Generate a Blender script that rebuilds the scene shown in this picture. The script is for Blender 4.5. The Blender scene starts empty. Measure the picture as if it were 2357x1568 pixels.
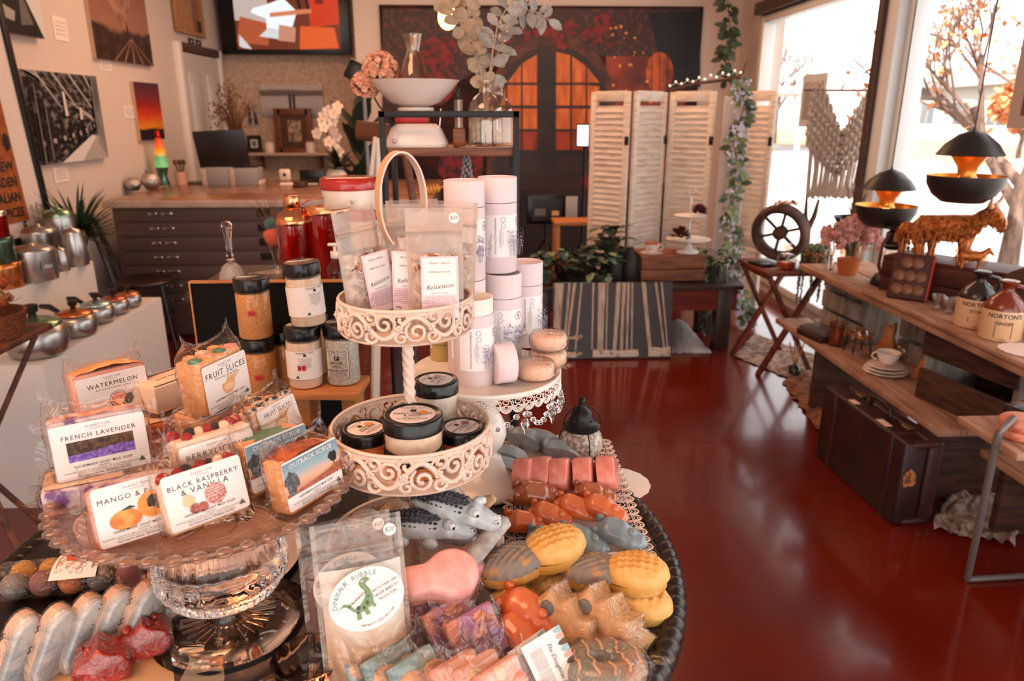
import bpy,bmesh,math,random
from math import sin,cos,pi,radians,sqrt,atan2
from mathutils import Matrix,Vector,noise as mnoise
SC=bpy.context.scene
COL=SC.collection
rnd=random.Random(7)
F_PX=1690.0;TH=radians(17.1);PH=radians(2.4);CAM_Z=1.5
_ct,_st,_cp,_sp=cos(TH),sin(TH),cos(PH),sin(PH)
def ray(x,y):
 u=(x-1178.5)/F_PX;v=(y-784)/F_PX
 fy=_ct-v*_st
 return Vector((u*_cp+fy*_sp,-u*_sp+fy*_cp,-_st-v*_ct))
def PT(x,y,t):return ray(x,y)*t+Vector((0,0,CAM_Z))
def PZ(x,y,z):d=ray(x,y);return PT(x,y,(z-CAM_Z)/d.z)
def PY(x,y,yy):d=ray(x,y);return PT(x,y,yy/d.y)
def PX(x,y,xx):d=ray(x,y);return PT(x,y,xx/d.x)
def V(*a):return Vector(a)
def T(x,y=None,z=None):
 return Matrix.Translation(x if y is None else(x,y,z))
def R(ax,deg):return Matrix.Rotation(radians(deg),4,ax)
def S(x,y=None,z=None):
 return Matrix.Diagonal((x,x if y is None else y,x if z is None else z,1))
UP=R('X',90)
def lin(c):
 r=[]
 for k in c[:3]:
  k=k/255.0
  r.append(k/12.92 if k<=.04045 else((k+.055)/1.055)**2.4)
 return(r[0],r[1],r[2],1.0)
_M={}
def mt(key,rgb=(200,200,200),rough=.5,metal=0.,coat=0.,n=None,bump=None,trans=0.,ior=1.45,emit=None,spec=.5,sss=0.,rn=None,tl=0.):
 """n = (rgb2, scale, lo, hi, stretch, detail) noise mixed colours; bump = (scale, strength, stretch)"""
 if key in _M:return _M[key]
 m=bpy.data.materials.new(key);m.use_nodes=True;_M[key]=m
 nt=m.node_tree;b=nt.nodes['Principled BSDF'];L=nt.links.new
 b.inputs['Base Color'].default_value=lin(rgb)
 b.inputs['Roughness'].default_value=rough
 b.inputs['Metallic'].default_value=metal
 b.inputs['IOR'].default_value=ior
 b.inputs['Specular IOR Level'].default_value=spec
 b.inputs['Coat Weight'].default_value=coat
 b.inputs['Coat Roughness'].default_value=.08
 b.inputs['Transmission Weight'].default_value=trans
 if sss:
  b.inputs['Subsurface Weight'].default_value=sss
  b.inputs['Subsurface Radius'].default_value=(.01,.006,.004)
 tc=None
 def coords(st):
  nonlocal tc
  if tc is None:tc=nt.nodes.new('ShaderNodeTexCoord')
  mp=nt.nodes.new('ShaderNodeMapping');L(tc.outputs['Object'],mp.inputs['Vector'])
  st=st if isinstance(st,(tuple,list))else(st,st,st)
  mp.inputs['Scale'].default_value=st
  return mp.outputs['Vector']
 if n:
  rgb2,sc,lo,hi,st,det=(list(n)+[None]*6)[:6]
  nz=nt.nodes.new('ShaderNodeTexNoise');nz.inputs['Scale'].default_value=sc
  nz.inputs['Detail'].default_value=4 if det is None else det
  L(coords(st or 1),nz.inputs['Vector'])
  rp=nt.nodes.new('ShaderNodeValToRGB');e=rp.color_ramp.elements
  e[0].position=.4 if lo is None else lo;e[1].position=.6 if hi is None else hi
  e[0].color=lin(rgb);e[1].color=lin(rgb2)
  L(nz.outputs['Fac'],rp.inputs['Fac']);L(rp.outputs['Color'],b.inputs['Base Color'])
  if rn:
   mr=nt.nodes.new('ShaderNodeMapRange');L(nz.outputs['Fac'],mr.inputs['Value'])
   mr.inputs['From Min'].default_value=.3;mr.inputs['From Max'].default_value=.7
   mr.inputs['To Min'].default_value=rn[0];mr.inputs['To Max'].default_value=rn[1]
   L(mr.outputs['Result'],b.inputs['Roughness'])
 if bump:
  sc,stg,st=(list(bump)+[None]*3)[:3]
  nz=nt.nodes.new('ShaderNodeTexNoise');nz.inputs['Scale'].default_value=sc;nz.inputs['Detail'].default_value=4
  L(coords(st or 1),nz.inputs['Vector'])
  bp=nt.nodes.new('ShaderNodeBump');bp.inputs['Strength'].default_value=stg;bp.inputs['Distance'].default_value=.01
  L(nz.outputs['Fac'],bp.inputs['Height']);L(bp.outputs['Normal'],b.inputs['Normal'])
 if tl:
  ts=nt.nodes.new('ShaderNodeBsdfTranslucent');ms=nt.nodes.new('ShaderNodeMixShader');ms.inputs[0].default_value=tl
  src=b.inputs['Base Color']
  if src.is_linked:L(src.links[0].from_socket,ts.inputs[0])
  else:ts.inputs[0].default_value=lin(rgb)
  L(b.outputs[0],ms.inputs[1]);L(ts.outputs[0],ms.inputs[2]);L(ms.outputs[0],nt.nodes['Material Output'].inputs[0])
 if emit:
  b.inputs['Emission Color'].default_value=lin(emit[0]);b.inputs['Emission Strength'].default_value=emit[1]
 return m
def ramp_mat(key,stops,axis='Z',size=1.,off=0.,rough=.5,noise=None,emit=0,rgb_noise=None):
 """printed picture: colour ramp along an object axis, disturbed by noise"""
 if key in _M:return _M[key]
 m=bpy.data.materials.new(key);m.use_nodes=True;_M[key]=m
 nt=m.node_tree;b=nt.nodes['Principled BSDF'];L=nt.links.new
 b.inputs['Roughness'].default_value=rough
 tc=nt.nodes.new('ShaderNodeTexCoord');sp=nt.nodes.new('ShaderNodeSeparateXYZ');L(tc.outputs['Object'],sp.inputs[0])
 a=nt.nodes.new('ShaderNodeMath');a.operation='MULTIPLY_ADD';L(sp.outputs[axis],a.inputs[0]);a.inputs[1].default_value=1/size;a.inputs[2].default_value=off
 v=a.outputs[0]
 if noise:
  mp=nt.nodes.new('ShaderNodeMapping');L(tc.outputs['Object'],mp.inputs['Vector']);mp.inputs['Scale'].default_value=noise[2]if len(noise)>2 else(1,1,1)
  nz=nt.nodes.new('ShaderNodeTexNoise');nz.inputs['Scale'].default_value=noise[0];nz.inputs['Detail'].default_value=5;L(mp.outputs[0],nz.inputs['Vector'])
  c=nt.nodes.new('ShaderNodeMath');c.operation='MULTIPLY_ADD';L(nz.outputs['Fac'],c.inputs[0]);c.inputs[1].default_value=noise[1];L(v,c.inputs[2])
  d=nt.nodes.new('ShaderNodeMath');d.operation='SUBTRACT';L(c.outputs[0],d.inputs[0]);d.inputs[1].default_value=noise[1]/2;v=d.outputs[0]
 rp=nt.nodes.new('ShaderNodeValToRGB');els=rp.color_ramp.elements
 while len(els)>1:els.remove(els[-1])
 els[0].position=stops[0][0];els[0].color=lin(stops[0][1])
 for p,c in stops[1:]:
  e=els.new(p);e.color=lin(c)
 L(v,rp.inputs['Fac']);L(rp.outputs['Color'],b.inputs['Base Color'])
 return m
def film(key,tint=(255,250,245),k=1.0,base=.03,rough=.08,bump=(60,.6),haze=0.,hazecol=(255,240,230)):
 """clear plastic film / thin clear glass: transparent with fresnel gloss"""
 if key in _M:return _M[key]
 m=bpy.data.materials.new(key);m.use_nodes=True;_M[key]=m
 nt=m.node_tree;L=nt.links.new;nt.nodes.remove(nt.nodes['Principled BSDF'])
 out=nt.nodes['Material Output']
 tr=nt.nodes.new('ShaderNodeBsdfTransparent');tr.inputs['Color'].default_value=lin(tint)
 gl=nt.nodes.new('ShaderNodeBsdfGlossy');gl.inputs['Roughness'].default_value=rough
 fr=nt.nodes.new('ShaderNodeLayerWeight');fr.inputs['Blend'].default_value=.5
 pw=nt.nodes.new('ShaderNodeMath');pw.operation='POWER';L(fr.outputs['Facing'],pw.inputs[0]);pw.inputs[1].default_value=3.2
 a=nt.nodes.new('ShaderNodeMath');a.operation='MULTIPLY_ADD';a.use_clamp=True
 L(pw.outputs[0],a.inputs[0]);a.inputs[1].default_value=k*.75;a.inputs[2].default_value=base
 mx=nt.nodes.new('ShaderNodeMixShader');L(a.outputs[0],mx.inputs[0]);L(tr.outputs[0],mx.inputs[1]);L(gl.outputs[0],mx.inputs[2])
 last=mx
 if haze:
  df=nt.nodes.new('ShaderNodeBsdfDiffuse');df.inputs['Color'].default_value=lin(hazecol)
  m2=nt.nodes.new('ShaderNodeMixShader');m2.inputs[0].default_value=haze
  L(mx.outputs[0],m2.inputs[1]);L(df.outputs[0],m2.inputs[2]);last=m2
 L(last.outputs[0],out.inputs['Surface'])
 if bump:
  tc=nt.nodes.new('ShaderNodeTexCoord')
  nz=nt.nodes.new('ShaderNodeTexNoise');nz.inputs['Scale'].default_value=bump[0];nz.inputs['Detail'].default_value=2;nz.inputs['Distortion'].default_value=1.5
  L(tc.outputs['Object'],nz.inputs['Vector'])
  bp=nt.nodes.new('ShaderNodeBump');bp.inputs['Strength'].default_value=bump[1];bp.inputs['Distance'].default_value=.01
  L(nz.outputs['Fac'],bp.inputs['Height'])
  L(bp.outputs[0],gl.inputs['Normal']);L(bp.outputs[0],fr.inputs['Normal'])
 return m
_TXT={}
def _text_mesh(body,shear,off,spacing):
 k=(body,shear,off,spacing)
 if k in _TXT:return _TXT[k]
 cu=bpy.data.curves.new('t','FONT');cu.body=body;cu.size=1;cu.shear=shear;cu.offset=off;cu.resolution_u=2
 cu.space_character=spacing
 cu.align_x='CENTER';cu.align_y='CENTER'
 ob=bpy.data.objects.new('t',cu)
 me=ob.to_mesh()
 vs=[v.co.copy()for v in me.vertices];fs=[tuple(p.vertices)for p in me.polygons]
 ob.to_mesh_clear();bpy.data.objects.remove(ob);bpy.data.curves.remove(cu)
 if vs:
  x0=min(v.x for v in vs);x1=max(v.x for v in vs);y0=min(v.y for v in vs);y1=max(v.y for v in vs)
 else:x0=y0=0;x1=y1=1
 _TXT[k]=(vs,fs,x0,x1,y0,y1)
 return _TXT[k]
class MB:
 def __init__(s):s.v=[];s.f=[];s.mi=[];s.sm=[];s.mats=[]
 def slot(s,m):
  for i,k in enumerate(s.mats):
   if k is m:return i
  s.mats.append(m);return len(s.mats)-1
 def add(s,vs,fs,m,sm=False,M=None):
  b=len(s.v);i=s.slot(m)
  if M is not None:vs=[M@Vector(v)for v in vs]
  else:vs=[Vector(v)for v in vs]
  s.v+=vs
  for f in fs:
   s.f.append(tuple(b+k for k in f));s.mi.append(i);s.sm.append(sm)
  return s
 def join(s,o,M=None):
  b=len(s.v);s.v+=[(M@v if M is not None else v.copy())for v in o.v]
  mp=[s.slot(m)for m in o.mats]
  for f,i,k in zip(o.f,o.mi,o.sm):s.f.append(tuple(b+q for q in f));s.mi.append(mp[i]);s.sm.append(k)
  return s
 def xf(s,M):s.v=[M@v for v in s.v];return s
 def warp(s,fn):s.v=[Vector(fn(v))for v in s.v];return s
 def box(s,c,d,m,b=0.,seg=2,M=None):
  x,y,z=d[0]/2,d[1]/2,d[2]/2
  vs=[(-x,-y,-z),(x,-y,-z),(x,y,-z),(-x,y,-z),(-x,-y,z),(x,-y,z),(x,y,z),(-x,y,z)]
  fs=[(0,3,2,1),(4,5,6,7),(0,1,5,4),(1,2,6,5),(2,3,7,6),(3,0,4,7)]
  A=T(*c);A=(M@A)if M is not None else A
  if b<=0:return s.add(vs,fs,m,False,A)
  bm=bmesh.new();vv=[bm.verts.new(v)for v in vs]
  for f in fs:bm.faces.new([vv[i]for i in f])
  bmesh.ops.bevel(bm,geom=list(bm.edges),offset=min(b,x*.98,y*.98,z*.98),segments=seg,affect='EDGES',profile=.5)
  bm.verts.index_update()
  s.add([v.co for v in bm.verts],[[v.index for v in f.verts]for f in bm.faces],m,True,A);bm.free()
  return s
 def beam(s,p,q,w,h,m,up=(0,0,1),b=0.):
  p,q=Vector(p),Vector(q);d=(q-p);l=d.length;d.normalize()
  u=Vector(up);x=d.cross(u)
  if x.length<1e-4:x=d.cross(Vector((1,0,0)))
  x.normalize();u=x.cross(d)
  M=Matrix((x,d,u)).transposed().to_4x4();M.translation=(p+q)/2
  return s.box((0,0,0),(w,l,h),m,b,M=M)
 def lathe(s,prof,n,m,M=None,sm=True,rib=None,ang=2*pi,close_top=False):
  vs=[];k=len(prof);full=abs(ang-2*pi)<1e-6;nn=n if full else n+1
  for i in range(nn):
   a=ang*i/n
   for j,(r,z)in enumerate(prof):
    rr=r*(1+(rib(a,j/max(1,k-1))if rib else 0))
    vs.append((rr*cos(a),rr*sin(a),z))
  fs=[]
  for i in range(n):
   i2=(i+1)%nn
   for j in range(k-1):
    if prof[j][0]<1e-7 and prof[j+1][0]<1e-7:continue
    if prof[j][0]<1e-7:fs.append((i*k+j,i2*k+j+1,i*k+j+1))
    elif prof[j+1][0]<1e-7:fs.append((i*k+j,i2*k+j,i*k+j+1))
    else:fs.append((i*k+j,i2*k+j,i2*k+j+1,i*k+j+1))
  return s.add(vs,fs,m,sm,M)
 def cyl(s,c,r,h,m,n=24,b=None,M=None):
  b=min(r,h)*.06 if b is None else b
  p=[(0,0),(r-b,0),(r,b),(r,h-b),(r-b,h),(0,h)]if b>0 else[(0,0),(r,0),(r,h),(0,h)]
  A=T(*c);return s.lathe(p,n,m,(M@A)if M is not None else A)
 def tube(s,pts,r,m,n=6,closed=False,M=None,flat=1.,sm=True):
  pts=[Vector(p)for p in pts];k=len(pts)
  rr=r if isinstance(r,(list,tuple))else[r]*k
  vs=[];up=None
  for i,p in enumerate(pts):
   a=pts[(i-1)%k]if(closed or i>0)else p
   b=pts[(i+1)%k]if(closed or i<k-1)else p
   d=(b-a)
   d=d.normalized()if d.length>1e-9 else Vector((0,0,1))
   if up is None:
    up=Vector((0,0,1))if abs(d.z)<.9 else Vector((0,1,0))
   x=d.cross(up)
   if x.length<1e-5:x=d.cross(Vector((1,.3,0)))
   x.normalize();up=x.cross(d).normalized()
   for j in range(n):
    t=2*pi*j/n
    vs.append(p+x*(rr[i]*cos(t))+up*(rr[i]*flat*sin(t)))
  fs=[]
  for i in range(k if closed else k-1):
   i2=(i+1)%k
   for j in range(n):fs.append((i*n+j,i2*n+j,i2*n+(j+1)%n,i*n+(j+1)%n)[::-1])
  if not closed:fs+=[tuple(range(n)),tuple((k-1)*n+j for j in range(n))[::-1]]
  return s.add(vs,fs,m,sm,M)
 def ball(s,c,r,m,n=12,M=None,fn=None,k=None):
  r=r if isinstance(r,(tuple,list))else(r,r,r)
  k=k or max(5,n*2//3);vs=[];fs=[]
  for j in range(1,k):
   for i in range(n):
    a=2*pi*i/n;b=pi*j/k
    d=Vector((sin(b)*cos(a),sin(b)*sin(a),cos(b)))
    q=fn(d)if fn else 1.
    vs.append((c[0]+d.x*r[0]*q,c[1]+d.y*r[1]*q,c[2]+d.z*r[2]*q))
  q0=fn(Vector((0,0,1)))if fn else 1.;q1=fn(Vector((0,0,-1)))if fn else 1.
  vs+=[(c[0],c[1],c[2]+r[2]*q0),(c[0],c[1],c[2]-r[2]*q1)]
  tp,bt=len(vs)-2,len(vs)-1
  for i in range(n):
   i2=(i+1)%n;fs.append((tp,i,i2));fs.append((bt,(k-2)*n+i2,(k-2)*n+i))
   for j in range(k-2):fs.append((j*n+i,(j+1)*n+i,(j+1)*n+i2,j*n+i2))
  return s.add(vs,fs,m,True,M)
 def prism(s,pts,h,m,M=None,b=0.,sm=False):
  """outline in xy, extruded from z=0 to h; b rounds the top edge inwards"""
  n=len(pts);vs=[];cx=sum(p[0]for p in pts)/n;cy=sum(p[1]for p in pts)/n
  rings=[(0,1.)]if b==0 else[(0,1.),(h-b,1.),(h-b*.3,1-.5*b/max(1e-6,max(abs(p[0]-cx)+abs(p[1]-cy)for p in pts)))]
  rings.append((h,1.if b==0 else 1-1.6*b/max(1e-6,max(abs(p[0]-cx)+abs(p[1]-cy)for p in pts))))
  for z,q in rings:vs+=[(cx+(p[0]-cx)*q,cy+(p[1]-cy)*q,z)for p in pts]
  k=len(rings);fs=[tuple(range(n))[::-1],tuple((k-1)*n+i for i in range(n))]
  for j in range(k-1):
   for i in range(n):fs.append((j*n+i,j*n+(i+1)%n,(j+1)*n+(i+1)%n,(j+1)*n+i))
  return s.add(vs,fs,m,sm or b>0,M)
 def grid(s,fn,nu,nv,m,cu=False,cv=False,sm=True,M=None):
  vs=[];a=nu if cu else nu+1;c=nv if cv else nv+1
  for i in range(a):
   for j in range(c):vs.append(fn(i/nu,j/nv))
  fs=[]
  for i in range(nu):
   for j in range(nv):
    i2,j2=(i+1)%a,(j+1)%c
    fs.append((i*c+j,i2*c+j,i2*c+j2,i*c+j2))
  return s.add(vs,fs,m,sm,M)
 def poly(s,pts,m,z=0.,M=None):
  return s.add([(p[0],p[1],z if len(p)<3 else p[2])for p in pts],[tuple(range(len(pts)))],m,False,M)
 def text(s,body,x,y,m,h=None,w=None,z=0.,shear=0.,off=0.,al='c',M=None,rot=0,sp=1.):
  vs,fs,x0,x1,y0,y1=_text_mesh(body,shear,off,sp)
  k=(w/(x1-x0))if w else(h/.7)
  cx=(x0+x1)/2 if al=='c' else x0
  A=T(x,y,z)@R('Z',rot)@S(k)@T(-cx,-(y0+y1)/2 if w or True else 0,0)
  if M is not None:A=M@A
  return s.add(vs,fs,m,False,A)
 def bend(s,rad,y0=0.):
  """plane x-right z-up facing -y wrapped on a cylinder of radius rad about the z axis"""
  o=[]
  for v in s.v:
   a=v.x/rad;q=rad-v.y
   o.append(Vector((q*sin(a),-q*cos(a),v.z)))
  s.v=o;return s
 def build(s,name,parent=None,loc=None,rot=None,M=None,sharp=73):
  me=bpy.data.meshes.new(name);me.from_pydata([tuple(v)for v in s.v],[],s.f)
  for m in s.mats:me.materials.append(m)
  me.polygons.foreach_set('material_index',s.mi);me.polygons.foreach_set('use_smooth',s.sm)
  me.update()
  if any(s.sm)and sharp:me.set_sharp_from_angle(angle=radians(sharp))
  o=bpy.data.objects.new(name,me);COL.objects.link(o)
  if parent is not None:o.parent=parent
  if M is not None:o.matrix_local=M
  else:
   if loc is not None:o.location=loc
   if rot is not None:o.rotation_euler=[radians(a)for a in rot]
  return o
def tag(o,label,cat,group=None,kind=None):
 o['label']=label;o['category']=cat
 if group:o['group']=group
 if kind:o['kind']=kind
 return o
def thing(name,label,cat,loc=(0,0,0),rz=0,group=None,rot=None,M=None,scale=None):
 o=bpy.data.objects.new(name,None);o.empty_display_size=.05;COL.objects.link(o)
 if M is not None:o.matrix_world=M
 else:
  o.location=loc;o.rotation_euler=[radians(a)for a in(rot or(0,0,rz))]
  if scale:o.scale=(scale,scale,scale)
 return tag(o,label,cat,group)
def struct(o):o['kind']='structure';return o
def plab(o,label):o['label']=label;return o
def dup(root,label=None,loc=None,rot=None,M=None,group=None,scale=None):
 r=root.copy();COL.objects.link(r)
 if M is not None:r.matrix_world=M
 else:
  if loc is not None:r.location=loc
  if rot is not None:r.rotation_euler=[radians(a)for a in rot]
  if scale is not None:r.scale=(scale,)*3
 if label:r['label']=label
 if group:r['group']=group
 for ch in root.children:
  c=ch.copy();COL.objects.link(c);c.parent=r
  for g in ch.children:
   d=g.copy();COL.objects.link(d);d.parent=c
 return r
def lerp(a,b,t):return a+(b-a)*t
def circ(n,r=1.,cx=0.,cy=0.,ry=None,a0=0.,a1=2*pi):
 full=abs(a1-a0-2*pi)<1e-6
 return[(cx+r*cos(a0+(a1-a0)*i/(n if full else n-1)),cy+(r if ry is None else ry)*sin(a0+(a1-a0)*i/(n if full else n-1)))for i in range(n)]
def rrect(w,h,r,n=4):
 o=[]
 for cx,cy,a in((w/2-r,h/2-r,0),(-w/2+r,h/2-r,90),(-w/2+r,-h/2+r,180),(w/2-r,-h/2+r,270)):
  for i in range(n+1):
   t=radians(a+90*i/n);o.append((cx+r*cos(t),cy+r*sin(t)))
 return o
def spiral(cx,cy,r0,r1,a0,turns,n=18):
 return[(cx+lerp(r0,r1,i/n)*cos(radians(a0)+2*pi*turns*i/n),cy+lerp(r0,r1,i/n)*sin(radians(a0)+2*pi*turns*i/n))for i in range(n+1)]
def nz(v,sc=1.,seed=0):return mnoise.noise(Vector((v[0]*sc+seed,v[1]*sc+seed*1.7,v[2]*sc-seed)))
def leaf(mb,p,d,L,W,m,up=(0,0,1),curl=.15,rd=False):
 """one curved leaf from p along d"""
 p=Vector(p);d=Vector(d).normalized();x=d.cross(Vector(up))
 if x.length<1e-3:x=d.cross(Vector((1,0,.2)))
 x.normalize();u=x.cross(d)
 st=((0,.06),(.25,.75),(.55,1.),(.8,.7),(1,.05))if not rd else((0,.1),(.2,.8),(.5,1.),(.8,.8),(1,.25))
 vs=[];fs=[]
 for t,w in st:
  c=p+d*(L*t)-u*(curl*L*t*t)
  vs+=[c-x*(W*w/2)+u*(.12*W*w),c,c+x*(W*w/2)+u*(.12*W*w)]
 for i in range(len(st)-1):
  a=i*3;fs+=[(a,a+1,a+4,a+3),(a+1,a+2,a+5,a+4)]
 mb.add(vs,fs,m,True)
WHITE=mt('white_paint',(232,222,214),.45)
INK=mt('black_ink',(28,24,24),.6)
BLACK=mt('black_plastic',(16,13,13),.3)
BLACKM=mt('black_metal',(24,20,20),.4,metal=.3)
CHROME=mt('bright_metal',(225,215,205),.18,metal=1.)
GLASS=mt('clear_glass',(255,250,246),.02,trans=1.,ior=1.45)
THIN=film('thin_clear_glass',(250,246,242),1.1,.02,.04,None)
XL,XR,YB,ZC=-2.65,2.5,8.3,3.0
m_floor=mt('polished_red_concrete',(112,27,11),.2,n=((76,13,6),1.6,.25,.8,None,8),bump=(7,.03),rn=(.1,.24),coat=.25)
m_wall=mt('painted_wall',(214,196,184),.75,bump=(90,.05))
m_stone=mt('rough_render_wall',(222,194,170),.9,n=((190,156,130),26,.3,.7),bump=(30,.9))
m_dark=mt('dark_trim',(74,50,40),.5)
m_frame=mt('white_window_frame',(226,226,224),.4)
yj=PZ(1740,1018,0).y
mb=MB();mb.box((-.07,(yj-3)/2,-.05),(XR-XL+1,yj+3-.004,.1),m_floor)
mb.box((-.07,(yj+YB)/2,-.05),(XR-XL+1,YB-yj-.002,.1),m_floor)
mb.box((-.07,yj,-.053),(XR-XL,.02,.1),INK)
struct(mb.build('floor'))
mb=MB();mb.box((-.07,2.6,ZC+.05),(XR-XL+1,12,.1),mt('ceiling_white',(220,210,202),.8));struct(mb.build('ceiling'))
mb=MB();mb.box((XL-.1,2.65,1.5),(.2,11.7,3),m_wall);struct(mb.build('wall_left'))
mb=MB();mb.box((-1.8,YB+.1,1.5),(1.7,.2,3),m_stone);struct(mb.build('wall_recess'))
xb=PY(815,60,7.45).x
mb=MB();mb.box(((xb+XR+.3)/2,7.9,1.5),(XR+.3-xb,.9,3),m_wall);struct(mb.build('wall_back'))
HEAD=2.32
mb=MB();mb.box((XR+.1,7.2,1.5),(.2,.62,3),m_wall)
mb.box((XR+.1,1.85,(HEAD+3)/2),(.2,10.1,3-HEAD),m_wall)
mb.box((XR+.06,1.85,.04),(.12,10.1,.08),m_wall);struct(mb.build('wall_right'))
def window(n,y0,y1):
 mb=MB();z0,z1=.08,HEAD
 for y in(y0+.035,y1-.035):mb.box((XR+.03,y,(z0+z1)/2),(.11,.07,z1-z0),m_frame,.006)
 for z in(z0+.03,z1-.03):mb.box((XR+.03,(y0+y1)/2,z),(.11,y1-y0-.14,.06),m_frame,.006)
 o=struct(mb.build('window_%d'%n))
 g=MB();g.box((XR+.05,(y0+y1)/2,(z0+z1)/2),(.006,y1-y0-.14,z1-z0-.12),film('window_pane',(252,254,255),.5,0,.02,None));g.build('pane',o)
window(1,4.68,6.88);window(2,1.6,4.5);window(3,-3.2,1.5)
mb=MB();mb.box((XR+.0,4.59,1.2),(.17,.18,2.24),m_frame,.008);mb.box((XR-.1,4.65,1.2),(.03,.06,2.24),m_dark,.004)
struct(mb.build('trim_1'))
mb=MB();mb.box((XR-.03,1.85,HEAD+.06),(.12,10.1,.1),m_dark,.01);struct(mb.build('trim_2'))
mb=MB();mb.box((XL+.012,2.5,.06),(.024,8.9,.12),WHITE,.004);struct(mb.build('baseboard_left'))
y0,y1,zt=7.0,7.96,2.03
m_door=mt('white_door_paint',(205,196,192),.35)
mb=MB();mb.box((XL+.02,(y0+y1)/2,zt/2),(.04,y1-y0,zt),m_door)
o=struct(mb.build('door_1'))
pm=MB()
for k,yy in enumerate((y0+.25,y1-.25)):
 for a,b in((.12,.7),(.85,1.9)):
  pts=rrect(.28,b-a,.05)if b<1 else rrect(.28,b-a-.06,.05)
  for q,dz in((1.,0),(.8,.008)):
   pm.prism([(p[0]*q,p[1]*q)for p in pts],.012+dz,m_door,T(XL+.04,yy,(a+b)/2)@R('Y',90)@R('Z',90),b=.006)
pm.build('door_panel',o)
hm=MB();hm.tube([(XL+.04,y1-.07,1.0),(XL+.09,y1-.07,1.0),(XL+.09,y1-.18,1.0)],.01,CHROME);hm.build('door_handle',o)
mb=MB()
for y in(y0-.04,y1+.04):mb.box((XL+.03,y,(zt+.08)/2),(.06,.08,zt+.08),WHITE,.006)
mb.box((XL+.03,(y0+y1)/2,zt+.045),(.06,y1-y0,.07),m_dark,.006)
struct(mb.build('trim_3'))
cam=bpy.data.cameras.new('camera');co=bpy.data.objects.new('camera',cam);COL.objects.link(co)
cam.sensor_width=36;cam.lens=F_PX/2357*36;cam.clip_start=.05;cam.clip_end=200
co.location=(0,0,CAM_Z);co.rotation_euler=(pi/2-TH,0,-PH)
cam.dof.use_dof=True;cam.dof.focus_distance=1.15;cam.dof.aperture_fstop=5.6
SC.camera=co
w=bpy.data.worlds.new('world');SC.world=w;w.use_nodes=True
bg=w.node_tree.nodes['Background'];bg.inputs[0].default_value=lin((250,247,246));bg.inputs[1].default_value=3.0
def light(kind,name,loc,energy,col,size=None,rot=(0,0,0),**k):
 l=bpy.data.lights.new(name,kind);l.energy=energy;l.color=lin(col)[:3]
 if kind=='AREA':
  l.shape='RECTANGLE';l.size,l.size_y=size
 elif size:l.shadow_soft_size=size
 for a,b in k.items():setattr(l,a,b)
 o=bpy.data.objects.new(name,l);COL.objects.link(o);o.location=loc;o.rotation_euler=[radians(a)for a in rot]
 return o
s=light('SUN','sun',(0,0,10),11,(255,244,230),rot=(20,-38,0));s.data.angle=.01
for i,(y,ly)in enumerate(((5.78,2.1),(3.05,2.8),(-.8,4.5))):
 p=light('AREA','window_portal',(XR+.2,y,1.2),1,(255,255,255),(2.3,ly),(0,90,0));p.data.cycles.is_portal=True
p=light('AREA','shopfront_portal',(0,-3.2,1.5),1,(255,255,255),(5.2,3),(90,0,0));p.data.cycles.is_portal=True
light('AREA','added_warm_fill',(-1.2,.5,2.95),40,(255,196,150),(1.6,1.2))  # unseen warm fill lamps, added under the ceiling to brighten the room
light('AREA','added_warm_fill',(-1.0,5.4,2.95),48,(255,196,150),(1.6,1.6))
light('AREA','added_warm_fill',(.9,5.6,2.95),30,(255,190,140),(1.2,1.2))
vs=SC.view_settings;SC.display_settings.display_device='sRGB';vs.view_transform='Standard';vs.look='None';vs.gamma=1;vs.use_curve_mapping=False;vs.exposure=.18
cy=SC.cycles;cy.use_denoising=True;cy.max_bounces=8;cy.diffuse_bounces=3;cy.glossy_bounces=4;cy.transmission_bounces=8;cy.transparent_max_bounces=24
cy.caustics_reflective=False;cy.caustics_refractive=False;cy.sample_clamp_indirect=6;cy.blur_glossy=.5
TZ=.85;TC=V(-.22,1.0,0);TR_=.516
m_tab=mt('dark_stained_wood',(15,8,6),.32,n=((44,20,12),9,.5,.9,(1,9,1),6),bump=(30,.15,(1,12,1)),coat=.2)
m_rim=mt('dark_carved_edge',(40,27,22),.3,n=((78,58,48),40,.5,.8),metal=.2)
t=thing('round_table','round dark wooden table with a rope carved edge carrying the bath products','table',(TC.x,TC.y,0))
mb=MB();mb.lathe([(0,TZ-.03),(TR_-.02,TZ-.03),(TR_-.02,TZ),(0,TZ)],72,m_tab,sm=False);mb.build('tabletop',t)
mb=MB()
def rim(u,v):
 a=2*pi*u;b=2*pi*v;q=.0145+.0045*abs(sin(a*68+b*1.1))**.7
 return((TR_-.014+q*cos(b))*cos(a),(TR_-.014+q*cos(b))*sin(a),TZ-.012+q*1.05*sin(b))
mb.grid(rim,960,12,m_rim,True,True);mb.build('carved_rim',t)
mb=MB();mb.lathe([(0,.06),(.16,.06),(.12,.1),(.06,.16),(.05,.35),(.085,.5),(.05,.62),(.06,.76),(.2,TZ-.031),(0,TZ-.031)],28,m_tab);mb.build('pedestal',t)
for k in range(3):
 mb=MB();a=2*pi*k/3+.5
 mb.tube([(.08*cos(a),.08*sin(a),.17),(.2*cos(a),.2*sin(a),.13),(.33*cos(a),.33*sin(a),.035),(.38*cos(a),.38*sin(a),.03)],[.035,.03,.024,.028],m_tab,8);mb.build('foot',t)
m_iron=mt('cream_enamelled_iron',(226,196,176),.45,bump=(80,.1))
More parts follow.
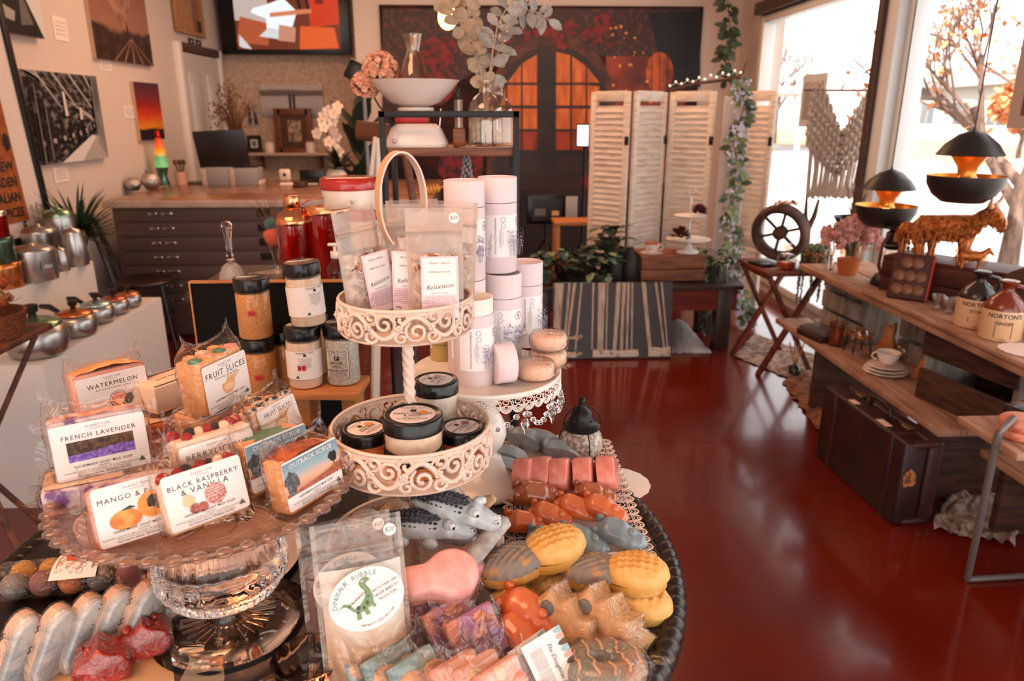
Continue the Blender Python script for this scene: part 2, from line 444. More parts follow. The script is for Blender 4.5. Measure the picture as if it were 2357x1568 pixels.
def filigree(mb,Rr,z0,h,n,m,th=.068,sides=5):
 """scrolled band of n motifs round a cylinder"""
 Lu=2*pi*Rr/n;u=MB();q=h*th
 def c(pts,r=1.):u.tube([(p[0]*Lu,-.001,z0+p[1]*h)for p in pts],[q*r*(1 if 0<i<len(pts)-1 else .6)for i in range(len(pts))],m,sides)
 asp=h/Lu
 def sp(cx,cy,r0,r1,a0,tn,k=14):return[(cx+(x-cx),cy+(y-cy)/asp)for x,y in spiral(cx,cy,r0,r1,a0,tn,k)]
 c([(i/14.,.5+.36*sin(2*pi*i/14.))for i in range(15)],1.25)
 c(sp(.27,.38,.19,.035,120,1.5));c(sp(.77,.62,.19,.035,-60,1.5))
 c(sp(.05,.8,.14,.03,200,-1.2,10));c(sp(.53,.2,.13,.03,20,-1.2,10))
 c(sp(.55,.82,.12,.03,250,1.2,10));c(sp(.03,.2,.11,.03,60,1.2,10))
 c([(.4,.75),(.46,.93),(.52,1.)],.8);c([(.9,.25),(.95,.1),(1.,0)],.8);c([(.2,.95),(.28,.8),(.38,.78)],.7);c([(.7,.05),(.78,.2),(.88,.22)],.7)
 for fx,fy in((.5,.52),(1.0,.5)):
  for k in range(5):
   a=2*pi*k/5+.3;u.ball((fx*Lu+h*.075*cos(a),-.004,z0+fy*h+h*.075*sin(a)),(h*.06,h*.05,h*.06),m,6)
  u.ball((fx*Lu,-.006,z0+fy*h),h*.04,m,6)
 for i in range(n):
  w=MB().join(u,T(Lu*i,0,0));w.bend(Rr);mb.join(w)
def iron_tray(par,z0,h,Rr,n):
 mb=MB();mb.lathe([(0,z0),(Rr,z0),(Rr+.0015,z0+.0015),(Rr,z0+.003),(0,z0+.003)],48,m_iron);o=mb.build('tray',par)
 b=MB();filigree(b,Rr,z0+.004,h*.88,n,m_iron);b.build('scrollwork',o)
 r=MB();r.lathe([(Rr-.0006,z0+h*.86),(Rr+.0012,z0+h*.86),(Rr+.0012,z0+h),(Rr-.0006,z0+h),(Rr-.0006,z0+h*.86)],64,m_iron)
 r.tube([(Rr*cos(a),Rr*sin(a),z0+h)for a in[2*pi*i/64 for i in range(64)]],.0026,m_iron,6,True);r.build('rim',o)
 return o
TS=V(-.101,.948,TZ)
t=thing('tiered_stand','cream iron three-tier stand with scrollwork trays and a loop handle on the round table','stand',TS)
for z0,h,Rr,n in((.006,.058,.124,9),(.185,.055,.1085,8),(.378,.044,.0865,7)):iron_tray(t,z0,h,Rr,n)
mb=MB()
def twist(u,v):
 z=lerp(.006,.5,v);a=2*pi*u;q=.0072+.0016*cos(4*(a+z*110))
 return(q*cos(a),q*sin(a),z)
mb.grid(twist,20,150,m_iron,True);mb.build('pole',t)
mb=MB()
def loop(u,v):
 a=radians(lerp(-60,240,u));s=(v-.5)*.022
 x,z=.0315*cos(a),.545+.062*sin(a)
 return(x,s,z)
mb.grid(loop,40,1,mt('loop_tan_enamel',(214,164,122),.4),sm=True)
mb.grid(lambda u,v:(lambda p:(p[0]*.93,p[1],.545+(p[2]-.545)*.96))(loop(u,v)),40,1,m_iron)
for v in(0,1):mb.grid(lambda u,w:(lambda p,q:(p[0]*q,p[1],.545+(p[2]-.545)*(1-(1-q)*.57)))(loop(u,v),1-.07*w),40,1,m_iron)
mb.xf(R('Z',24));mb.build('handle',t)
m_lac=mt('white_lacquer_iron',(236,222,212),.3,coat=.3)
CS=V(.006,1.214,TZ);CR=.131;CZ=.222
t=thing('cake_stand','white pedestal cake stand with lace apron and hanging crystal drops','stand',CS)
mb=MB();mb.lathe([(0,CZ-.006),(CR-.002,CZ-.006),(CR,CZ-.004),(CR,CZ+.002),(CR-.003,CZ+.003),(CR-.006,CZ+.001),(0,CZ)],72,m_lac);mb.build('plate',t)
mb=MB();mb.lathe([(0,0),(.078,0),(.08,.004),(.076,.012),(.06,.022),(.045,.03),(.036,.045),(.026,.055),(.018,.06),(.017,.068),(.028,.08),(.035,.1),(.034,.118),(.026,.136),(.018,.146),(.016,.156),(.022,.162),(.022,.168),(.014,.176),(.016,.2),(.03,CZ-.007),(0,CZ-.007)],40,m_lac,rib=lambda a,v:.02*abs(sin(a*14))if v<.14 else 0);mb.build('pedestal',t)
mb=MB();n=40;Lu=2*pi*CR/n
u=MB()
def lc(pts,r=.0009,cl=False):u.tube([(p[0]*Lu,0,CZ-.004+p[1])for p in pts],r,m_lac,4,cl)
lc([(0,-.001),(1,-.001)],.001)
lc([(x,y-.0)for x,y in[(.5+.36*cos(a)*(1-a/14),-.0065+.0055*sin(a)*(1-a/14))for a in[i*.55 for i in range(16)]]])
lc([(0,-.004),(.1,-.008),(0,-.013)]);lc([(1,-.004),(.9,-.008),(1,-.013)])
lc([(0,-.014),(.5,-.0125),(1,-.014)],.0009)
for k in range(4):lc([(.5+.5*cos(a)*q,-.014-.011*sin(a)*q)for a,q in[(pi*i/8,1-.22*k)for i in range(9)]],.0008 if k else .0011)
for k in range(5):a=pi*(k+.5)/5;lc([(.5+.3*cos(a),-.014-.007*sin(a)),(.5+.52*cos(a),-.014-.0115*sin(a))],.0007)
for i in range(n):
 w_=MB().join(u,T(Lu*i,0,0));w_.bend(CR-.001);mb.join(w_)
mb.build('lace_apron',t)
m_cry=mt('crystal',(255,255,255),.0,trans=1.,ior=1.6)
def crystal_drop(mb,c,s=1.):
 mb.lathe([(0,-.022*s),(.0035*s,-.014*s),(.0065*s,-.006*s),(.004*s,.001*s),(0,.003*s)],6,m_cry,T(*c),False)
def crystal_bead(mb,c,s=1.,rz=0):mb.lathe([(0,-.0022*s),(.0036*s,-.0016*s),(.0052*s,0),(.0036*s,.0016*s),(0,.0022*s)],8,m_cry,T(*c)@R('Z',rz)@R('X',90),False)
for k,ad in enumerate((-118,-62,-34,-8)):
 a=radians(ad);d=V(cos(a),sin(a),0)*(CR+.001);mb=MB()
 mb.tube([d+V(0,0,CZ-.02),d+V(0,0,CZ-.036)],.0004,CHROME,4);crystal_bead(mb,d+V(0,0,CZ-.034),1.1,ad+90);crystal_drop(mb,d+V(0,0,CZ-.044),1.25);mb.build('crystal_drop',t)
for a0,a1 in((-118,-62),(-62,-34),(-34,-8)):
 mb=MB();pp=[]
 for i in range(9):
  a=radians(lerp(a0,a1,i/8));pp.append(V(cos(a)*CR,sin(a)*CR,CZ-.024-.034*sin(pi*i/8)))
 mb.tube(pp,.0003,CHROME,4)
 for p in pp[1:-1]:crystal_bead(mb,p,1.,0)
 mb.build('crystal_garland',t)
GS=V(-.33,.812,TZ);GO=V(-.016,.03,0);GZ=.19;GR=.174
m_cut=mt('cut_glass',(255,240,228),.03,trans=1.,ior=1.42)
m_plg=film('pressed_glass_plate',(246,222,204),1.5,.07,.06,(60,.15),.05)
t=thing('glass_cake_stand','cut glass pedestal stand with a wide scalloped plate holding wrapped soaps','stand',GS)
mb=MB()
prof=[(0,.004),(.05,.004),(.1,.0),(.103,.004),(.101,.012),(.096,.015),(.094,.02),(.083,.021),(.081,.026),(.071,.027),(.069,.032),(.058,.033),(.055,.036),(0,.036)]
mb.lathe(prof,72,m_cut,rib=lambda a,v:.012*sin(a*36)if .15<v<.4 else 0)
for k in range(28):
 a=2*pi*k/28;mb.beam((.008*cos(a),.008*sin(a),.0375),(.05*cos(a),.05*sin(a),.0375),.0028,.0025,m_cut)
mb.xf(S(1.15,1.15,1));mb.build('foot',t)
mb=MB();mb.lathe([(.03,.036),(.022,.045),(.02,.056),(.03,.066),(.05,.07)],24,m_cut,rib=lambda a,v:.04*sin(a*12));mb.build('stem',t)
mb=MB()
def bowl_rib(a,v):
 if v<.3:return .02*abs(sin(a*26))
 if v<.62:return .02*(abs(sin(a*14))**.4)+.006*sin(a*70)
 return .03*max(0,1-abs(((a*26/pi)%2)-1-0)*1.0)*sin(pi*min(1,(v-.62)/.38))
bp=[(.045,.068),(.062,.074),(.074,.084),(.0795,.094),(.081,.096),(.0835,.098),(.085,.108),(.0855,.12),(.0845,.13),(.082,.132),(.0815,.136),(.079,.146),(.073,.16),(.064,.172),(.05,.18)]
mb.lathe(bp,156,m_cut,rib=bowl_rib,M=S(.92,.92,1));mb.build('bowl',t)
mb=MB()
pp=[(0,GZ-.006),(.06,GZ-.006),(.125,GZ-.002),(.16,GZ+.008),(GR,GZ+.017),(GR+.002,GZ+.021),(GR-.004,GZ+.021),(.156,GZ+.012),(.12,GZ+.003),(.06,GZ),(0,GZ)]
mb.lathe(pp,120,m_plg,rib=lambda a,v:.012*abs(sin(a*22))if .25<v<.75 else 0)
for k in range(44):
 a=2*pi*k/44;mb.ball((GR*.985*cos(a),GR*.985*sin(a),GZ+.019),(.011,.011,.0045),m_plg,8)
for k in range(12):
 a=2*pi*k/12;mb.tube([((.025+.08*i/6)*cos(a+.25*sin(pi*i/6)),(.025+.08*i/6)*sin(a+.25*sin(pi*i/6)),GZ+.001+.003*i/6)for i in range(7)],.0028,m_plg,5)
mb.xf(T(GO));mb.build('plate',t)
PAPER=mt('label_paper',(240,226,218),.5);GREY_INK=mt('grey_ink',(120,108,106),.6)
m_cello=film('cellophane',(255,250,246),1.6,.05,.05,(30,.8))
m_kraft=mt('cream_card',(226,190,158),.7)
P=lambda k,c,**q:mt('print_'+k,c,.55,**q)
GREENTRI=P('green_triangle',(86,96,84))
def pmb(w,h,r=.005,paper=None):
 mb=MB();mb.prism(rrect(w,h,r),.0006,paper or PAPER);mb.z=.0008;return mb
def ptext(mb,s,x,y,h,m=None,w=None,**k):mb.text(s,x,y,m or INK,h=h,w=w,z=mb.z,**k);mb.z+=.00003
def pshape(mb,pts,m):mb.poly(pts,m,mb.z);mb.z+=.00012
def soap_label(title,art,w=.092,h=.061,sub='',tw=None,paper=None,body=True,ink=None):
 mb=pmb(w,h,.004,paper);s=h/.061;y=h/2-.0052*s
 ptext(mb,'PLANET YUM',0,y,.0026*s,GREY_INK,sp=1.1);ptext(mb,'FINE FRAGRANCES',0,y-.0032*s,.0012*s,GREY_INK)
 yy=y-.0092*s
 for ln in title.split('\n'):
  ptext(mb,ln,0,yy,.0052*s,ink,w=min(.08,len(ln)*.0058*s*(tw or 1)),off=0,sp=1.22);yy-=.0078*s
 if sub:ptext(mb,sub,0,yy+.0012,.0026*s,GREY_INK,sp=1.15)
 if art:art(mb)
 if body:
  ptext(mb,'HANDMADE GOAT MILK SOAP',0,-h/2+.0135*s,.0033*s,w=.056*s,off=.003,sp=1.12)
  ptext(mb,'Ingredients',0,-h/2+.0102*s,.0017*s,GREY_INK)
  ptext(mb,'Sustainable coconut oil, olive oil, castor oil, cocoa butter, fresh goat milk,',0,-h/2+.0078*s,.0017*s,GREY_INK,w=.078*s)
  ptext(mb,'FD&C skin-safe colours fragrance & Cosmetic glitter',0,-h/2+.0055*s,.0017*s,GREY_INK)
  ptext(mb,'Not Tested on Animals - EXTERNAL USE ONLY',0,-h/2+.003*s,.0018*s,off=.01)
  pshape(mb,[(w/2-.012*s,-h/2+.0055*s),(w/2-.005*s,-h/2+.0055*s),(w/2-.0085*s,-h/2+.0115*s)],GREENTRI)
 return mb.xf(UP)
def rag(cx,cy,r,n,q,seed,ry=None):
 g=random.Random(seed);return[(cx+r*(1+q*(g.random()-.5))*cos(2*pi*i/n),cy+(ry or r)*(1+q*(g.random()-.5))*sin(2*pi*i/n))for i in range(n)]
def art_lav(mb):
 pshape(mb,[(-.036,.012),(.036,.012),(.036,-.0125),(-.036,-.0125)],P('hill',(52,38,28),n=((112,74,46),260,.45,.62)))
 pshape(mb,[(-.036,-.0125),(.036,-.0125),(.036,-.001),(.012,-.0005),(-.01,-.0035),(-.036,-.004)],P('lavender',(110,70,160),n=((150,116,190),240,.4,.6)))
def art_water(mb):
 pshape(mb,circ(20,.0125,.004,-.009),P('rind',(70,92,66),n=((40,50,38),300,.45,.55)));pshape(mb,circ(20,.0112,.004,-.0085),PAPER);pshape(mb,circ(20,.0102,.004,-.0085),P('melon',(226,120,92)))
 pshape(mb,[(.006,-.018),(.016,-.004),(.0225,-.0035),(.024,-.012),(.018,-.02)],P('rind',(0,0,0)))
def art_fruit(mb):
 o=P('juice',(232,170,108));pshape(mb,[(-.012,0),(.014,.001),(.013,-.008),(.006,-.0155),(-.006,-.0155),(-.012,-.008)],o)
 for q in range(4):pshape(mb,[(-.004+q*.004,0),(.004+q*.007,.012-q*.001),(.006+q*.007,.012-q*.001),(.001+q*.004,0)],o)
 pshape(mb,circ(14,.0105,0,-.006,.0045),P('juice_light',(240,196,150)))
def art_mango(mb):
 pshape(mb,circ(20,.017,.014,.0015,.0155),P('papaya',(232,150,62)));pshape(mb,rag(.016,.004,.0085,18,.5,3),INK)
 pshape(mb,circ(20,.0165,-.016,-.0075,.011),P('mango',(222,118,52),n=((232,160,76),90,.4,.6)));pshape(mb,[(-.02,.003),(-.01,.0065),(-.004,.0035),(-.011,.0025)],P('leafg',(58,70,52)))
def art_rasp(mb):
 pshape(mb,rag(.009,-.0035,.0125,16,.15,5),P('icecream',(222,160,146),n=((178,96,92),420,.45,.58)))
 for k in range(4):pshape(mb,[(-.001,-.0005-.003*k+.004),(.019,.001-.003*k+.004),(.02,.0018-.003*k+.004),(-.001,.0004-.003*k+.004)],P('swirl',(238,204,190)))
 pshape(mb,rag(-.021,-.002,.0068,10,.3,6),P('leafpale',(206,190,146)))
 for x,y in((-.016,-.0125),(-.007,-.0135)):pshape(mb,circ(14,.0058,x,y),P('berryp',(150,72,60),n=((190,110,92),300,.4,.6)))
def art_out(mb):
 pshape(mb,[(-.045,-.0125),(.045,-.0125),(.045,.0285),(-.045,.0285)],ramp_mat('print_outback',[(0,(200,120,84)),(.35,(224,170,140)),(.6,(150,170,176)),(1,(110,138,150))],'Z',.041,-.6,noise=(70,.25,(1,1,2))))
 pshape(mb,[(-.045,-.0125),(.045,-.0125),(.045,.001),(.02,-.004),(-.02,-.008),(-.045,-.009)],P('redsand',(182,100,70),n=((150,80,60),200,.4,.6)))
 pshape(mb,rag(-.034,.004,.011,14,.6,9,.014),P('gumtree',(70,74,74),n=((130,120,112),260,.5,.6)))
 pshape(mb,rag(.034,.01,.0065,14,.6,10),INK);pshape(mb,[(.0335,-.001),(.0345,.01),(.0355,.01),(.035,-.001)],INK)
 mb.text('OUTBACK SCRUB',0,.0235,WHITE,w=.07,z=mb.z,off=.008,sp=1.1)
def art_berry(mb):
 for k in range(3):pshape(mb,circ(14,.007,-.012+.012*k,-.006),P('berry2',(150,40,44)))
def wrap_shell(w,h,d,seed=0,top=.03,fin=.012):
 """loose clear bag round a w x d x h bar, with a pinched and flared top"""
 mb=MB();g=random.Random(seed);jag=[g.uniform(.55,1.)for _ in range(40)]
 def fn(u,v):
  a=2*pi*u;cx,sy=cos(a),sin(a)
  x=(abs(cx)**.35)*(1 if cx>0 else-1);y=(abs(sy)**.35)*(1 if sy>0 else-1)
  ph=[(-.02,.94),(0,1.0),(.3,1.02),(.7,1.02),(.97,1.0),(1.06,.9),(1.12,.9)]
  vv=v*(len(ph)-1);i=min(int(vv),len(ph)-2);f_=vv-i
  zz=lerp(ph[i][0],ph[i+1][0],f_);q=lerp(ph[i][1],ph[i+1][1],f_)
  X=x*(w/2+.0025)*q;Y=y*(d/2+.0025)*q;Z=zz*h
  if zz>.97:
   f=(zz-.97)/.15;Y*=1-.93*min(1,f*1.4);X*=1+.1*f
   Z=h*.97+f*(top*(.45+.9*abs(x)**3*jag[int(u*39)]))
  n_=nz((X,Y,Z),45,seed)*.0022;return(X*(1+n_/w*2),Y+n_*(1 if Y>0 else-1),Z)
 mb.grid(fn,44,12,m_cello,cu=True,sm=True)
 for sx in(-1,1):
  mb.grid(lambda u,v:(sx*(w/2+.002+fin*v*(.5+.7*abs(sin(u*5+seed)))),d*.12*sin(9*u+seed)*v,lerp(.0,1.02,u)*h),8,2,m_cello)
 return mb
def soap(label,bar,art_label,px,yaw,tilt=0,w=.098,h=.07,d=.034,lz=.033,seed=1,pos=None,lean=0,top=.03,lx=0):
 """px = (x, y, z of the label centre): stands the soap so that its label is there"""
 c=PZ(px[0],px[1],px[2]-.01)
 Rm=R('Z',yaw)@R('X',-tilt)@R('Y',lean)
 off=Rm@V(lx,-d/2,lz)
 t=thing('wrapped_soap',label,'soap',M=T(c-off)@Rm,group='wrapped goat milk soaps on the glass stand')
 bar.build('soap_bar',t);art_label.xf(T(lx,-d/2-.0032,lz)).build('paper_label',t)
 wrap_shell(w,h,d,seed,top).build('wrapper',t)
 return t
def bar(w,h,d,m,extra=None,wavy=0):
 mb=MB();mb.box((0,0,h/2),(w,d,h),m,.004)
 if extra:extra(mb)
 return mb
m_pink=mt('soap_pink',(226,148,128),.45,n=((238,176,156),40,.35,.65),sss=.2);m_org=mt('soap_peach',(222,150,96),.45,n=((236,178,120),30,.35,.7),sss=.2)
m_cream=mt('soap_cream',(236,206,180),.5,sss=.2);m_lavs=mt('soap_lavender',(214,186,184),.45,n=((122,76,128),55,.5,.64),sss=.1)
m_berry=mt('raspberry',(168,30,34),.3,bump=(300,.6));m_bberry=mt('blackberry',(44,16,22),.28,bump=(300,.6));m_grn=mt('soap_green',(84,132,104),.4)
m_blk=mt('soap_seed',(52,44,42),.4,n=((206,196,180),140,.5,.56));m_rst=mt('soap_rust',(150,52,26),.4,n=((210,110,50),60,.4,.6))
def dome(m,w,d,h,hh,seed=0):
 def f(mb):mb.grid(lambda u,v:((u-.5)*w,(v-.5)*d,h-.002+hh*(sin(pi*u)**.6)*(1-.25*(2*v-1)**2)+.0025*nz((u*3,v*2,seed),2)),14,6,m)
 return f
def berries(w,d,h,seed):
 def f(mb):
  g=random.Random(seed)
  for k in range(9):mb.ball((lerp(-w*.42,w*.42,k/8),g.uniform(-.3,.3)*d,h+.001),g.uniform(.0065,.009),(m_berry,m_bberry,m_cream)[(k+seed)%3]if k%4 else m_berry,10)
 return f
def cubes(cols,w,d,h):
 def f(mb):
  for k in range(7):mb.box((lerp(-w*.42,w*.42,k/6),(.25 if k%2 else-.2)*d,h),(.013,.017,.008),cols[k%len(cols)],.003,M=R('Z',0))
 return f
zt=TZ+GZ
soap('WATERMELON goat milk soap, pink bar in clear wrap at the back left of the plate',bar(.098,.076,.034,m_pink,dome(m_org,.098,.034,.074,.012)),soap_label('WATERMELON',art_water,.094,.062,'Refreshing Summer Scents',1.15,body=False),(262,905,1.128),46,6,h=.078,seed=2,lz=.04)
soap('FRENCH LAVENDER goat milk soap with a purple field on its label',bar(.104,.074,.034,m_lavs,dome(m_pink,.104,.034,.073,.004)),soap_label('FRENCH LAVENDER',art_lav,.102,.068,'',1.1),(233,1026,1.122),31,8,w=.108,h=.077,seed=3,lz=.034)
soap('MANGO and papaya goat milk soap with orange fruit on its label',bar(.094,.064,.032,m_pink,dome(m_lavs,.094,.032,.062,.011,2)),soap_label('MANGO & PAPAYA',art_mango,.09,.066,'',1.15),(322,1168,1.092),36,14,w=.098,h=.068,d=.032,seed=4,lz=.036)
soap('BLACK RASPBERRY and vanilla goat milk soap at the front of the plate',bar(.09,.062,.036,m_cream,berries(.09,.036,.062,1)),soap_label('BLACK RASPBERRY\n& VANILLA',art_rasp,.09,.063,'',1.0),(473,1134,1.097),42,16,w=.094,h=.068,d=.036,seed=5,lz=.036)
soap('OUTBACK SCRUB goat milk soap with orange crumbly top at the right of the plate',bar(.082,.066,.034,m_org,dome(m_rst,.082,.034,.064,.01,5)),soap_label('',art_out,.0905,.061,'',1,body=True),(717,1090,1.096),58,8,w=.09,h=.07,d=.034,seed=6,lz=.037)
soap('second OUTBACK SCRUB soap, half hidden behind the crumbly orange one',bar(.082,.066,.034,m_org,dome(m_grn,.082,.034,.064,.006,8)),soap_label('',art_out,.0905,.061,'',1,body=True),(640,1052,1.1),52,8,w=.09,h=.07,d=.034,seed=7,lz=.037)
soap('BERRYLICIOUS goat milk soap topped with red and black berries',bar(.092,.07,.036,m_cream,berries(.092,.036,.07,2)),soap_label('BERRYLICIOUS',art_berry,.09,.06,'',1.1),(505,1062,1.108),42,10,w=.096,h=.076,d=.036,seed=8,lz=.034)
soap('FRUIT SLICES goat milk soap standing highest behind the berry soaps',bar(.086,.075,.04,m_org,cubes((m_grn,m_org,m_pink,m_cream),.086,.04,.075)),soap_label('FRUIT SLICES',art_fruit,.088,.066,'Refreshing Citrus Scents',1.15),(519,878,1.16),70,4,w=.09,h=.082,d=.04,seed=9,lz=.036)
soap('seed and orange striped soap lying behind the OUTBACK SCRUB bars',bar(.082,.05,.034,m_cream,cubes((m_blk,m_org,m_blk,m_cream),.082,.034,.05)),soap_label('FRUIT SLICES',art_fruit,.08,.044,'',1.1,body=False),(640,962,1.112),68,16,w=.088,h=.056,d=.034,seed=10,lz=.026)
def flat_soap(label,px,yaw,m,seed,card=True):
 p=PZ(*px);t=thing('wrapped_soap',label,'soap',p,yaw,'wrapped goat milk soaps on the glass stand')
 b=MB();b.box((0,0,.017),(.09,.062,.032),m,.004);b.build('soap_bar',t)
 pmb(.084,.052,.003,m_kraft).xf(T(0,0,.0345)).build('paper_label',t)
 wrap_shell(.094,.066,.034,seed,.022).xf(R('X',-90)@T(0,0,-.033)).xf(T(0,0,.0195)).build('wrapper',t)
flat_soap('cream wrapped soap lying flat under the FRUIT SLICES bar',(500,985,zt+.03),60,m_org,21)
flat_soap('dark swirled soap lying flat between the lavender and berry soaps',(355,1010,zt+.002),40,m_rst,22)
flat_soap('lavender and cream soap lying flat at the left rim of the plate',(205,1150,zt+.002),25,m_lavs,23)
m_cart=mt('carton_peach',(232,196,166),.6);m_navy=mt('carton_navy',(54,42,62),.6)
for lab,px,yaw in(('small peach soap carton with a dark zigzag border left of the FRUIT SLICES soap',(392,925,zt+.045),58),('peach carton lying under the zigzag bordered carton',(400,945,zt+.005),50)):
 p=PZ(*px);t=thing('soap_carton',lab,'box',p,yaw);mb=MB();mb.box((0,0,.02),(.085,.06,.04),m_cart,.0015);mb.build('carton',t)
 mb=MB()
 for i in range(18):
  x=lerp(-.036,.036,i/17)
  for y in(-.024,.024):mb.poly([(x-.002,y-.003),(x+.002,y-.003),(x+.001,y+.003),(x-.001,y+.003)],m_navy,.0403)
 mb.text('GOAT MILK',0,0,m_navy,h=.005,z=.0403);mb.build('print',t)
m_lid=mt('black_lid',(18,13,13),.22,bump=(40,.05));m_clearp=film('clear_jar_plastic',(255,248,240),.8,.03,.05,None)
m_gtxt=GREY_INK;m_sand=mt('peach_paper',(236,214,204),.5)
def jar_label_round(r,title,col,seed,tilt=0):
 mb=MB();mb.prism(circ(40,r),.0004,col);mb.z=.0006
 A=R('Z',tilt);q=MB();q.z=.0006
 ptext(q,'PLANET YUM',0,r*.72,r*.13,GREY_INK,sp=1.1);ptext(q,'FINE FRAGRANCES',0,r*.58,r*.06,GREY_INK)
 q.box((0,r*.36,.0006),(r*.26,r*.26,.0002),INK);ptext(q,'P',0,r*.36,r*.16,PAPER);q.z+=.0006
 yy=r*.02
 for ln in title.split('\n'):ptext(q,ln,0,yy,r*.15,off=.014,sp=1.1);yy-=r*.22
 ptext(q,'EXFOLIATING',0,yy,r*.08,GREY_INK);ptext(q,'SUGAR BODY SCRUB',0,yy-r*.15,r*.1,off=.01);ptext(q,'with Shea Butter',0,yy-r*.28,r*.07,GREY_INK)
 if seed:pshape(q,rag(r*.45,r*.1,r*.22,11,.7,seed),(P('orange_art',(222,140,60)),P('rose_art',(150,96,84)),P('tan_art',(180,150,130)))[seed%3])
 q.xf(A);mb.join(q);return mb
def scrub_jar(label,px,r,h,lid,col,title,seed,rot=0,lcol=None,M=None):
 p=PZ(*px)if M is None else None
 t=thing('scrub_jar',label,'jar',p-V(0,0,h),rot,'black lidded body scrub jars on the middle tray')
 mb=MB();q=h-lid;mb.lathe([(0,.001),(r*.9,.001),(r*.93,.003),(r*.93,q),(0,q)],40,col);mb.build('scrub',t)
 mb=MB();mb.lathe([(0,0),(r*.95,0),(r*.98,.003),(r*.98,q),(r*.94,q)],40,m_clearp);mb.build('jar_body',t)
 mb=MB();mb.lathe([(r*.9,q),(r,q),(r,h-.002),(r-.002,h),(r-.004,h),(r-.006,h-.0012),(0,h-.0012)],48,m_lid);o=mb.build('lid',t)
 if title:jar_label_round(r*.74,title,lcol or m_sand,seed).xf(T(0,0,h-.001)).build('lid_label',t)
 return t
m_scr=mt('scrub_cream',(238,214,190),.5,n=((246,232,214),120,.4,.6),sss=.2);m_scro=mt('scrub_orange',(206,118,62),.5,n=((226,150,90),120,.4,.6));m_scrw=mt('scrub_white',(226,220,214),.4,n=((240,238,234),90,.4,.6));m_scrp=mt('scrub_pink',(200,110,92),.5)
m_sil=mt('silver_paper',(206,202,202),.4)
fz=TZ+.189
scrub_jar('SWEET ORANGE scrub jar stacked on top at the front of the middle tray',(950,952,fz+.083),.0405,.046,.02,m_scr,'SWEET ORANGE\n& SPICE',3)
p_=PZ(950,952,fz+.083);scrub_jar('jar mostly hidden under the SWEET ORANGE scrub jar',(950,952,fz+.083),.0405,.037,.016,m_scro,'',0).location=(p_.x,p_.y,fz)
scrub_jar('TROPICAL TANGERINE scrub jar with orange contents at the left of the middle tray',(840,984,fz+.042),.0335,.042,.018,m_scro,'TROPICAL\nTANGERINE',6,62)
scrub_jar('BLACK RASPBERRY scrub jar at the right of the middle tray',(1063,980,fz+.042),.0325,.042,.018,m_scrp,'BLACK RASPBERRY\n& VANILLA',7,62)
scrub_jar('WATERLILY scrub jar with white contents behind the others on the middle tray',(1003,872,fz+.083),.034,.082,.02,m_scrw,'WATERLILY',5,70,m_sil)
RZ=.94;m_oak=mt('oak_plank',(196,126,72),.45,n=((168,98,50),12,.35,.65,(1,14,14),5))
p=PZ(752,888,RZ)
t=thing('oak_riser','small oak plank riser under the bath salt jars','riser',(p.x,p.y,TZ),-4)
mb=MB();mb.box((0,.012,RZ-TZ-.008),(.158,.115,.016),m_oak,.0015);mb.build('plank',t)
mb=MB();mb.box((.05,.02,(RZ-TZ-.016)/2),(.03,.08,RZ-TZ-.016),m_oak,.001);mb.build('leg',t)
mb=MB();mb.box((-.05,.02,(RZ-TZ-.016)/2),(.03,.08,RZ-TZ-.016),m_oak,.001);mb.build('leg',t)
m_red=mt('red_sticker',(206,52,52),.5)
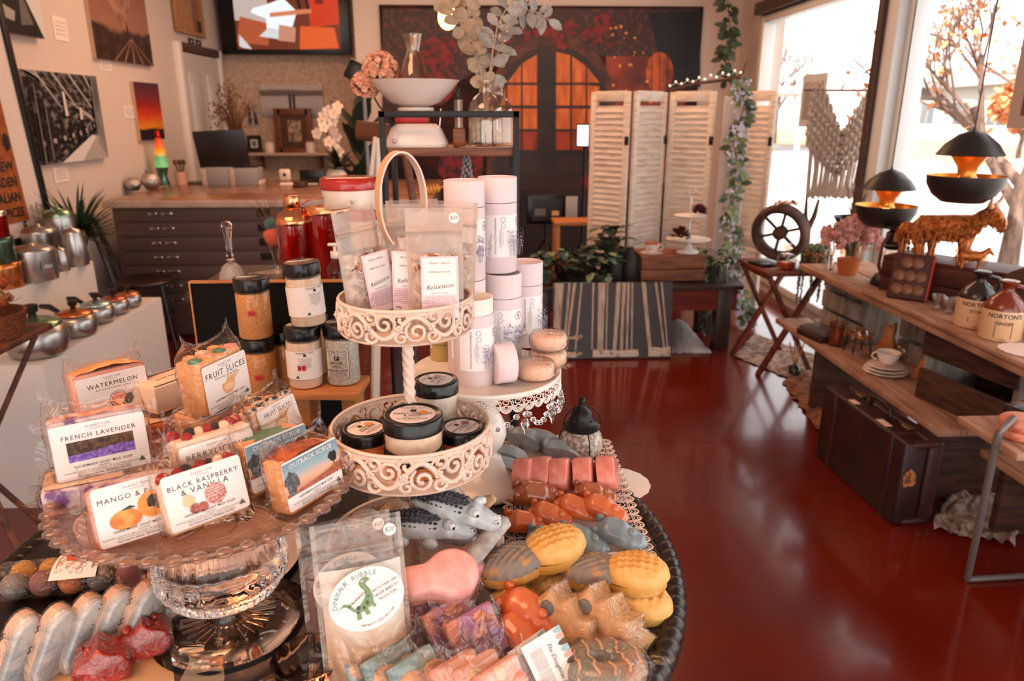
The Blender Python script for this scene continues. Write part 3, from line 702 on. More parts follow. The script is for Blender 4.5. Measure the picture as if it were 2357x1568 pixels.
def salt_jar(label,px,col,lab,r=.0375,h=.134,rz=0,tilt=0,sticker=None,tri=True,loc=None,group='bath salt jars by the oak riser'):
 p=PZ(*px)if loc is None else V(*loc)
 t=thing('salt_jar',label,'jar',p,group=group,rot=(0,tilt,rz));lid=.026;q=h-lid
 mb=MB();mb.lathe([(0,.002),(r*.9,.002),(r*.95,.005),(r*.95,q-.006),(0,q-.006)],36,col);mb.build('bath_salts',t)
 mb=MB();mb.lathe([(0,0),(r*.94,0),(r*.985,.004),(r*.985,q-.004),(r*.93,q)],36,m_clearp);mb.build('jar_body',t)
 mb=MB();mb.lathe([(r*.9,q),(r,q),(r*1.01,q+.003),(r*1.01,h-.003),(r-.001,h),(r-.005,h),(r-.007,h-.001),(0,h-.001)],40,m_lid,rib=lambda a,v:.006*abs(sin(a*30))if .2<v<.55 else 0);mb.build('lid',t)
 if lab=='wrap':
  L=MB();L.grid(lambda u,v:((u-.5)*r*4.6,0,lerp(.024,.086,v)),40,1,PAPER);L.z=.0002
  q2=MB();q2.z=.0003
  for zz in(.0855,.0245):q2.box((-.0,zz,.0002),(r*4.5,.0006,.0002),INK)
  for k in range(10):ptext(q2,('Add a handful to running water','bliss out with salts and goat','milk, energised with essential','oils & herbal essences that','purify the mind and soften','silk & honey smells divine','oils combined with minerals','soothe your body and','promote healthy soft skin','products')[k],.03,.071-.0026*k,.0016,INK)
  ptext(q2,'PLANET YUM',.03,.0825,.004,INK,sp=1.1);q2.box((.03,.0775,.0004),(.006,.005,.0002),INK)
  pshape(q2,[(.008,.027),(.017,.027),(.0125,.0345)],GREENTRI);L.join(q2.xf(UP));L.bend(r+.0004)
  L.build('label',t)
 elif lab:
  w_,h_=.054,.07;L=pmb(w_,h_,.001);q2=L
  for x in(-w_/2+.0015,w_/2-.0015):L.box((x,0,.001),(.0012,h_-.003,.0003),INK)
  for y in(-h_/2+.0015,h_/2-.0015):L.box((0,y,.001),(w_-.003,.0012,.0003),INK)
  L.z=.0012;ptext(L,'PLANET YUM',0,.027,.005,GREY_INK,w=.043);ptext(L,'FINE FRAGRANCES',0,.0215,.002,GREY_INK)
  L.box((0,.0125,.0012),(.0095,.0095,.0002),INK);ptext(L,'P',0,.0125,.006,PAPER);L.z+=.0003
  for k,s_ in enumerate(lab.split('\n')):ptext(L,s_,0,.002-.008*k,.0052,off=.006,sp=1.1)
  ptext(L,'MINERAL BATH SOAK',0,-.0155,.0036,off=.015,w=.046)
  for k in range(4):ptext(L,'Epsom salt, mineral salt, goat milk powder',0,-.021-.003*k,.0016,GREY_INK)
  g2=MB();
  L.xf(T(0,0,.053)@UP).bend(r+.0002);L.build('label',t)
 if sticker:
  x,z=sticker;Lb=MB();Lb.box((0,0,0),(.017,.012,.0004),m_red);Lb.text('$10',0,0,INK,h=.005,z=.0004);Lb.xf(T(x,-.0004,z)@UP).bend(r+.0007);plab(Lb.build('price_sticker',t),'red price sticker')
 return t
m_salt=mt('salt_cream',(234,206,182),.7,n=((246,226,208),240,.4,.6),bump=(400,.4));m_salto=mt('salt_amber',(206,138,78),.7,n=((226,164,104),200,.35,.65),bump=(300,.4));m_saltg=mt('salt_grey',(176,176,172),.6,n=((222,222,218),300,.4,.6),bump=(400,.5))
salt_jar('cream bath salt jar with a red sticker at the left of the oak riser',(706,885,RZ),m_salt,'wrap',rz=-30,sticker=(.022,.05))
salt_jar('MOON LAKE bath soak jar of grey salts on the oak riser',(792,878,RZ),m_saltg,'MOON\nLAKE',rz=-8)
j=salt_jar('tilted cream bath salt jar stacked on top of the two riser jars',(706,885,RZ),m_salt,'wrap',rz=0,tilt=-3)
a_,b_=PZ(706,885,RZ),PZ(792,878,RZ);j.location=(lerp(a_.x,b_.x,.2),lerp(a_.y,b_.y,.2),RZ+.136)
d_=(ray(693,820)).normalized();salt_jar('dark lidded salt jar half hidden behind the riser jars',None,m_salto,'',loc=(a_.x+.0,a_.y+.085,RZ+.0),group='bath salt jars by the oak riser')
p=PZ(606,905,.895)
t=thing('jar_riser','low dark riser under the two amber salt jars','riser',(p.x+.02,p.y+.02,TZ));mb=MB();mb.box((0,0,.0225),(.16,.11,.045),mt('dark_riser',(34,22,18),.5),.003);mb.build('block',t)
salt_jar('amber bath salt jar with a red sticker, lower of the left stack',None,m_salto,'',loc=(p.x,p.y,.895),sticker=(.002,.05),rz=6)
salt_jar('amber bath salt jar with a red sticker, upper of the left stack',None,m_salto,'SUNSET\nGLOW',loc=(p.x-.001,p.y,1.0295),sticker=(.012,.062),rz=-72)if False else salt_jar('amber bath salt jar with a red sticker, upper of the left stack',None,m_salto,'',loc=(p.x-.001,p.y,1.0295),sticker=(.004,.062),rz=4)
salt_jar('amber bath salt jar behind the lower one of the left stack',None,m_salto,'',loc=(p.x+.045,p.y+.06,.895),sticker=(.012,.055),rz=20)
p=PY(608,800,1.72)
t=thing('blackboard','black board with a thin oak edge standing behind the salt jars','board',(-.506,1.73,0),rot=(0,0,0))
mb=MB();mb.box((0,0,.56),(.362,.014,1.12),mt('blackboard_face',(10,6,5),.7,spec=.15),.001);mb.build('panel',t)
mb=MB();mb.box((0,0,1.122),(.37,.018,.005),m_oak,.001);mb.box((-.183,0,.56),(.004,.018,1.12),m_oak,.001);mb.box((.183,0,.56),(.004,.018,1.12),m_oak,.001);mb.build('edge',t)
m_tube=mt('tube_lilac',(226,206,206),.55);m_tubein=mt('tube_inside',(214,180,156),.7);m_tubew=mt('tube_neck',(240,230,220),.5)
m_lil=P('lilac',(176,164,186));m_lil2=P('lilac_grey',(150,146,156))
def tube_label(seed):
 L=MB();L.grid(lambda u,v:((u-.5)*.094,0,lerp(-.036,.036,v)),24,1,mt('tube_sticker',(240,230,228),.35));q=MB();q.z=.0002
 ptext(q,'MORBURNCOLLECTION.COM.AU',-.027,0,.0036,w=.062,rot=-90)
 for k in range(4):ptext(q,('Contents 1 x bath bomb','Sodium bicarbonate, citric acid, cornflour','Epsom salt, oil of lavender, colour','For external use only')[k],-.014-.0022*k,-.004,.0016,GREY_INK,rot=-90)
 for cx,cy,r in((-.014,.028,.004),(-.0135,.018,.004),(.022,.024,.0075)):
  pts=[(x,y,q.z)for x,y in circ(18,r,cx,cy)];q.tube(pts,.00025,GREY_INK,4,True)
 pshape(q,rag(.022,.024,.0032,9,.6,4),P('logo_rose',(206,130,126)))
 ptext(q,'MORBURN',.022,.0295,.0015);ptext(q,'COLLECTION',.022,.0185,.0014)
 g=random.Random(seed)
 for k in range(30):
  x=g.uniform(-.006,.034);b=-.034+.3*abs(x-.012);
  for i in range(3):
   y=b+.006*i+g.uniform(.008,.03);pshape(q,rag(x+g.uniform(-.002,.002),y,g.uniform(.0009,.0018),6,.5,k),(m_lil,m_lil2)[k%2])
  q.tube([(x*.7,-.034,q.z),(x,b+.02,q.z)],.00018,m_lil2,3)
 ptext(q,'Sleep',.021,.002,.01,w=.02,shear=.4,off=-.004,rot=62);ptext(q,'AROMA BATH BOMB',.022,-.012,.0022)
 q.xf(UP);L.join(q);return L
def aroma_tube(label,loc,rz=0,lid=True,h=.163,seed=1,r=.0335):
 t=thing('aroma_tube',label,'tube',loc,rz+30,'lilac aroma tubes on the cake stand')
 mb=MB();k=h*.74
 mb.lathe([(0,0),(r-.001,0),(r,.001),(r,k-.0005),(r-.0025,k-.0005),(r-.0025,.004),(0,.004)],44,m_tube);mb.build('body',t)
 if lid:
  mb=MB();mb.lathe([(r-.002,k+.0005),(r,k+.0005),(r,h-.001),(r-.0008,h),(r-.0022,h),(r-.003,h-.001),(r-.003,h-.005),(0,h-.005)],44,m_tube);mb.build('lid',t)
 else:
  mb=MB();mb.lathe([(r-.0022,k),(r-.0012,k),(r-.0012,h*.9),(r-.003,h*.9),(r-.003,.006),(0,.006)],44,m_tubew);plab(mb.build('neck',t),'white inner neck of the open tube')
 L=tube_label(seed).xf(T(0,0,h*.4));L.bend(r+.0004);L.build('label',t)
 return t
cz=TZ+CZ
A=PZ(1092,878,cz);D=PZ(1072,640,cz+.164);E=PZ(1146,622,cz+.164)
B=PZ(1158,828,cz);Cc=PZ(1208,790,cz)
aroma_tube('open lilac tube without its lid at the front of the cake stand',A,8,False,seed=1)
aroma_tube('lilac tube right behind the round lid that stands on its edge',B,-16,seed=2)
aroma_tube('rearmost lilac tube at the right, seen past its neighbours',Cc,12,seed=3)
aroma_tube('upper lilac tube on the left, right behind the frosted salt pouches',D,4,seed=4)
aroma_tube('upper lilac tube on the right, in front of the black rack post',E,8,seed=5)
aroma_tube('lilac tube mostly hidden behind the open tube, carrying the upper left one',V(D.x,D.y,cz),0,seed=6)
p=PZ(1156,880,cz)
t=thing('tube_cover','lilac tube lid standing on its edge beside the open tube','lid',(p.x,p.y,cz+.0345),rot=(0,90,16))
mb=MB();mb.lathe([(0,-.016),(.033,-.016),(.0345,-.0145),(.0345,.017),(.0325,.018),(.0315,.016),(.0315,-.012),(0,-.012)],44,m_tube);mb.build('lid_shell',t)
m_bb=mt('bath_bomb_peach',(232,190,166),.7,bump=(150,.15))
m_crk=film('crinkled_wrap',(255,250,246),1.3,.04,.09,(55,.8))
for lab,loc in(('peach round bath bomb in clear wrap at the front edge of the cake stand',PZ(1232,868,cz)),('wrapped peach round bath bomb under another at the right of the cake stand',PZ(1262,838,cz)),('wrapped peach round bath bomb stacked on top at the right of the cake stand',PZ(1262,838,cz)+V(0,0,.031))):
 t=thing('bath_bomb',lab,'bath bomb',loc,group='wrapped round bath bombs on the cake stand')
 mb=MB();mb.lathe([(0,.001),(.028,.001),(.033,.006),(.0335,.018),(.029,.026),(.02,.0275),(0,.028)],32,m_bb);mb.build('bomb',t)
 mb=MB();mb.lathe([(0,.0),(.031,.0),(.0355,.006),(.0355,.02),(.03,.029),(0,.0295)],32,m_crk,rib=lambda a,v:.03*sin(a*9)*sin(a*4+1))
 for k in range(3):leaf(mb,(.033,-.004+.004*k,.014),(1,.3*k-.2,.5-.3*k),.03,.022,m_crk)
 mb.build('wrapper',t)
p=PZ(1018,826,cz)
t=thing('oil_bottle','bottle of pale yellow oil with a white label behind the open tube','bottle',p);mb=MB();mb.lathe([(0,0),(.021,0),(.022,.003),(.022,.06),(.018,.07),(.01,.075),(.01,.082),(0,.082)],28,mt('yellow_oil',(226,190,112),.15,trans=.4));mb.build('bottle_body',t)
L=pmb(.045,.034,.001);ptext(L,'Bath & Body Oil',0,.008,.0035);ptext(L,'Rosehip, Vanilla',0,0,.0025);ptext(L,'MorburnCollection',0,-.009,.003);L.xf(T(0,0,.042)@UP).bend(.0222);L.build('label',t)
mb=MB();mb.cyl((0,0,.0825),.0115,.02,BLACK,20);mb.build('cap',t)
m_frost=film('frosted_pouch',(244,232,222),.8,.04,.25,(30,.3),.27,(240,226,216));m_clrp=film('clear_pouch',(250,244,238),1.2,.05,.1,(22,.6),.06)
m_himal=mt('pink_salt',(178,116,80),.6,n=((244,220,198),120,.38,.58),bump=(140,1.));m_herb=mt('herb_flecks',(74,60,58),.7);m_foil=mt('pouch_silver',(200,190,184),.3,metal=.6)
m_lpink=mt('label_pink',(236,200,202),.5)
def pouch(t,w,h,d,mf,fill,mfill,flecks=0,seed=0,bulge=1.):
 def prof(v):return(.75+.5*v/.25 if v<.25 else 1.25 if v<.45 else 1.25*(1-((v-.45)/.5))if v<.95 else 0.)*.8
 def sheet(sg,k=1.,inset=0.):
  def fn(u,v):
   x=(u-.5)*2;y=sg*d/2*prof(v*k)*(1-abs(x)**2.6)*bulge+.0015*nz((x*2,v*5,seed),1.3)
   y+=.0022*nz((x*3,v*9,seed+4),1.)*(1 if v<.75 else .4)
   return(x*(w/2-inset)*(1-.02*sin(pi*v)),y*(1-inset*12)-.004*(1 if .8<v<.83 else 0),v*h*k+(inset if inset else 0))
  return fn
 mb=MB();mb.grid(sheet(-1),18,34,mf);mb.grid(sheet(1),18,34,mf)
 for zz in(.8,.835):mb.tube([(x,-.0016,zz*h)for x in(-w/2+.002,0,w/2-.002)],.0011,mf,6)
 for sx in(-1,1):mb.box((sx*(w/2-.0025),0,h/2),(.0055,.001,h),mf)
 mb.build('pouch',t)
 mb=MB();mb.grid(sheet(-1,fill,.005),14,22,mfill);mb.grid(sheet(1,fill,.005),14,22,mfill)
 g=random.Random(seed)
 for k in range(flecks):
  u,v=g.uniform(.08,.92),g.uniform(.04,.96);p=Vector(sheet(-1,fill,.005)(u,v));a=g.uniform(0,pi);q=Vector((cos(a),0,sin(a)))*g.uniform(.0015,.004)
  mb.tube([p-q-V(0,.0004,0),p+q-V(0,.0004,0)],g.uniform(.0004,.0008),m_herb,4)
 mb.build('contents',t)
def sticker_round(s,r):L=MB();L.prism(circ(20,r),.0004,PAPER);L.text(s,0,0,GREY_INK,w=r*1.5,z=.0007,shear=.3,off=-.003);return L.xf(UP)
def relax_label():
 L=MB();w_,h_=.046,.077;L.prism(rrect(w_,h_,.0005),.0004,m_lpink);L.z=.0006
 pshape(L,[(-.02,-.009),(.02,-.009),(.02,.036),(-.02,.036)],PAPER)
 ptext(L,'Morburn Collection',0,.0305,.005,w=.026,shear=.5,off=-.006,sp=.9);ptext(L,'MINERAL BATH SOAK',0,.0195,.0028,w=.027)
 ptext(L,'Relaxation',0,.0015,.008,w=.034,shear=.35,off=-.004,rot=6);ptext(L,'Hand Made in Australia',0,-.0067,.0016,GREY_INK)
 for k in range(8):ptext(L,('Magnesium Chloride, Rock Sea Salt, Pink Himalayan Salt,','Epsom Salt, Sodium Bicarbonate, Australian Kaolin Clay','Essential Fragrance Oils of Orange, Lavender,','Gardenia & Musk, Chamomile Flower, Lavender','Corn Flower & Calendula Flower','Directions for use: pour desired amount into running bath','soak for a minimum of 20mins, rinse in a cool shower','morburncollection.com.au')[k],0,-.012-.0024*k,.0016,GREY_INK,w=.037 if k in(0,1,5)else None)
 ptext(L,'300g',-.016,-.0345,.0028);return L.xf(UP)
tz=TZ+.382
def relax(label,px,t_,yaw,lean=0,tilt=0,w=.07,sticker=True,seed=1,lab=True,dz=0):
 q=PT(*px,t_);t=thing('salt_pouch',label,'pouch',M=T(q.x,q.y,tz+dz)@R('Z',yaw)@R('Y',lean)@R('X',-tilt),group='frosted bath salt pouches on the top tray')
 pouch(t,w,.158,.034,m_frost,.62,m_himal,90,seed)
 if lab:relax_label().xf(T(.006,-.0215,.062)@R('X',-3)).build('label',t)
 if sticker:sticker_round('$20',.0068).xf(T(w*.36,-.0035,.146)).build('price_sticker',t)
 return t
relax('frosted pouch of Relaxation bath soak at the front of the top tray',(1002,640),.925,2,0,3,seed=1)
relax('frosted bath soak pouch half hidden behind the front one on the top tray',(938,640),.965,-2,0,3,seed=2)
relax('frosted bath soak pouch leaning left, seen nearly edge on',(850,640),.945,52,-4,4,sticker=False,seed=3)
relax('frosted bath soak pouch behind the pole on the top tray',(960,600),1.012,0,-2,3,lab=False,sticker=False,seed=4)
relax('frosted bath soak pouch at the back right of the top tray',(1028,600),.995,-6,3,3,lab=False,sticker=False,seed=5)
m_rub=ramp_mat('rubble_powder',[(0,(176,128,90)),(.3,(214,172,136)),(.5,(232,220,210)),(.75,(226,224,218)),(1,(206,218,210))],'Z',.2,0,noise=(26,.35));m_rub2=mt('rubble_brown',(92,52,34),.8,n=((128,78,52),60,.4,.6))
m_dino=P('dino_green',(120,142,104));m_dino2=P('dino_dark',(64,82,58));m_teal=P('teal_letters',(108,146,150))
def dino_label():
 L=MB();L.prism(circ(48,.043,ry=.034),.0004,PAPER);L.z=.0007
 s_='DINOSAUR RUBBLE'
 for i,ch in enumerate(s_):
  a=radians(lerp(172,62,i/(len(s_)-1)))
  if ch!=' ':L.text(ch,.0365*cos(a),.0275*sin(a),m_teal,h=.0052,z=L.z,off=.012,rot=math.degrees(atan2(.0275*cos(a),-.0365*sin(a)))-180)
 s_='Morburn Collection'
 for i,ch in enumerate(s_):
  a=radians(lerp(248,312,i/(len(s_)-1)))
  if ch!=' ':L.text(ch,.0365*cos(a),.0285*sin(a),INK,h=.0034,z=L.z,rot=math.degrees(atan2(.0285*cos(a),-.0365*sin(a))))
 for k,q in enumerate(('BATH TIME HAS','NEVER BEEN SO','MUCH FUN')):ptext(L,q,.0235,.007-.006*k,.003,rot=8)
 body=[(-.034,.0),(-.026,.004),(-.02,.001),(-.016,-.006),(-.008,-.003),(-.002,.002),(.001,.008),(-.003,.014),(-.004,.019),(.0,.0235),(.006,.024),(.009,.021),(.009,.0185),(.004,.0175),(.0035,.0155),(.0065,.009),(.0075,.001),(.006,-.006),(.008,-.0115),(.004,-.012),(.003,-.009),(-.002,-.0105),(-.001,-.017),(-.006,-.017),(-.007,-.012),(-.011,-.012),(-.012,-.019),(-.0175,-.0185),(-.0155,-.011),(-.02,-.006),(-.023,-.001),(-.028,.001)]
 pshape(L,body,m_dino)
 for x,y,r in((-.012,-.006,.0025),(-.006,-.008,.002),(-.001,-.004,.0024),(-.014,-.0105,.0018),(.002,.002,.0012)):pshape(L,rag(x,y,r,8,.4,int(r*1e5)),m_dino2)
 pshape(L,circ(10,.0016,.001,.0205),WHITE);pshape(L,circ(8,.0008,.0012,.0205),INK);pshape(L,[(.005,.0195),(.009,.0205),(.008,.0185)],P('mouth',(206,110,100)))
 for k in range(10):x,y=lerp(-.022,.0,k/9),(.0025+.004*abs(sin(k))*.2)+lerp(-.003,.006,k/9);pshape(L,[(x-.001,y-.002),(x+.001,y-.002),(x,y+.001)],m_dino2)
 return L.xf(R('Z',12)).xf(UP)
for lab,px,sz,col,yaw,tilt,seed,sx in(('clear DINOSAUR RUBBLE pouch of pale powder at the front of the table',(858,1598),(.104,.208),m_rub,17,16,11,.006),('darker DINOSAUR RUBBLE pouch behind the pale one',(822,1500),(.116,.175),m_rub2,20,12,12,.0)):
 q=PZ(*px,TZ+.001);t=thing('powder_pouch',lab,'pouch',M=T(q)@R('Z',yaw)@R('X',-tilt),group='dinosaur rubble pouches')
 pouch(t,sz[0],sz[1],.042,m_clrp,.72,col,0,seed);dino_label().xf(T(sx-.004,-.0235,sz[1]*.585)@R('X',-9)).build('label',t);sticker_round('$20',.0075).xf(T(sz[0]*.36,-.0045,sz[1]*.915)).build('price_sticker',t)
bz=TZ+.009
m_croc=mt('croc_grey',(176,178,178),.4,n=((206,208,206),60,.4,.65),bump=(260,.08),coat=.3);m_crocd=mt('croc_charcoal',(62,60,70),.5,n=((84,82,92),160,.4,.6),bump=(220,.5))
def lofted(mb,st,n,m,M=None,belly=.6):
 """st: list of (x, zc, ry, rz) cross sections along x"""
 def fn(u,v):
  k=u*(len(st)-1);i=min(int(k),len(st)-2);f=k-i;f=f*f*(3-2*f)
  x,zc,ry,rz=[lerp(st[i][q],st[i+1][q],f)for q in range(4)]
  a=2*pi*v;s=sin(a)
  return(lerp(st[i][0],st[i+1][0],k-i),ry*cos(a),zc+rz*(s if s>0 else s*belly))
 mb.grid(fn,(len(st)-1)*5,n,m,cv=True,M=M)
def crocodile(label,M):
 t=thing('crocodile_bath_bomb',label,'bath bomb',M=M,group='grey crocodile bath bombs in the lower tray')
 mb=MB();lofted(mb,[(-.062,.012,.003,.003),(-.045,.014,.014,.012),(-.02,.018,.022,.018),(.0,.019,.022,.019),(.016,.019,.019,.017),(.026,.021,.018,.018),(.038,.017,.0155,.0145),(.052,.015,.013,.012),(.06,.015,.009,.008),(.063,.014,.002,.002)],20,m_croc)
 for sy in(-1,1):
  mb.ball((.028,sy*.009,.034),(.0075,.007,.0075),m_croc,12);mb.ball((.057,sy*.005,.023),(.004,.0035,.003),m_croc,8)
  for x in(-.03,.006):mb.ball((x,sy*.021,.009),(.011,.008,.009),m_croc,10)
 mb.build('body',t)
 mb=MB();lofted(mb,[(-.06,.013,.004,.0042),(-.045,.0155,.011,.0125),(-.02,.02,.0165,.018),(.0,.0215,.0165,.0185),(.014,.021,.0125,.0165),(.02,.022,.006,.015)],20,m_crocd)
 for i in range(11):
  for j in range(-3,4):
   x=-.05+.0062*i;a=j*.33;q=lerp(.7,1,min(1,i/5));mb.ball((x,.0165*q*sin(a),.0205+.0185*q*cos(a)-.002*(1-q)*4),(.0028,.0026,.0012),m_crocd,6)
 plab(mb.build('back_scales',t),'charcoal scaly back')
 for sy in(-1,1):
  e=MB();e.ball((.0325,sy*.0125,.0355),(.0052,.0044,.0055),mt('croc_eye',(214,212,206),.3),10);e.ball((.0352,sy*.0143,.0355),(.0026,.0022,.003),m_lid,8);e.ball((.0605,sy*.0062,.0245),(.0012,.0012,.001),m_lid,6);e.build('eye',t)
 return t
c1=PZ(985,1232,.935)
crocodile('grey crocodile bath bomb with charcoal back, lying in front in the lower tray',T(c1)@R('Z',-8)@R('X',18)@R('Y',4)@S(1.1))
crocodile('grey crocodile bath bomb with charcoal back, behind the front crocodile',T(PZ(1045,1195,.955))@R('Z',-22)@R('X',14)@R('Y',10)@S(1.1))
m_ball=mt('bath_bomb_grey',(186,182,180),.6,n=((212,206,200),70,.4,.6),bump=(200,.1));m_ballo=mt('bath_bomb_tan',(204,168,138),.6,n=((196,188,182),40,.4,.6))
def ball_bomb(label,px,z,r,m,rz,tagp=True):
 p=PZ(*px,z);t=thing('round_bath_bomb',label,'bath bomb',p,rz,'wrapped ball bath bombs in the lower tray')
 mb=MB();mb.ball((0,0,0),r,m,28,k=18);mb.build('bomb',t)
 mb=MB();mb.ball((0,0,0),(r*1.04,r*1.04,r*1.04),m_crk,24,k=14,fn=lambda d:1+.035*nz(d,3.5,rz))
 leaf(mb,(r*.7,r*.5,-r*.2),(1,.4,.3),r*.9,r*.8,m_crk);mb.build('wrapper',t)
 if tagp:
  L=MB();L.grid(lambda u,v:(lerp(-.55,.55,u)*r*2,0,lerp(-.22,.22,v)*r),16,2,PAPER);q=MB();q.z=.0003
  for k in range(4):q.text('bath bomb - sodium bicarbonate, citric acid',0,r*(.12-.08*k),GREY_INK,w=r*1.8,z=.0003)
  L.join(q.xf(UP));L.bend(r*1.05);L.xf(R('X',-38));L.build('paper_band',t)
ball_bomb('grey wrapped ball bath bomb with a paper band at the left of the lower tray',(842,1212),.906,.0275,m_ball,-20)
ball_bomb('tan ball bath bomb standing left of the pole in the lower tray',(912,1190),.9,.0275,m_ballo,10,False)
ball_bomb('large grey ball bath bomb with a paper band behind the crocodiles',(1028,1158),.905,.031,m_ball,-62)
def lump(label,M,st,m,cat='bath bomb',name='bath_bomb',group=None,extra=None,n=20,belly=.45):
 t=thing(name,label,cat,M=M,group=group);mb=MB();lofted(mb,st,n,m,belly=belly)
 if extra:extra(mb)
 mb.build('body',t);return t
m_yel=mt('bath_bomb_yellow',(212,172,116),.35,n=((190,150,110),40,.4,.65),coat=.3)
def horns(mb):
 for sy in(-1,1):mb.ball((-.012,sy*.009,.026),(.006,.005,.008),m_yel,10);mb.ball((-.006,sy*.015,.018),(.0035,.003,.0035),mt('pupil_brown',(90,56,36),.4),8)
lump('mustard coloured animal shaped bath bomb with dark dots behind the second crocodile',T(PZ(1112,1185,.935))@R('Z',12)@R('Y',-38),[(-.03,.012,.006,.006),(-.018,.014,.018,.017),(0,.013,.017,.015),(.016,.011,.014,.011),(.028,.009,.009,.008),(.032,.008,.002,.002)],m_yel,extra=horns)
m_gry=mt('bath_bomb_stone',(150,138,130),.6,n=((196,190,186),50,.35,.7),bump=(150,.3))
lump('long stone grey bath bomb leaning on the right rim of the lower tray',T(PZ(1120,1268,.925))@R('Z',48)@R('Y',-22),[(-.055,.012,.004,.004),(-.05,.013,.013,.012),(-.02,.013,.015,.013),(.02,.013,.014,.013),(.045,.012,.013,.013),(.052,.012,.004,.004)],m_gry)
lump('small grey bath bomb tucked under the crocodiles',T(PZ(1060,1260,.9))@R('Z',-10),[(-.03,.01,.004,.004),(-.02,.014,.014,.014),(0,.014,.016,.015),(.018,.012,.012,.012),(.026,.011,.003,.003)],m_croc)
m_pkb=mt('bath_bomb_pink',(228,150,140),.5,n=((236,172,160),60,.35,.65),bump=(240,.08),sss=.1)
def pink_round(label,px,z,M,s=1.):
 p=PZ(*px,z);t=thing('pink_bath_bomb',label,'bath bomb',M=T(p)@M@S(s),group='plain pink bath bombs in the lower tray')
 out=circ(26,.031,.012,0,.029,radians(-130),radians(130))+[(-.02,.017),(-.04,.018),(-.046,.008),(-.046,-.008),(-.04,-.018),(-.02,-.017)]
 mb=MB();mb.prism(out,.03,m_pkb,b=.009);mb.build('body',t);return t
pink_round('large plain pink bath bomb lying on top at the front of the lower tray',(1012,1345),.925,R('Z',20)@R('X',30),1.12)
pink_round('pink bath bomb at the right, behind the large pink one',(1085,1320),.895,R('Z',60)@R('X',15),.95)
pink_round('pink bath bomb at the bottom front, underneath the large pink one',(960,1378),.885,R('Z',10)@R('X',12),.85)
m_lace=mt('pink_white_lace_metal',(230,202,186),.4)
LP=T(.146,1.165,TZ+.004)@R('Z',0)
LW,LD=.155,.4
t=thing('lace_platter','rectangular pale metal platter with a broad pierced lace border under the bath bombs','platter',M=LP)
mb=MB();mb.box((0,0,.001),(LW,LD,.002),m_lace)
for sx in(-1,1):mb.box((sx*LW/2,0,.005),(.004,LD+.004,.01),m_lace,.001)
for sy in(-1,1):mb.box((0,sy*LD/2,.005),(LW+.004,.004,.01),m_lace,.001)
mb.build('dish',t)
def lace_unit(Lu,dp,m,r=.0009):
 """x 0..Lu along the edge, y 0..dp outwards"""
 u=MB()
 def c(p,q=r):u.tube([(x*Lu,y*dp,0)for x,y in p],q,m,4)
 c([(0,.0),(1,.0)],r*1.4);c([(.5+.5*cos(a),.58+.42*sin(a))for a in[pi*i/10 for i in range(11)]],r*1.5);c([(.5+.36*cos(a),.58+.27*sin(a))for a in[pi*i/8 for i in range(9)]])
 c([(.5+.2*cos(a),.56+.14*sin(a))for a in[pi*i/6 for i in range(7)]])
 for k in range(5):a=pi*(k+.5)/5;c([(.5+.36*cos(a),.58+.27*sin(a)),(.5+.5*cos(a),.58+.42*sin(a))])
 c([(.5+(.42-.03*i)*cos(.6*i),.28+(.24-.017*i)*sin(.6*i))for i in range(12)],r*1.2);c([(0,.1),(.1,.35),(0,.6)],r*1.3);c([(1,.1),(.9,.35),(1,.6)],r*1.3);c([(0,.58),(1,.58)],r*1.1)
 return u
mb=MB();u=lace_unit(.0212,.036,m_lace)
for k in range(8):
 for sx in(-1,1):mb.join(u,T(-.5*8*.0212+.0212*k,sx*LD/2,.006)@(S(1,sx,1)))
for k in range(20):
 for sx in(-1,1):mb.join(u,T(sx*LW/2,-.5*20*.0212+.0212*k,.006)@R('Z',90)@S(1,-sx,1))
mb.build('lace_border',t)
p=V(.238,1.2,TZ+.001)
t=thing('scalloped_plate','white embossed plate showing from under the right edge of the lace platter','plate',p);mb=MB();mb.lathe([(0,0),(.05,0),(.062,.002),(.064,.003),(.05,.0025),(0,.001)],60,WHITE,rib=lambda a,v:.03*abs(sin(a*8))if .3<v<.9 else 0);mb.build('dish',t)
pz=TZ+.006
m_foot=mt('bath_bomb_slate',(164,172,176),.35,n=((196,202,204),40,.4,.65),coat=.3)
def slab_bomb(label,M,out,th,m,name,group,b=.006,extra=None):
 t=thing(name,label,'bath bomb',M=M,group=group);mb=MB();mb.prism(out,th,m,b=b)
 if extra:extra(mb)
 mb.build('body',t);return t
footo=[(x,y)for x,y in circ(22,.019,0,0,.032)]
footo=[(x*(1-.22*(y/.032)+.0)if y<0 else x,y)for x,y in footo]
def toes(mb):
 for k in range(4):mb.ball((-.011+.0075*k,.03-.0012*abs(k-1.5),.012),(.005,.005,.007),m_foot,8)
gl='slate grey foot shaped bath bombs at the back of the platter'
for k,(px,rz,ti,lab)in enumerate((((1165,1060),20,62,'slate foot bath bomb at the left end, beside the cake stand stem'),((1203,1018),14,66,'slate foot bath bomb second from the cake stand stem'),((1240,1022),14,64,'slate foot bath bomb third from the cake stand stem'),((1292,1048),22,56,'slate foot bath bomb nearest the small black capped lantern'),((1150,1085),30,50,'slate foot bath bomb low down behind the cake stand stem'))):
 slab_bomb(lab,T(PZ(*px,pz+.02))@R('Z',rz+40)@R('Y',ti)@S(1.2),footo,.019,m_foot,'slate_bath_bomb',gl,.005,toes)
m_cor=mt('bath_bomb_coral',(212,112,96),.38,n=((222,134,116),60,.4,.6),coat=.25)
wav=[(-.036,-.012),(-.03,-.019),(-.012,-.02),(.0,-.016),(.012,-.02),(.028,-.018),(.036,-.006),(.034,.01),(.022,.019),(.005,.019),(-.006,.014),(-.018,.019),(-.032,.014)]
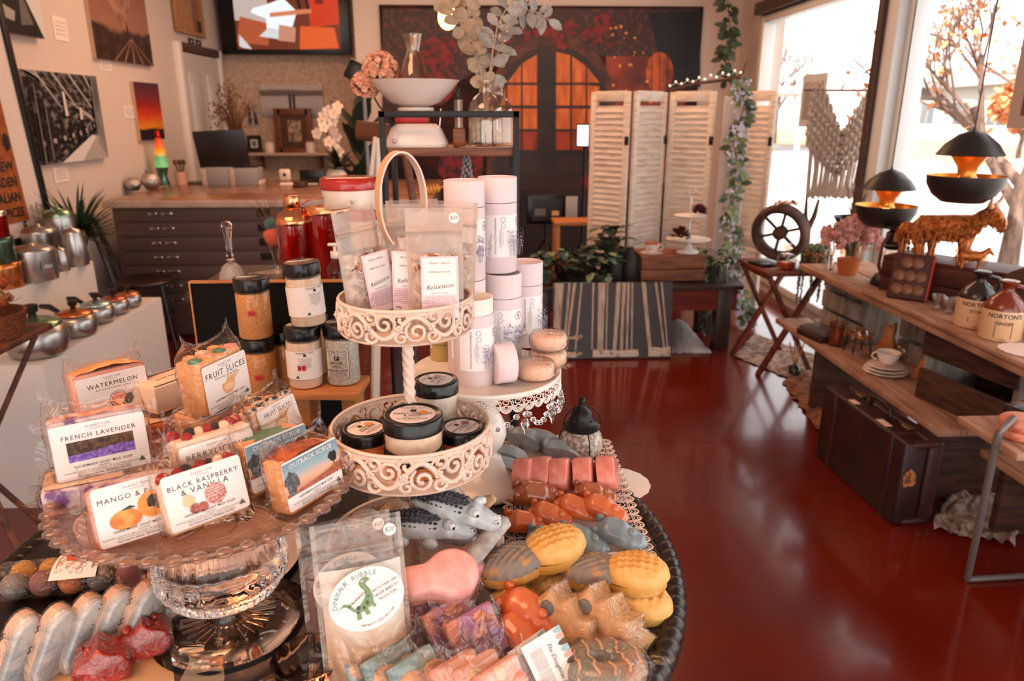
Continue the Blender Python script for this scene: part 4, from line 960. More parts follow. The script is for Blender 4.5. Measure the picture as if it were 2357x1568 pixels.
for k,(px,rz,lab)in enumerate((((1222,1098),66,'first coral bath bomb of the leaning row, nearest the cake stand'),((1262,1094),64,'second coral bath bomb of the leaning row'),((1303,1098),62,'third coral bath bomb in the middle of the leaning row'),((1352,1096),54,'fourth coral bath bomb of the leaning row'),((1402,1092),48,'fifth coral bath bomb, at the outer edge of the platter'))):
 slab_bomb(lab,T(PZ(*px,pz+.036))@R('Z',96-rz*.5)@R('Y',34)@R('X',78)@S(1.5,1.55,1.2)@T(0,0,-.014),wav,.026,m_cor,'coral_bath_bomb','coral bath bombs leaning in a row',.004)
m_orb=mt('bath_bomb_orange',(204,92,42),.22,n=((222,124,76),26,.4,.62),coat=.6);m_brb=mt('bath_bomb_brown',(150,74,42),.2,n=((180,104,66),24,.4,.62),coat=.7);m_blb=mt('bath_bomb_blue',(112,124,134),.3,n=((140,152,156),26,.4,.6),coat=.4)
stl=[(-.042,.006,.004,.004),(-.034,.014,.016,.016),(-.016,.019,.022,.022),(.004,.017,.022,.02),(.02,.013,.019,.015),(.034,.01,.014,.011),(.043,.008,.003,.003)]
def nub(m):
 def f(mb):
  mb.ball((-.032,.012,.026),(.007,.006,.012),m,10);mb.ball((-.032,-.01,.024),(.007,.006,.01),m,10);mb.ball((.02,0,.026),(.007,.008,.006),m,10)
 return f
go='glossy orange lump bath bombs'
for px,z,rz,lab,m,s in(((1238,1160),.02,0,'dark amber glossy bath bomb at the left, below the coral row',m_brb,1.12),((1368,1155),.02,-10,'dark amber glossy bath bomb half hidden behind the orange ones',m_brb,.95),((1212,1222),.008,-4,'orange glossy bath bomb at the left end of its row',m_orb,.95),((1268,1205),.014,-24,'orange glossy bath bomb second from the left of its row',m_orb,.95),((1328,1188),.018,-28,'orange glossy bath bomb third from the left of its row',m_orb,.95),((1390,1192),.02,-30,'orange and pale pink glossy bath bomb at the right end of its row',m_orb,1.0),((1265,1262),.0,-14,'blue grey bath bomb at the left end, behind the pineapple',m_blb,.95),((1340,1262),.004,-22,'blue grey bath bomb in the middle of its row',m_blb,1.02),((1425,1250),.01,-26,'blue grey bath bomb at the right end by the lace border',m_blb,1.05)):
 lump(lab,T(PZ(*px,pz+z))@R('Z',rz)@R('X',14)@S(s),stl,m,group=go if m is not m_blb else 'blue grey lump bath bombs',name='lump_bath_bomb',extra=nub(m))
lump('orange glossy bath bomb lying in front of the pineapples',T(PZ(1225,1430,TZ+.015))@R('Z',-38)@R('X',20)@S(1.15),stl,m_orb,group=go,name='lump_bath_bomb',extra=nub(m_orb))
lump('deep orange wrapped bath bomb low down beside the pierced basket',T(PZ(1195,1488,TZ+.003))@R('Z',-50)@S(1.0),stl,m_orb,group=go,name='lump_bath_bomb')
m_pin=mt('pineapple_yellow',(214,152,70),.45,n=((222,170,98),50,.4,.6),bump=(200,.06));m_pil=mt('pineapple_leaf_grey',(132,120,112),.5,n=((186,140,84),70,.52,.7))
def pineapple(label,M):
 t=thing('pineapple_bath_bomb',label,'bath bomb',M=M,group='yellow pineapple bath bombs')
 mb=MB()
 def fr(u,v):
  a=2*pi*u;r=v;x=cos(a)*r*.041+.026;y=sin(a)*r*.032
  z=.023*(1-r**3.0)**.5 if r<1 else 0
  kn=.002*sin((x+y)*330)*sin((x-y)*330)*min(1,3*(1-r))
  return(x,y,z+kn)
 mb.grid(fr,80,28,m_pin,cu=True)
 mb.lathe([(1.,0),(1.,-.012),(.96,-.014),(0,-.014)],48,m_pin,T(.022,0,0)@S(.041,.032,1));mb.build('fruit',t)
 mb=MB()
 def fl(u,v):
  a=2*pi*u;r=v;x=-.03+cos(a)*r*.042;y=sin(a)*r*.029*(1+.12*abs(sin(9*a))*v)
  return(x,y,.017*(1-r**3)**.5+.0022*sin(abs(y)*700+x*420)*(1-r))
 mb.grid(fl,72,24,m_pil,cu=True);mb.build('crown',t)
 mb=MB();mb.lathe([(1.,0),(1.02,-.01),(.97,-.014),(0,-.014)],42,m_pin,T(-.03,0,0)@S(.043,.03,1),rib=lambda a,v:.03*sin(a*16));mb.build('crown_edge',t)
 return t
pc=PZ(1228,1352,TZ+.016)
pineapple('lower pineapple bath bomb under another one beside the pierced basket',T(pc)@R('Z',16)@R('Y',-3)@S(1.14))
pineapple('upper pineapple bath bomb lying on another one beside the pierced basket',T(pc+V(.002,.004,.05))@R('Z',18)@R('Y',-8)@S(1.14))
pc=PZ(1415,1368,TZ+.016)
pineapple('lower pineapple bath bomb under another one near the table edge',T(pc+V(.006,-.004,0))@R('Z',-24)@R('Y',4)@S(1.1))
pineapple('upper pineapple bath bomb lying on another one near the table edge',T(pc+V(0,.002,.034))@R('Z',-16)@R('Y',-4)@S(1.1))
lump('third yellow bath bomb peeping out under the two left pineapples',T(PZ(1190,1400,TZ+.004))@R('Z',20),stl,m_pin,name='lump_bath_bomb')
m_tan=mt('bath_bomb_tan_angular',(196,148,104),.55,n=((214,170,126),60,.4,.6),bump=(260,.15));m_gd=mt('grey_daub',(110,104,104),.6)
zig=[(-.036,-.012),(-.03,.014),(-.018,.01),(-.011,.019),(.004,.012),(.014,.019),(.021,.01),(.034,.014),(.038,-.01),(.026,-.02),(.012,-.014),(0,-.02),(-.013,-.014),(-.026,-.021)]
for k,(px,lab,rz)in enumerate((((1318,1430),'angular tan bath bomb in clear wrap, left of the pair',22),((1405,1430),'angular tan bath bomb in clear wrap, right of the pair by the table edge',18))):
 t=thing('angular_bath_bomb',lab,'bath bomb',M=T(PZ(*px,TZ+.03))@R('Z',rz-66)@R('Y',26)@R('X',70)@S(1.28),group='angular tan bath bombs')
 mb=MB();mb.prism([(x*1.15,y*1.15)for x,y in zig],.038,m_tan,b=.007);mb.xf(T(0,0,-.019));mb.build('body',t)
 for x in(-.02,.02):mb=MB();mb.ball((x*1.2,.0,.0195),(.008,.008,.0015),m_gd,12);mb.build('grey_spot',t)
 mb=MB();mb.prism([(x*1.2,y*1.24)for x,y in zig],.044,m_crk,b=.008);mb.xf(T(0,0,-.022));mb.build('wrapper',t)
p=PZ(1392,1535,TZ+.025)
t=thing('doughnut_bath_bomb','grey green doughnut bath bomb with pale drizzle in clear wrap','bath bomb',M=T(p)@R('X',-14)@R('Z',20)@S(1.12))
m_don=mt('doughnut_grey',(126,128,122),.3,n=((170,130,100),18,.45,.62),coat=.5);m_drz=mt('drizzle',(226,178,148),.4)
mb=MB();mb.grid(lambda u,v:((.028+.0175*cos(2*pi*v))*cos(2*pi*u),(.028+.0175*cos(2*pi*v))*sin(2*pi*u),.0165*sin(2*pi*v)),48,18,m_don,True,True);mb.build('ring',t)
mb=MB()
for k in range(5):
 x=-.034+.017*k;pp=[]
 for i in range(13):
  y=lerp(-.04,.04,i/12);xx=x+.01*y/.04+.002*sin(i*1.7);r=sqrt(xx*xx+y*y);q=1-((r-.028)/.0175)**2
  if q>0:pp.append((xx,y,.0165*sqrt(q)+.001))
  elif len(pp)>1:mb.tube(pp,.0016,m_drz,6,flat=.5);pp=[]
 if len(pp)>1:mb.tube(pp,.0016,m_drz,6,flat=.5)
mb.build('drizzle',t)
mb=MB();mb.ball((0,0,0),(.053,.053,.024),m_crk,36,k=18,fn=lambda d:1+.08*nz(d,3,5)+.03*sin(9*atan2(d.y,d.x)));leaf(mb,(.045,-.01,0),(1,-.3,.1),.03,.03,m_crk);leaf(mb,(-.045,.02,.005),(-1,.4,.4),.035,.04,m_crk);mb.build('wrapper',t)
cols=(P('card_teal',(150,178,182)),P('card_rose',(226,160,144)),P('card_cocoa',(96,66,52)))
for k,(px,lab,rz,seedx)in enumerate((((1282,1548),'tilted white card reading The Doughnut Shoppe with a striped border, in front',64,0),((1250,1555),'second Doughnut Shoppe card behind the front one',60,1))):
 t=thing('doughnut_card',lab,'card',M=T(PZ(*px,TZ+(.036 if k==0 else .024)))@R('Z',16+4*k)@R('X',62)@R('Z',-72));L=MB();w_,h_=.09,.052;L.box((0,0,0),(w_,h_,.0008),PAPER)
 L.z=.0007
 for i in range(12):
  x=lerp(-w_/2,w_/2,i/12);
  pshape(L,[(x,h_/2),(x+w_/12,h_/2),(x+w_/12-.001,h_/2-.008),(x+w_/24,h_/2-.011),(x+.001,h_/2-.008)],cols[i%3])
 ptext(L,'The Doughnut Shoppe',0,.004,.008,w=.066,shear=.35,off=-.002)
 for q in range(6):ptext(L,'sodium bicarbonate, citric acid, epsom salts, cocoa butter',0,-.006-.0026*q,.0018,GREY_INK,w=.07)
 L.build('card',t)
m_tealb=mt('melt_teal',(120,150,152),.4,n=((150,172,172),40,.4,.6),bump=(120,.3));m_shl=mt('shell_peach',(234,178,140),.45,sss=.15);m_pur=mt('melt_purple',(170,112,156),.35,n=((206,130,100),26,.45,.6),coat=.3);m_cop=mt('melt_copper',(204,124,80),.3,coat=.4);m_rose=mt('melt_rose',(230,154,140),.4,n=((240,190,170),40,.4,.6))
m_purl=P('purple_label',(150,96,146))
def melt(label,px,z,rz,tilt,m,kind,seed,group,w=.064,h=.06,d=.02):
 t=thing('melt_bag',label,'bag',M=T(PZ(*px,z))@R('Z',rz)@R('X',-tilt),group=group)
 mb=MB();mb.box((0,0,h/2),(w,d,h),m,.003);mb.build('bar',t);g=random.Random(seed)
 mb=MB()
 if kind=='shell':
  for k in range(3):
   x,zz=(-.014,.018,.0)[k],(.04,.034,.014)[k]
   mb.ball((x,-d/2,zz),(.015,.006,.012+.003*(k%2)),m_shl,20,fn=lambda q:1+.06*sin(14*atan2(q.z,q.x))+.25*max(0,q.x)**2)
  mb.build('shell_topping',t)
 elif kind=='alchemy':
  for k in range(5):mb.ball((g.uniform(-.024,.024),-d/2,g.uniform(.03,.056)),(.011,.005,.009),(m_cop,m_pur)[k%2],10)
  mb.build('topping',t);L=pmb(.062,.026,.001,m_purl);ptext(L,'ALCHEMY',0,.003,.0105,WHITE,w=.048,sp=1.05,off=-.004);ptext(L,'Shine',.014,-.008,.006,P('copper_ink',(206,130,96)),shear=.4);L.xf(T(0,-d/2-.004,.014)@UP);L.build('label',t)
 else:
  for k in range(5):mb.ball((g.uniform(-.024,.024),-d/2,g.uniform(.026,.054)),(.01,.006,.01),(m_shl,m_rose,m_cream)[k%3],9)
  mb.build('topping',t);L=pmb(.052,.03,.001);ptext(L,'PLANET YUM',0,.009,.003,GREY_INK);ptext(L,'ROSE',.0,.001,.006);L.xf(T(0,-d/2-.004,.014)@UP);L.build('label',t)
 wrap_shell(w+.006,h+.006,d+.006,seed,.03,.008).build('wrapper',t)
ga,gt_,gr='purple ALCHEMY melt bags','teal melts with peach shells in bags','rose melts in bags'
for k,(px,lab)in enumerate((((1010,1470),'purple ALCHEMY melt bag at the back, against the pierced basket'),((1060,1500),'purple ALCHEMY melt bag in the middle of the three'),((1115,1520),'purple ALCHEMY melt bag in front, with the clearest lettering'))):melt(lab,px,TZ+.012,40,38,m_pur,'alchemy',40+k,ga,.07)
for k,(px,lab)in enumerate((((880,1600),'teal shell melt bag nearest the DINOSAUR RUBBLE pouch'),((935,1625),'teal shell melt bag second from the DINOSAUR RUBBLE pouch'),((995,1640),'teal shell melt bag third, beside the rose melts'))):melt(lab,px,TZ+.006,44,40,m_tealb,'shell',50+k,gt_,.06,.066)
for k,(px,lab)in enumerate((((1080,1640),'rose melt bag at the left beside the teal shells'),((1130,1640),'rose melt bag in the middle of the three'),((1180,1655),'rose melt bag with a white label at the right, in the lace basket corner'))):melt(lab,px,TZ+.006,40,34,m_rose,'rose',60+k,gr,.06,.06)
a_,b_=PZ(1185,1480,TZ),PZ(1255,1640,TZ)
t=thing('lace_basket','low pale basket with pierced lace sides holding the bagged melts','basket',(0,0,0))
A0=PZ(960,1500,TZ);dx=V(b_.x-a_.x,b_.y-a_.y,0);cnr=[A0,a_,b_,b_+V(-.2,-.02,0)]
mb=MB();mb.poly([(p.x,p.y)for p in(A0,a_,b_,b_+V(-.22,-.0,0))][::-1],m_lace,TZ+.002);mb.build('bottom',t)
mb=MB();u=lace_unit(.017,.03,m_lace,.0008);n=7
dl=dx.normalized();M_=Matrix((dl,(0,0,1),dl.cross(Vector((0,0,1))))).transposed().to_4x4()
for k in range(n+1):mb.join(u,T(a_+dl*(.017*k)+V(0,0,.004))@M_)
mb.build('lace_side',t)
m_fpk=mt('foot_soap_peach',(222,184,158),.5,n=((232,200,178),40,.4,.6));m_fgr=mt('foot_soap_grey',(150,154,158),.3,n=((196,190,184),30,.42,.58),coat=.4)
fo=[(x*(1-.12*sin(y*60)),y)for x,y in circ(30,.026,0,0,.052)]
fo=[(x*(.86+.3*abs(y/.052)**1.5 if abs(y)<.04 else 1.),y)for x,y in fo]
def footsoap(label,px,z,rz,ti,s=1.):
 t=thing('moulded_soap',label,'soap',M=T(PZ(*px,z))@((Matrix(((.44,.25,.85),(.82,.25,-.5),(-.34,.93,-.1))).to_4x4()@R('Z',ti-60))if ti>50 else R('Z',rz)@R('Y',ti))@S(s),group='wrapped wavy soaps in a leaning row')
 mb=MB();mb.prism(fo,.012,m_fpk);mb.build('base_layer',t)
 mb=MB();mb.prism([(x*.97,y*.97)for x,y in fo],.01,m_fgr,b=.006);mb.xf(T(0,0,.012));plab(mb.build('top_layer',t),'grey marbled top layer')
 mb=MB()
 for y0,k in((.024,1),(.0,-1),(-.02,1)):mb.tube([(-.0255+.002*k+.0006*i,y0+.003*i,.004+.004*(i%2))for i in range(4)],.0007,INK,4)
 mb.build('black_marks',t)
 mb=MB();mb.prism([(x*1.05,y*1.03)for x,y in fo],.026,m_crk,b=.004);mb.xf(T(0,0,-.002));mb.build('wrapper',t)
for px,rz,ti,lab in(((36,1500),150,63,'first wavy grey and peach soap, cut off by the left edge of the table display'),((112,1484),152,61,'second wavy grey and peach soap of the leaning row'),((180,1458),150,59,'third wavy grey and peach soap of the leaning row'),((245,1438),148,57,'fourth wavy grey and peach soap, behind the red soaps'),((312,1425),140,56,'fifth wavy grey and peach soap, its peach face turned up'),((372,1432),136,20,'last wavy soap of the row, lying nearly flat by the glass bowl')):
 footsoap(lab,px,TZ+.054 if ti>30 else TZ+.02,rz,ti)
m_rs=mt('soap_crimson',(140,26,24),.25,n=((176,52,36),60,.45,.62),coat=.6)
ho=[(-.026,0),(.026,0),(.026,.042),(.021,.05),(.008,.056),(.0,.064),(-.008,.056),(-.021,.05),(-.026,.042)]
for px,lab in(((248,1592),'crimson wrapped soap with a crumbly top, nearer one of the two'),((346,1532),'crimson wrapped soap with a crumbly top, beside the glass foot')):
 t=thing('crimson_soap',lab,'soap',M=T(PZ(*px,TZ))@R('Z',24)@R('X',90)@S(1.12),group='crimson wrapped soaps')
 mb=MB();mb.prism(ho,.034,m_rs,b=.005)
 for k in range(14):mb.ball((rnd.uniform(-.018,.018),.052+rnd.uniform(-.004,.006),rnd.uniform(.006,.028)),rnd.uniform(.003,.006),m_rs,7)
 mb.xf(T(0,0,-.017));mb.build('bar',t)
 mb=MB();mb.prism([(x*1.05,y*1.04-.001)for x,y in ho],.04,m_crk,b=.006);mb.xf(T(0,0,-.02));mb.build('wrapper',t)
a_,b_=PZ(30,1368,TZ),PZ(255,1345,TZ);mid=(a_+b_)/2;L_=(b_-a_).length+.06;an=math.degrees(atan2(b_.y-a_.y,b_.x-a_.x))
t=thing('bath_bomb_sleeve','clear sleeve of small coloured bath bombs with a bubble printed label at the left','pack',(mid.x,mid.y,TZ),an)
cb=(mt('bomb_mustard',(200,144,58),.6),mt('bomb_grey_blue',(122,112,106),.6),mt('bomb_plum',(130,78,74),.6),mt('bomb_orange',(214,120,70),.6))
for i in range(5):
 for j in range(2):
  mb=MB();mb.ball((-L_/2+.042+.037*i,-.016+.032*j,.022),(.0175,.0155,.0195),cb[(i+(0 if j else 1)+(i//3))%4]if j==0 or i>2 else cb[0],16);mb.build('mini_bomb',t)
mb=MB()
def slv(u,v):
 a=2*pi*v;x=(u-.5)*L_;e=max(0,abs(u-.5)*2-.8)/.2
 return(x,.036*cos(a)*(1+.12*e)+.002*nz((u*9,v*6,0),1.),.022+(.0225*(1-.75*e))*(sin(a))+.0015*nz((u*12,v*9,3),1.))
mb.grid(slv,30,24,m_crk,cv=True);mb.build('wrapper',t)
L=MB();L.grid(lambda u,v:((u-.5)*.06,(lerp(-.0335,.036,v)),.023+.0245*sqrt(max(0,1-((lerp(-.0335,.036,v))/.04)**2))),4,12,PAPER);q=MB();g=random.Random(5);c3=(P('bub1',(206,82,58)),P('bub2',(224,160,130)),P('bub3',(150,164,160)))
def on(x,y):return(x,y,.0236+.0245*sqrt(max(0,1-(y/.04)**2)))
for k in range(46):x,y,r=g.uniform(-.024,.012),g.uniform(-.026,.028),g.uniform(.0012,.0045);L.tube([on(*p_)for p_ in circ(12,r,x,y)],.0003,c3[k%3],3,True)
L.add([on(*p_)for p_ in[(-.01,.02),(.008,.012),(.006,.002),(-.002,-.006),(-.016,-.004),(-.018,.006),(-.024,.014)]],[tuple(range(7))],c3[0])
mk=MB();mk.text('SHAVE BOMB MINIS',0,0,INK,w=.05,shear=.2,off=.004);mk.xf(R('Z',-90));mk.warp(lambda v:on(v.x+.0235,v.y+.003));L.join(mk)
mk=MB();mk.text('Tub to Treasure',0,0,INK,w=.026,shear=.3);mk.xf(R('Z',-90));mk.warp(lambda v:on(v.x-.024,v.y-.006));L.join(mk)
L.xf(T(.03,0,0));L.build('label',t)
p=PZ(478,1312,TZ)
t=thing('patterned_plate','white side plate with a ring of red dots lying behind the glass stand','plate',(-.41,.985,TZ));m_pl=mt('porcelain',(236,218,206),.2,coat=.4)
mb=MB();mb.lathe([(0,0),(.06,0),(.125,.006),(.127,.008),(.06,.0035),(0,.003)],56,m_pl);mb.build('dish',t)
mb=MB();m_rd=P('plate_red',(176,40,40));mb.tube([(.094*cos(a),.094*sin(a),.0062)for a in[2*pi*i/64 for i in range(64)]],.0012,m_rd,5,True)
for k in range(56):a=2*pi*k/56;mb.ball((.102*cos(a),.102*sin(a),.0072),(.0026,.0026,.0008),m_rd,7)
mb.build('red_pattern',t)
t=thing('white_bowl','plain white low bowl under the left rim of the glass plate','bowl',(-.565,1.04,TZ));mb=MB();mb.lathe([(0,0),(.045,0),(.055,.006),(.066,.03),(.068,.05),(.065,.05),(.063,.03),(.05,.01),(0,.008)],40,m_pl);mb.build('dish',t)
p=PZ(265,1600,TZ)
t=thing('kraft_carton','flat tan carton at the very front left of the table','box',(p.x,p.y,TZ),24);mb=MB();mb.box((0,0,.012),(.13,.07,.024),mt('carton_tan',(206,158,112),.6),.001);mb.build('carton',t);mb=MB();mb.box((-.01,0,.0246),(.006,.0702,.001),INK);mb.build('seam_tape',t)
t=thing('cut_glass_bowl','small cut glass bowl beside the foot of the glass stand','bowl',PZ(712,1580,TZ));mb=MB();mb.lathe([(0,.004),(.02,.0),(.024,.003),(.034,.02),(.04,.042),(.038,.042),(.03,.018),(0,.008)],48,m_cut,rib=lambda a,v:.04*abs(sin(a*8)));mb.build('dish',t)
p=PZ(1352,1052,TZ)
t=thing('table_lantern','small lantern with a black pierced cap and mosaic globe at the table edge','lantern',(.188,1.295,TZ))
m_mos=mt('mosaic_glass',(206,190,178),.25,n=((150,126,112),130,.45,.55,None,1),bump=(140,.5),coat=.3)
mb=MB();mb.ball((0,0,.046),(.042,.042,.038),m_mos,28,k=16);mb.build('globe',t)
mb=MB();mb.lathe([(0,0),(.026,0),(.03,.008),(.024,.014),(0,.014)],28,BLACKM);mb.build('base',t)
mb=MB();mb.lathe([(.034,.074),(.036,.078),(.03,.082),(.0235,.086),(.021,.1),(.017,.11),(.009,.116),(.006,.126),(.007,.13),(.004,.136),(0,.137)],28,BLACKM)
for k in range(8):a=2*pi*k/8;mb.ball((.0225*cos(a),.0225*sin(a),.093),.003,INK,6)
mb.build('cap',t)
mb=MB();mb.tube([(.031*cos(a),-.02-.012,.088+.05*sin(a))if False else(.036*cos(a),-.014*sin(a)-.004,.082+.046*sin(a))for a in[pi*i/12 for i in range(13)]],.0011,BLACKM,5);mb.build('wire_handle',t)
for k in range(3):mb=MB();a=2*pi*k/3-1.3;mb.tube([(.043*cos(b)*cos(a),.043*cos(b)*sin(a),.046+.039*sin(b))for b in[lerp(-1.2,1.,i/8)for i in range(9)]],.001,BLACKM,4);mb.build('wire_strap',t)
m_drk=mt('dark_walnut',(40,22,15),.45,n=((64,36,24),8,.4,.7,(1,10,10)))
t=thing('display_table','dark narrow side table behind the blackboard carrying the red barware','table',(-.47,2.02,0))
mb=MB();mb.box((0,0,1.055),(.56,.36,.03),m_drk,.003);mb.build('tabletop',t)
for sx in(-1,1):
 for sy in(-1,1):mb=MB();mb.box((sx*.25,sy*.15,.52),(.035,.035,1.04),m_drk,.003);mb.build('leg',t)
DZ=1.07
p=PY(535,640,1.95)
t=thing('glass_bell','cut glass hand bell with a tall faceted handle on the dark side table','bell',(p.x,1.95,DZ))
mb=MB();mb.lathe([(.036,0),(.0375,.002),(.03,.03),(.0225,.046),(.012,.054),(.006,.056)],32,film('bell_glass',(250,236,226),1.,.1,.08,(90,.4),.22),rib=lambda a,v:.02*sin(a*16)if v<.5 else 0);mb.build('bell_cup',t)
mb=MB();mb.lathe([(0,.056),(.011,.058),(.012,.063),(.007,.067),(.009,.075),(.0075,.09),(.009,.12),(.0125,.145),(.015,.152),(.011,.162),(0,.166)],8,m_cut,sm=False);mb.build('handle',t)
m_ruby=mt('ruby_glass',(150,14,6),.06,coat=1.,n=((96,6,4),14,.35,.65,(3,3,.4)));m_copper=mt('polished_copper',(226,150,104),.15,metal=1.)
p=PY(680,640,2.0)
t=thing('cocktail_shaker','ruby red cocktail shaker with a shiny copper cap','shaker',(p.x+.008,2.0,DZ));mb=MB();mb.lathe([(0,0),(.04,0),(.043,.004),(.047,.15),(.0,.15)],40,m_ruby);mb.build('cup',t)
mb=MB();mb.lathe([(.047,.15),(.048,.153),(.048,.162),(.045,.166),(.044,.17),(.036,.178),(.024,.186),(.021,.192),(.0,.192)],40,m_copper);mb.build('shoulder',t)
mb=MB();mb.lathe([(.019,.192),(.021,.194),(.021,.222),(.019,.225),(0,.225)],32,m_copper);mb.build('cap',t)
p=PY(752,640,2.0)
t=thing('ice_bucket','ruby red ice bucket with a copper rim and swing handle','bucket',(p.x+.012,2.02,DZ));mb=MB();mb.lathe([(0,0),(.052,0),(.056,.004),(.062,.175),(.06,.175),(.054,.008),(0,.006)],48,m_ruby);mb.build('bucket_body',t)
mb=MB();mb.lathe([(.0625,.175),(.0635,.177),(.0635,.19),(.062,.192),(.06,.19),(.06,.176)],48,m_copper);mb.build('rim',t)
mb=MB();mb.tube([(.066*cos(a),.066*sin(a)*.9,.2+.012*sin(a))for a in[lerp(0,pi,i/16)for i in range(17)]],.0022,m_copper,6);mb.build('handle',t)
def glass_dish(label,px,r,h):
 p=PY(*px,1.97);t=thing('glass_dish',label,'dish',(p.x,1.97,DZ));mb=MB();mb.lathe([(0,.003),(r*.6,0),(r*.9,h*.5),(r,h),(r*.95,h),(r*.8,h*.4),(0,h*.25)],40,film('dish_glass',(250,236,224),1.3,.1,.06,(120,.4),.1),rib=lambda a,v:.05*abs(sin(a*12))if .2<v<.8 else 0);mb.build('dish',t)
glass_dish('low ribbed glass dish beside the glass bell',(600,640),.032,.02)
glass_dish('small ribbed glass dish in front of the ruby shaker',(632,628),.03,.026)
p=PY(640,600,2.1)
t=thing('crystal_vase','small fluted glass vase of dried grass and coral fluff behind the ruby shaker','vase',(p.x+.0,2.1,DZ));mb=MB();mb.lathe([(0,0),(.018,0),(.012,.01),(.014,.04),(.026,.09),(.024,.09),(0,.012)],24,film('vase_glass',(250,240,230),1.2,.1,.05,None),rib=lambda a,v:.06*abs(sin(a*6)));mb.build('vase_body',t)
mb=MB();g=random.Random(3);m_dry=mt('dried_stem_brown',(120,76,50),.8)
for k in range(46):
 a,b=g.uniform(0,2*pi),g.uniform(.1,1.);L_=g.uniform(.07,.15);mb.tube([(0,0,.07),(.03*b*cos(a),.03*b*sin(a),.07+L_*.6),(.075*b*cos(a),.05*b*sin(a),.07+L_)],[.0012,.0009,.0004],m_dry,3)
mb.build('dried_grass',t)
mb=MB();mb.ball((0,-.01,.1),(.03,.025,.03),mt('dried_coral_fluff',(196,88,66),.9,bump=(80,1.)),14,fn=lambda d:1+.25*nz(d,5));mb.ball((-.005,-.005,.135),(.024,.02,.022),mt('dried_teal_fluff',(70,96,88),.9,bump=(80,1.)),12,fn=lambda d:1+.25*nz(d,5));mb.build('dried_flowers',t)
m_wen=mt('cream_enamel',(236,216,200),.3,coat=.4);m_ren=mt('red_enamel',(178,32,22),.25,coat=.5)
def canister(label,x,y,r,h,lh):
 t=thing('canister',label,'canister',(x,y,DZ),group='cream canisters with red lids');mb=MB();mb.lathe([(0,0),(r*.96,0),(r,.004),(r,h),(0,h)],40,m_wen);mb.build('canister_body',t)
 mb=MB();mb.lathe([(r*1.03,h-.004),(r*1.04,h),(r*1.04,h+lh-.006),(r*.97,h+lh),(0,h+lh)],40,m_ren);mb.build('lid',t)
p=PY(812,600,2.12);canister('tall cream canister with a red lid behind the left salt pouch',p.x+.004,2.12,.078,.235,.028)
p=PY(838,600,2.0);canister('smaller cream canister with a red lid in front of the tall one',p.x+.012,1.95,.035,.17,.022)
for x_,lab,hh in((775,'clear pump bottle with a white pump left of the left salt pouch',.075),(880,'white pump bottle between the left and middle salt pouches',.1)):
 p=PY(x_,640,1.9);t=thing('pump_bottle',lab,'bottle',(p.x,1.9,DZ));mb=MB();mb.lathe([(0,0),(.024,0),(.026,.004),(.026,hh*.7),(.012,hh*.9),(.011,hh),(0,hh)],28,m_clearp if x_<800 else m_wen);mb.build('bottle_body',t)
 mb=MB();mb.cyl((0,0,hh),.012,.018,m_wen,20);mb.cyl((0,0,hh+.018),.004,.014,m_wen,12);mb.box((-.008 if x_>800 else .0,0,hh+.035),(.034,.014,.008),m_wen,.003);mb.build('pump',t)
m_wal=mt('walnut_shelf',(128,72,42),.45,n=((92,48,28),9,.35,.65,(1,12,12)))
RY=2.2;xa,xb_=-.279,.104;RD=.26
t=thing('metal_rack','tall black metal frame rack with walnut shelves behind the tubes','rack',(0,0,0));mb=MB();q=.018
for x in(xa,xb_):
 for y in(RY,RY+RD):mb.box((x,y,.755),(q,q,1.51),BLACKM,.001)
for y in(RY,RY+RD):mb.box(((xa+xb_)/2,y,1.5015),(xb_-xa+q,q,q),BLACKM,.001)
for x in(xa,xb_):mb.box((x,RY+RD/2,1.5015),(q,RD,q),BLACKM,.001)
mb.build('frame',t)
for z in(1.396,.95,.45):mb=MB();mb.box(((xa+xb_)/2,RY+RD/2,z),(xb_-xa-q,RD,.022),m_wal,.001);mb.build('shelf',t)
SZ=1.4075;yc=RY+.12
m_scale=mt('scale_enamel',(236,214,202),.25,coat=.4);m_scr_=mt('scale_red',(176,36,30),.35)
p=PY(960,330,yc)
t=thing('kitchen_scale','vintage cream kitchen scale with a red neck and wide weighing bowl on the rack','scale',(p.x,yc,SZ))
def sq(u,v):
 a=2*pi*u;c_,s_=cos(a),sin(a);k=[(0,.093),(.012,.094),(.02,.09),(.055,.074),(.066,.06),(.07,.0)]
 f=v*5;i=min(4,int(f));z,r=lerp(k[i][0],k[i+1][0],f-i),lerp(k[i][1],k[i+1][1],f-i)
 return(r*abs(c_)**.5*(1 if c_>0 else-1),r*.8*abs(s_)**.5*(1 if s_>0 else-1),z)
mb=MB();mb.grid(sq,40,15,m_scale,cu=True);mb.build('base',t)
mb=MB();mb.box((-.012,0,.083),(.1,.06,.03),m_scr_,.006);mb.build('dial_neck',t)
mb=MB();mb.lathe([(0,.1),(.05,.1),(.055,.104),(.053,.113),(.0,.113)],36,m_scale);mb.box((.028,0,.101),(.12,.02,.004),m_scale,.001);mb.tube([(.07,0,.06),(.075,0,.11)],.002,CHROME,5);mb.build('platform',t)
mb=MB();mb.lathe([(0,.113),(.035,.113),(.075,.128),(.108,.16),(.131,.187),(.134,.19),(.13,.19),(.105,.163),(.072,.132),(0,.118)],60,m_scale);mb.build('bowl',t)
mb=MB();mb.ball((-.06,-.075,.018),.006,CHROME,8);mb.build('knob',t)
t=thing('glass_carafe','clear glass carafe with a flared neck standing in the scale bowl','carafe',(p.x-.002,yc,SZ+.12));m_crf=film('carafe_glass',(250,236,222),1.2,.09,.04,None)
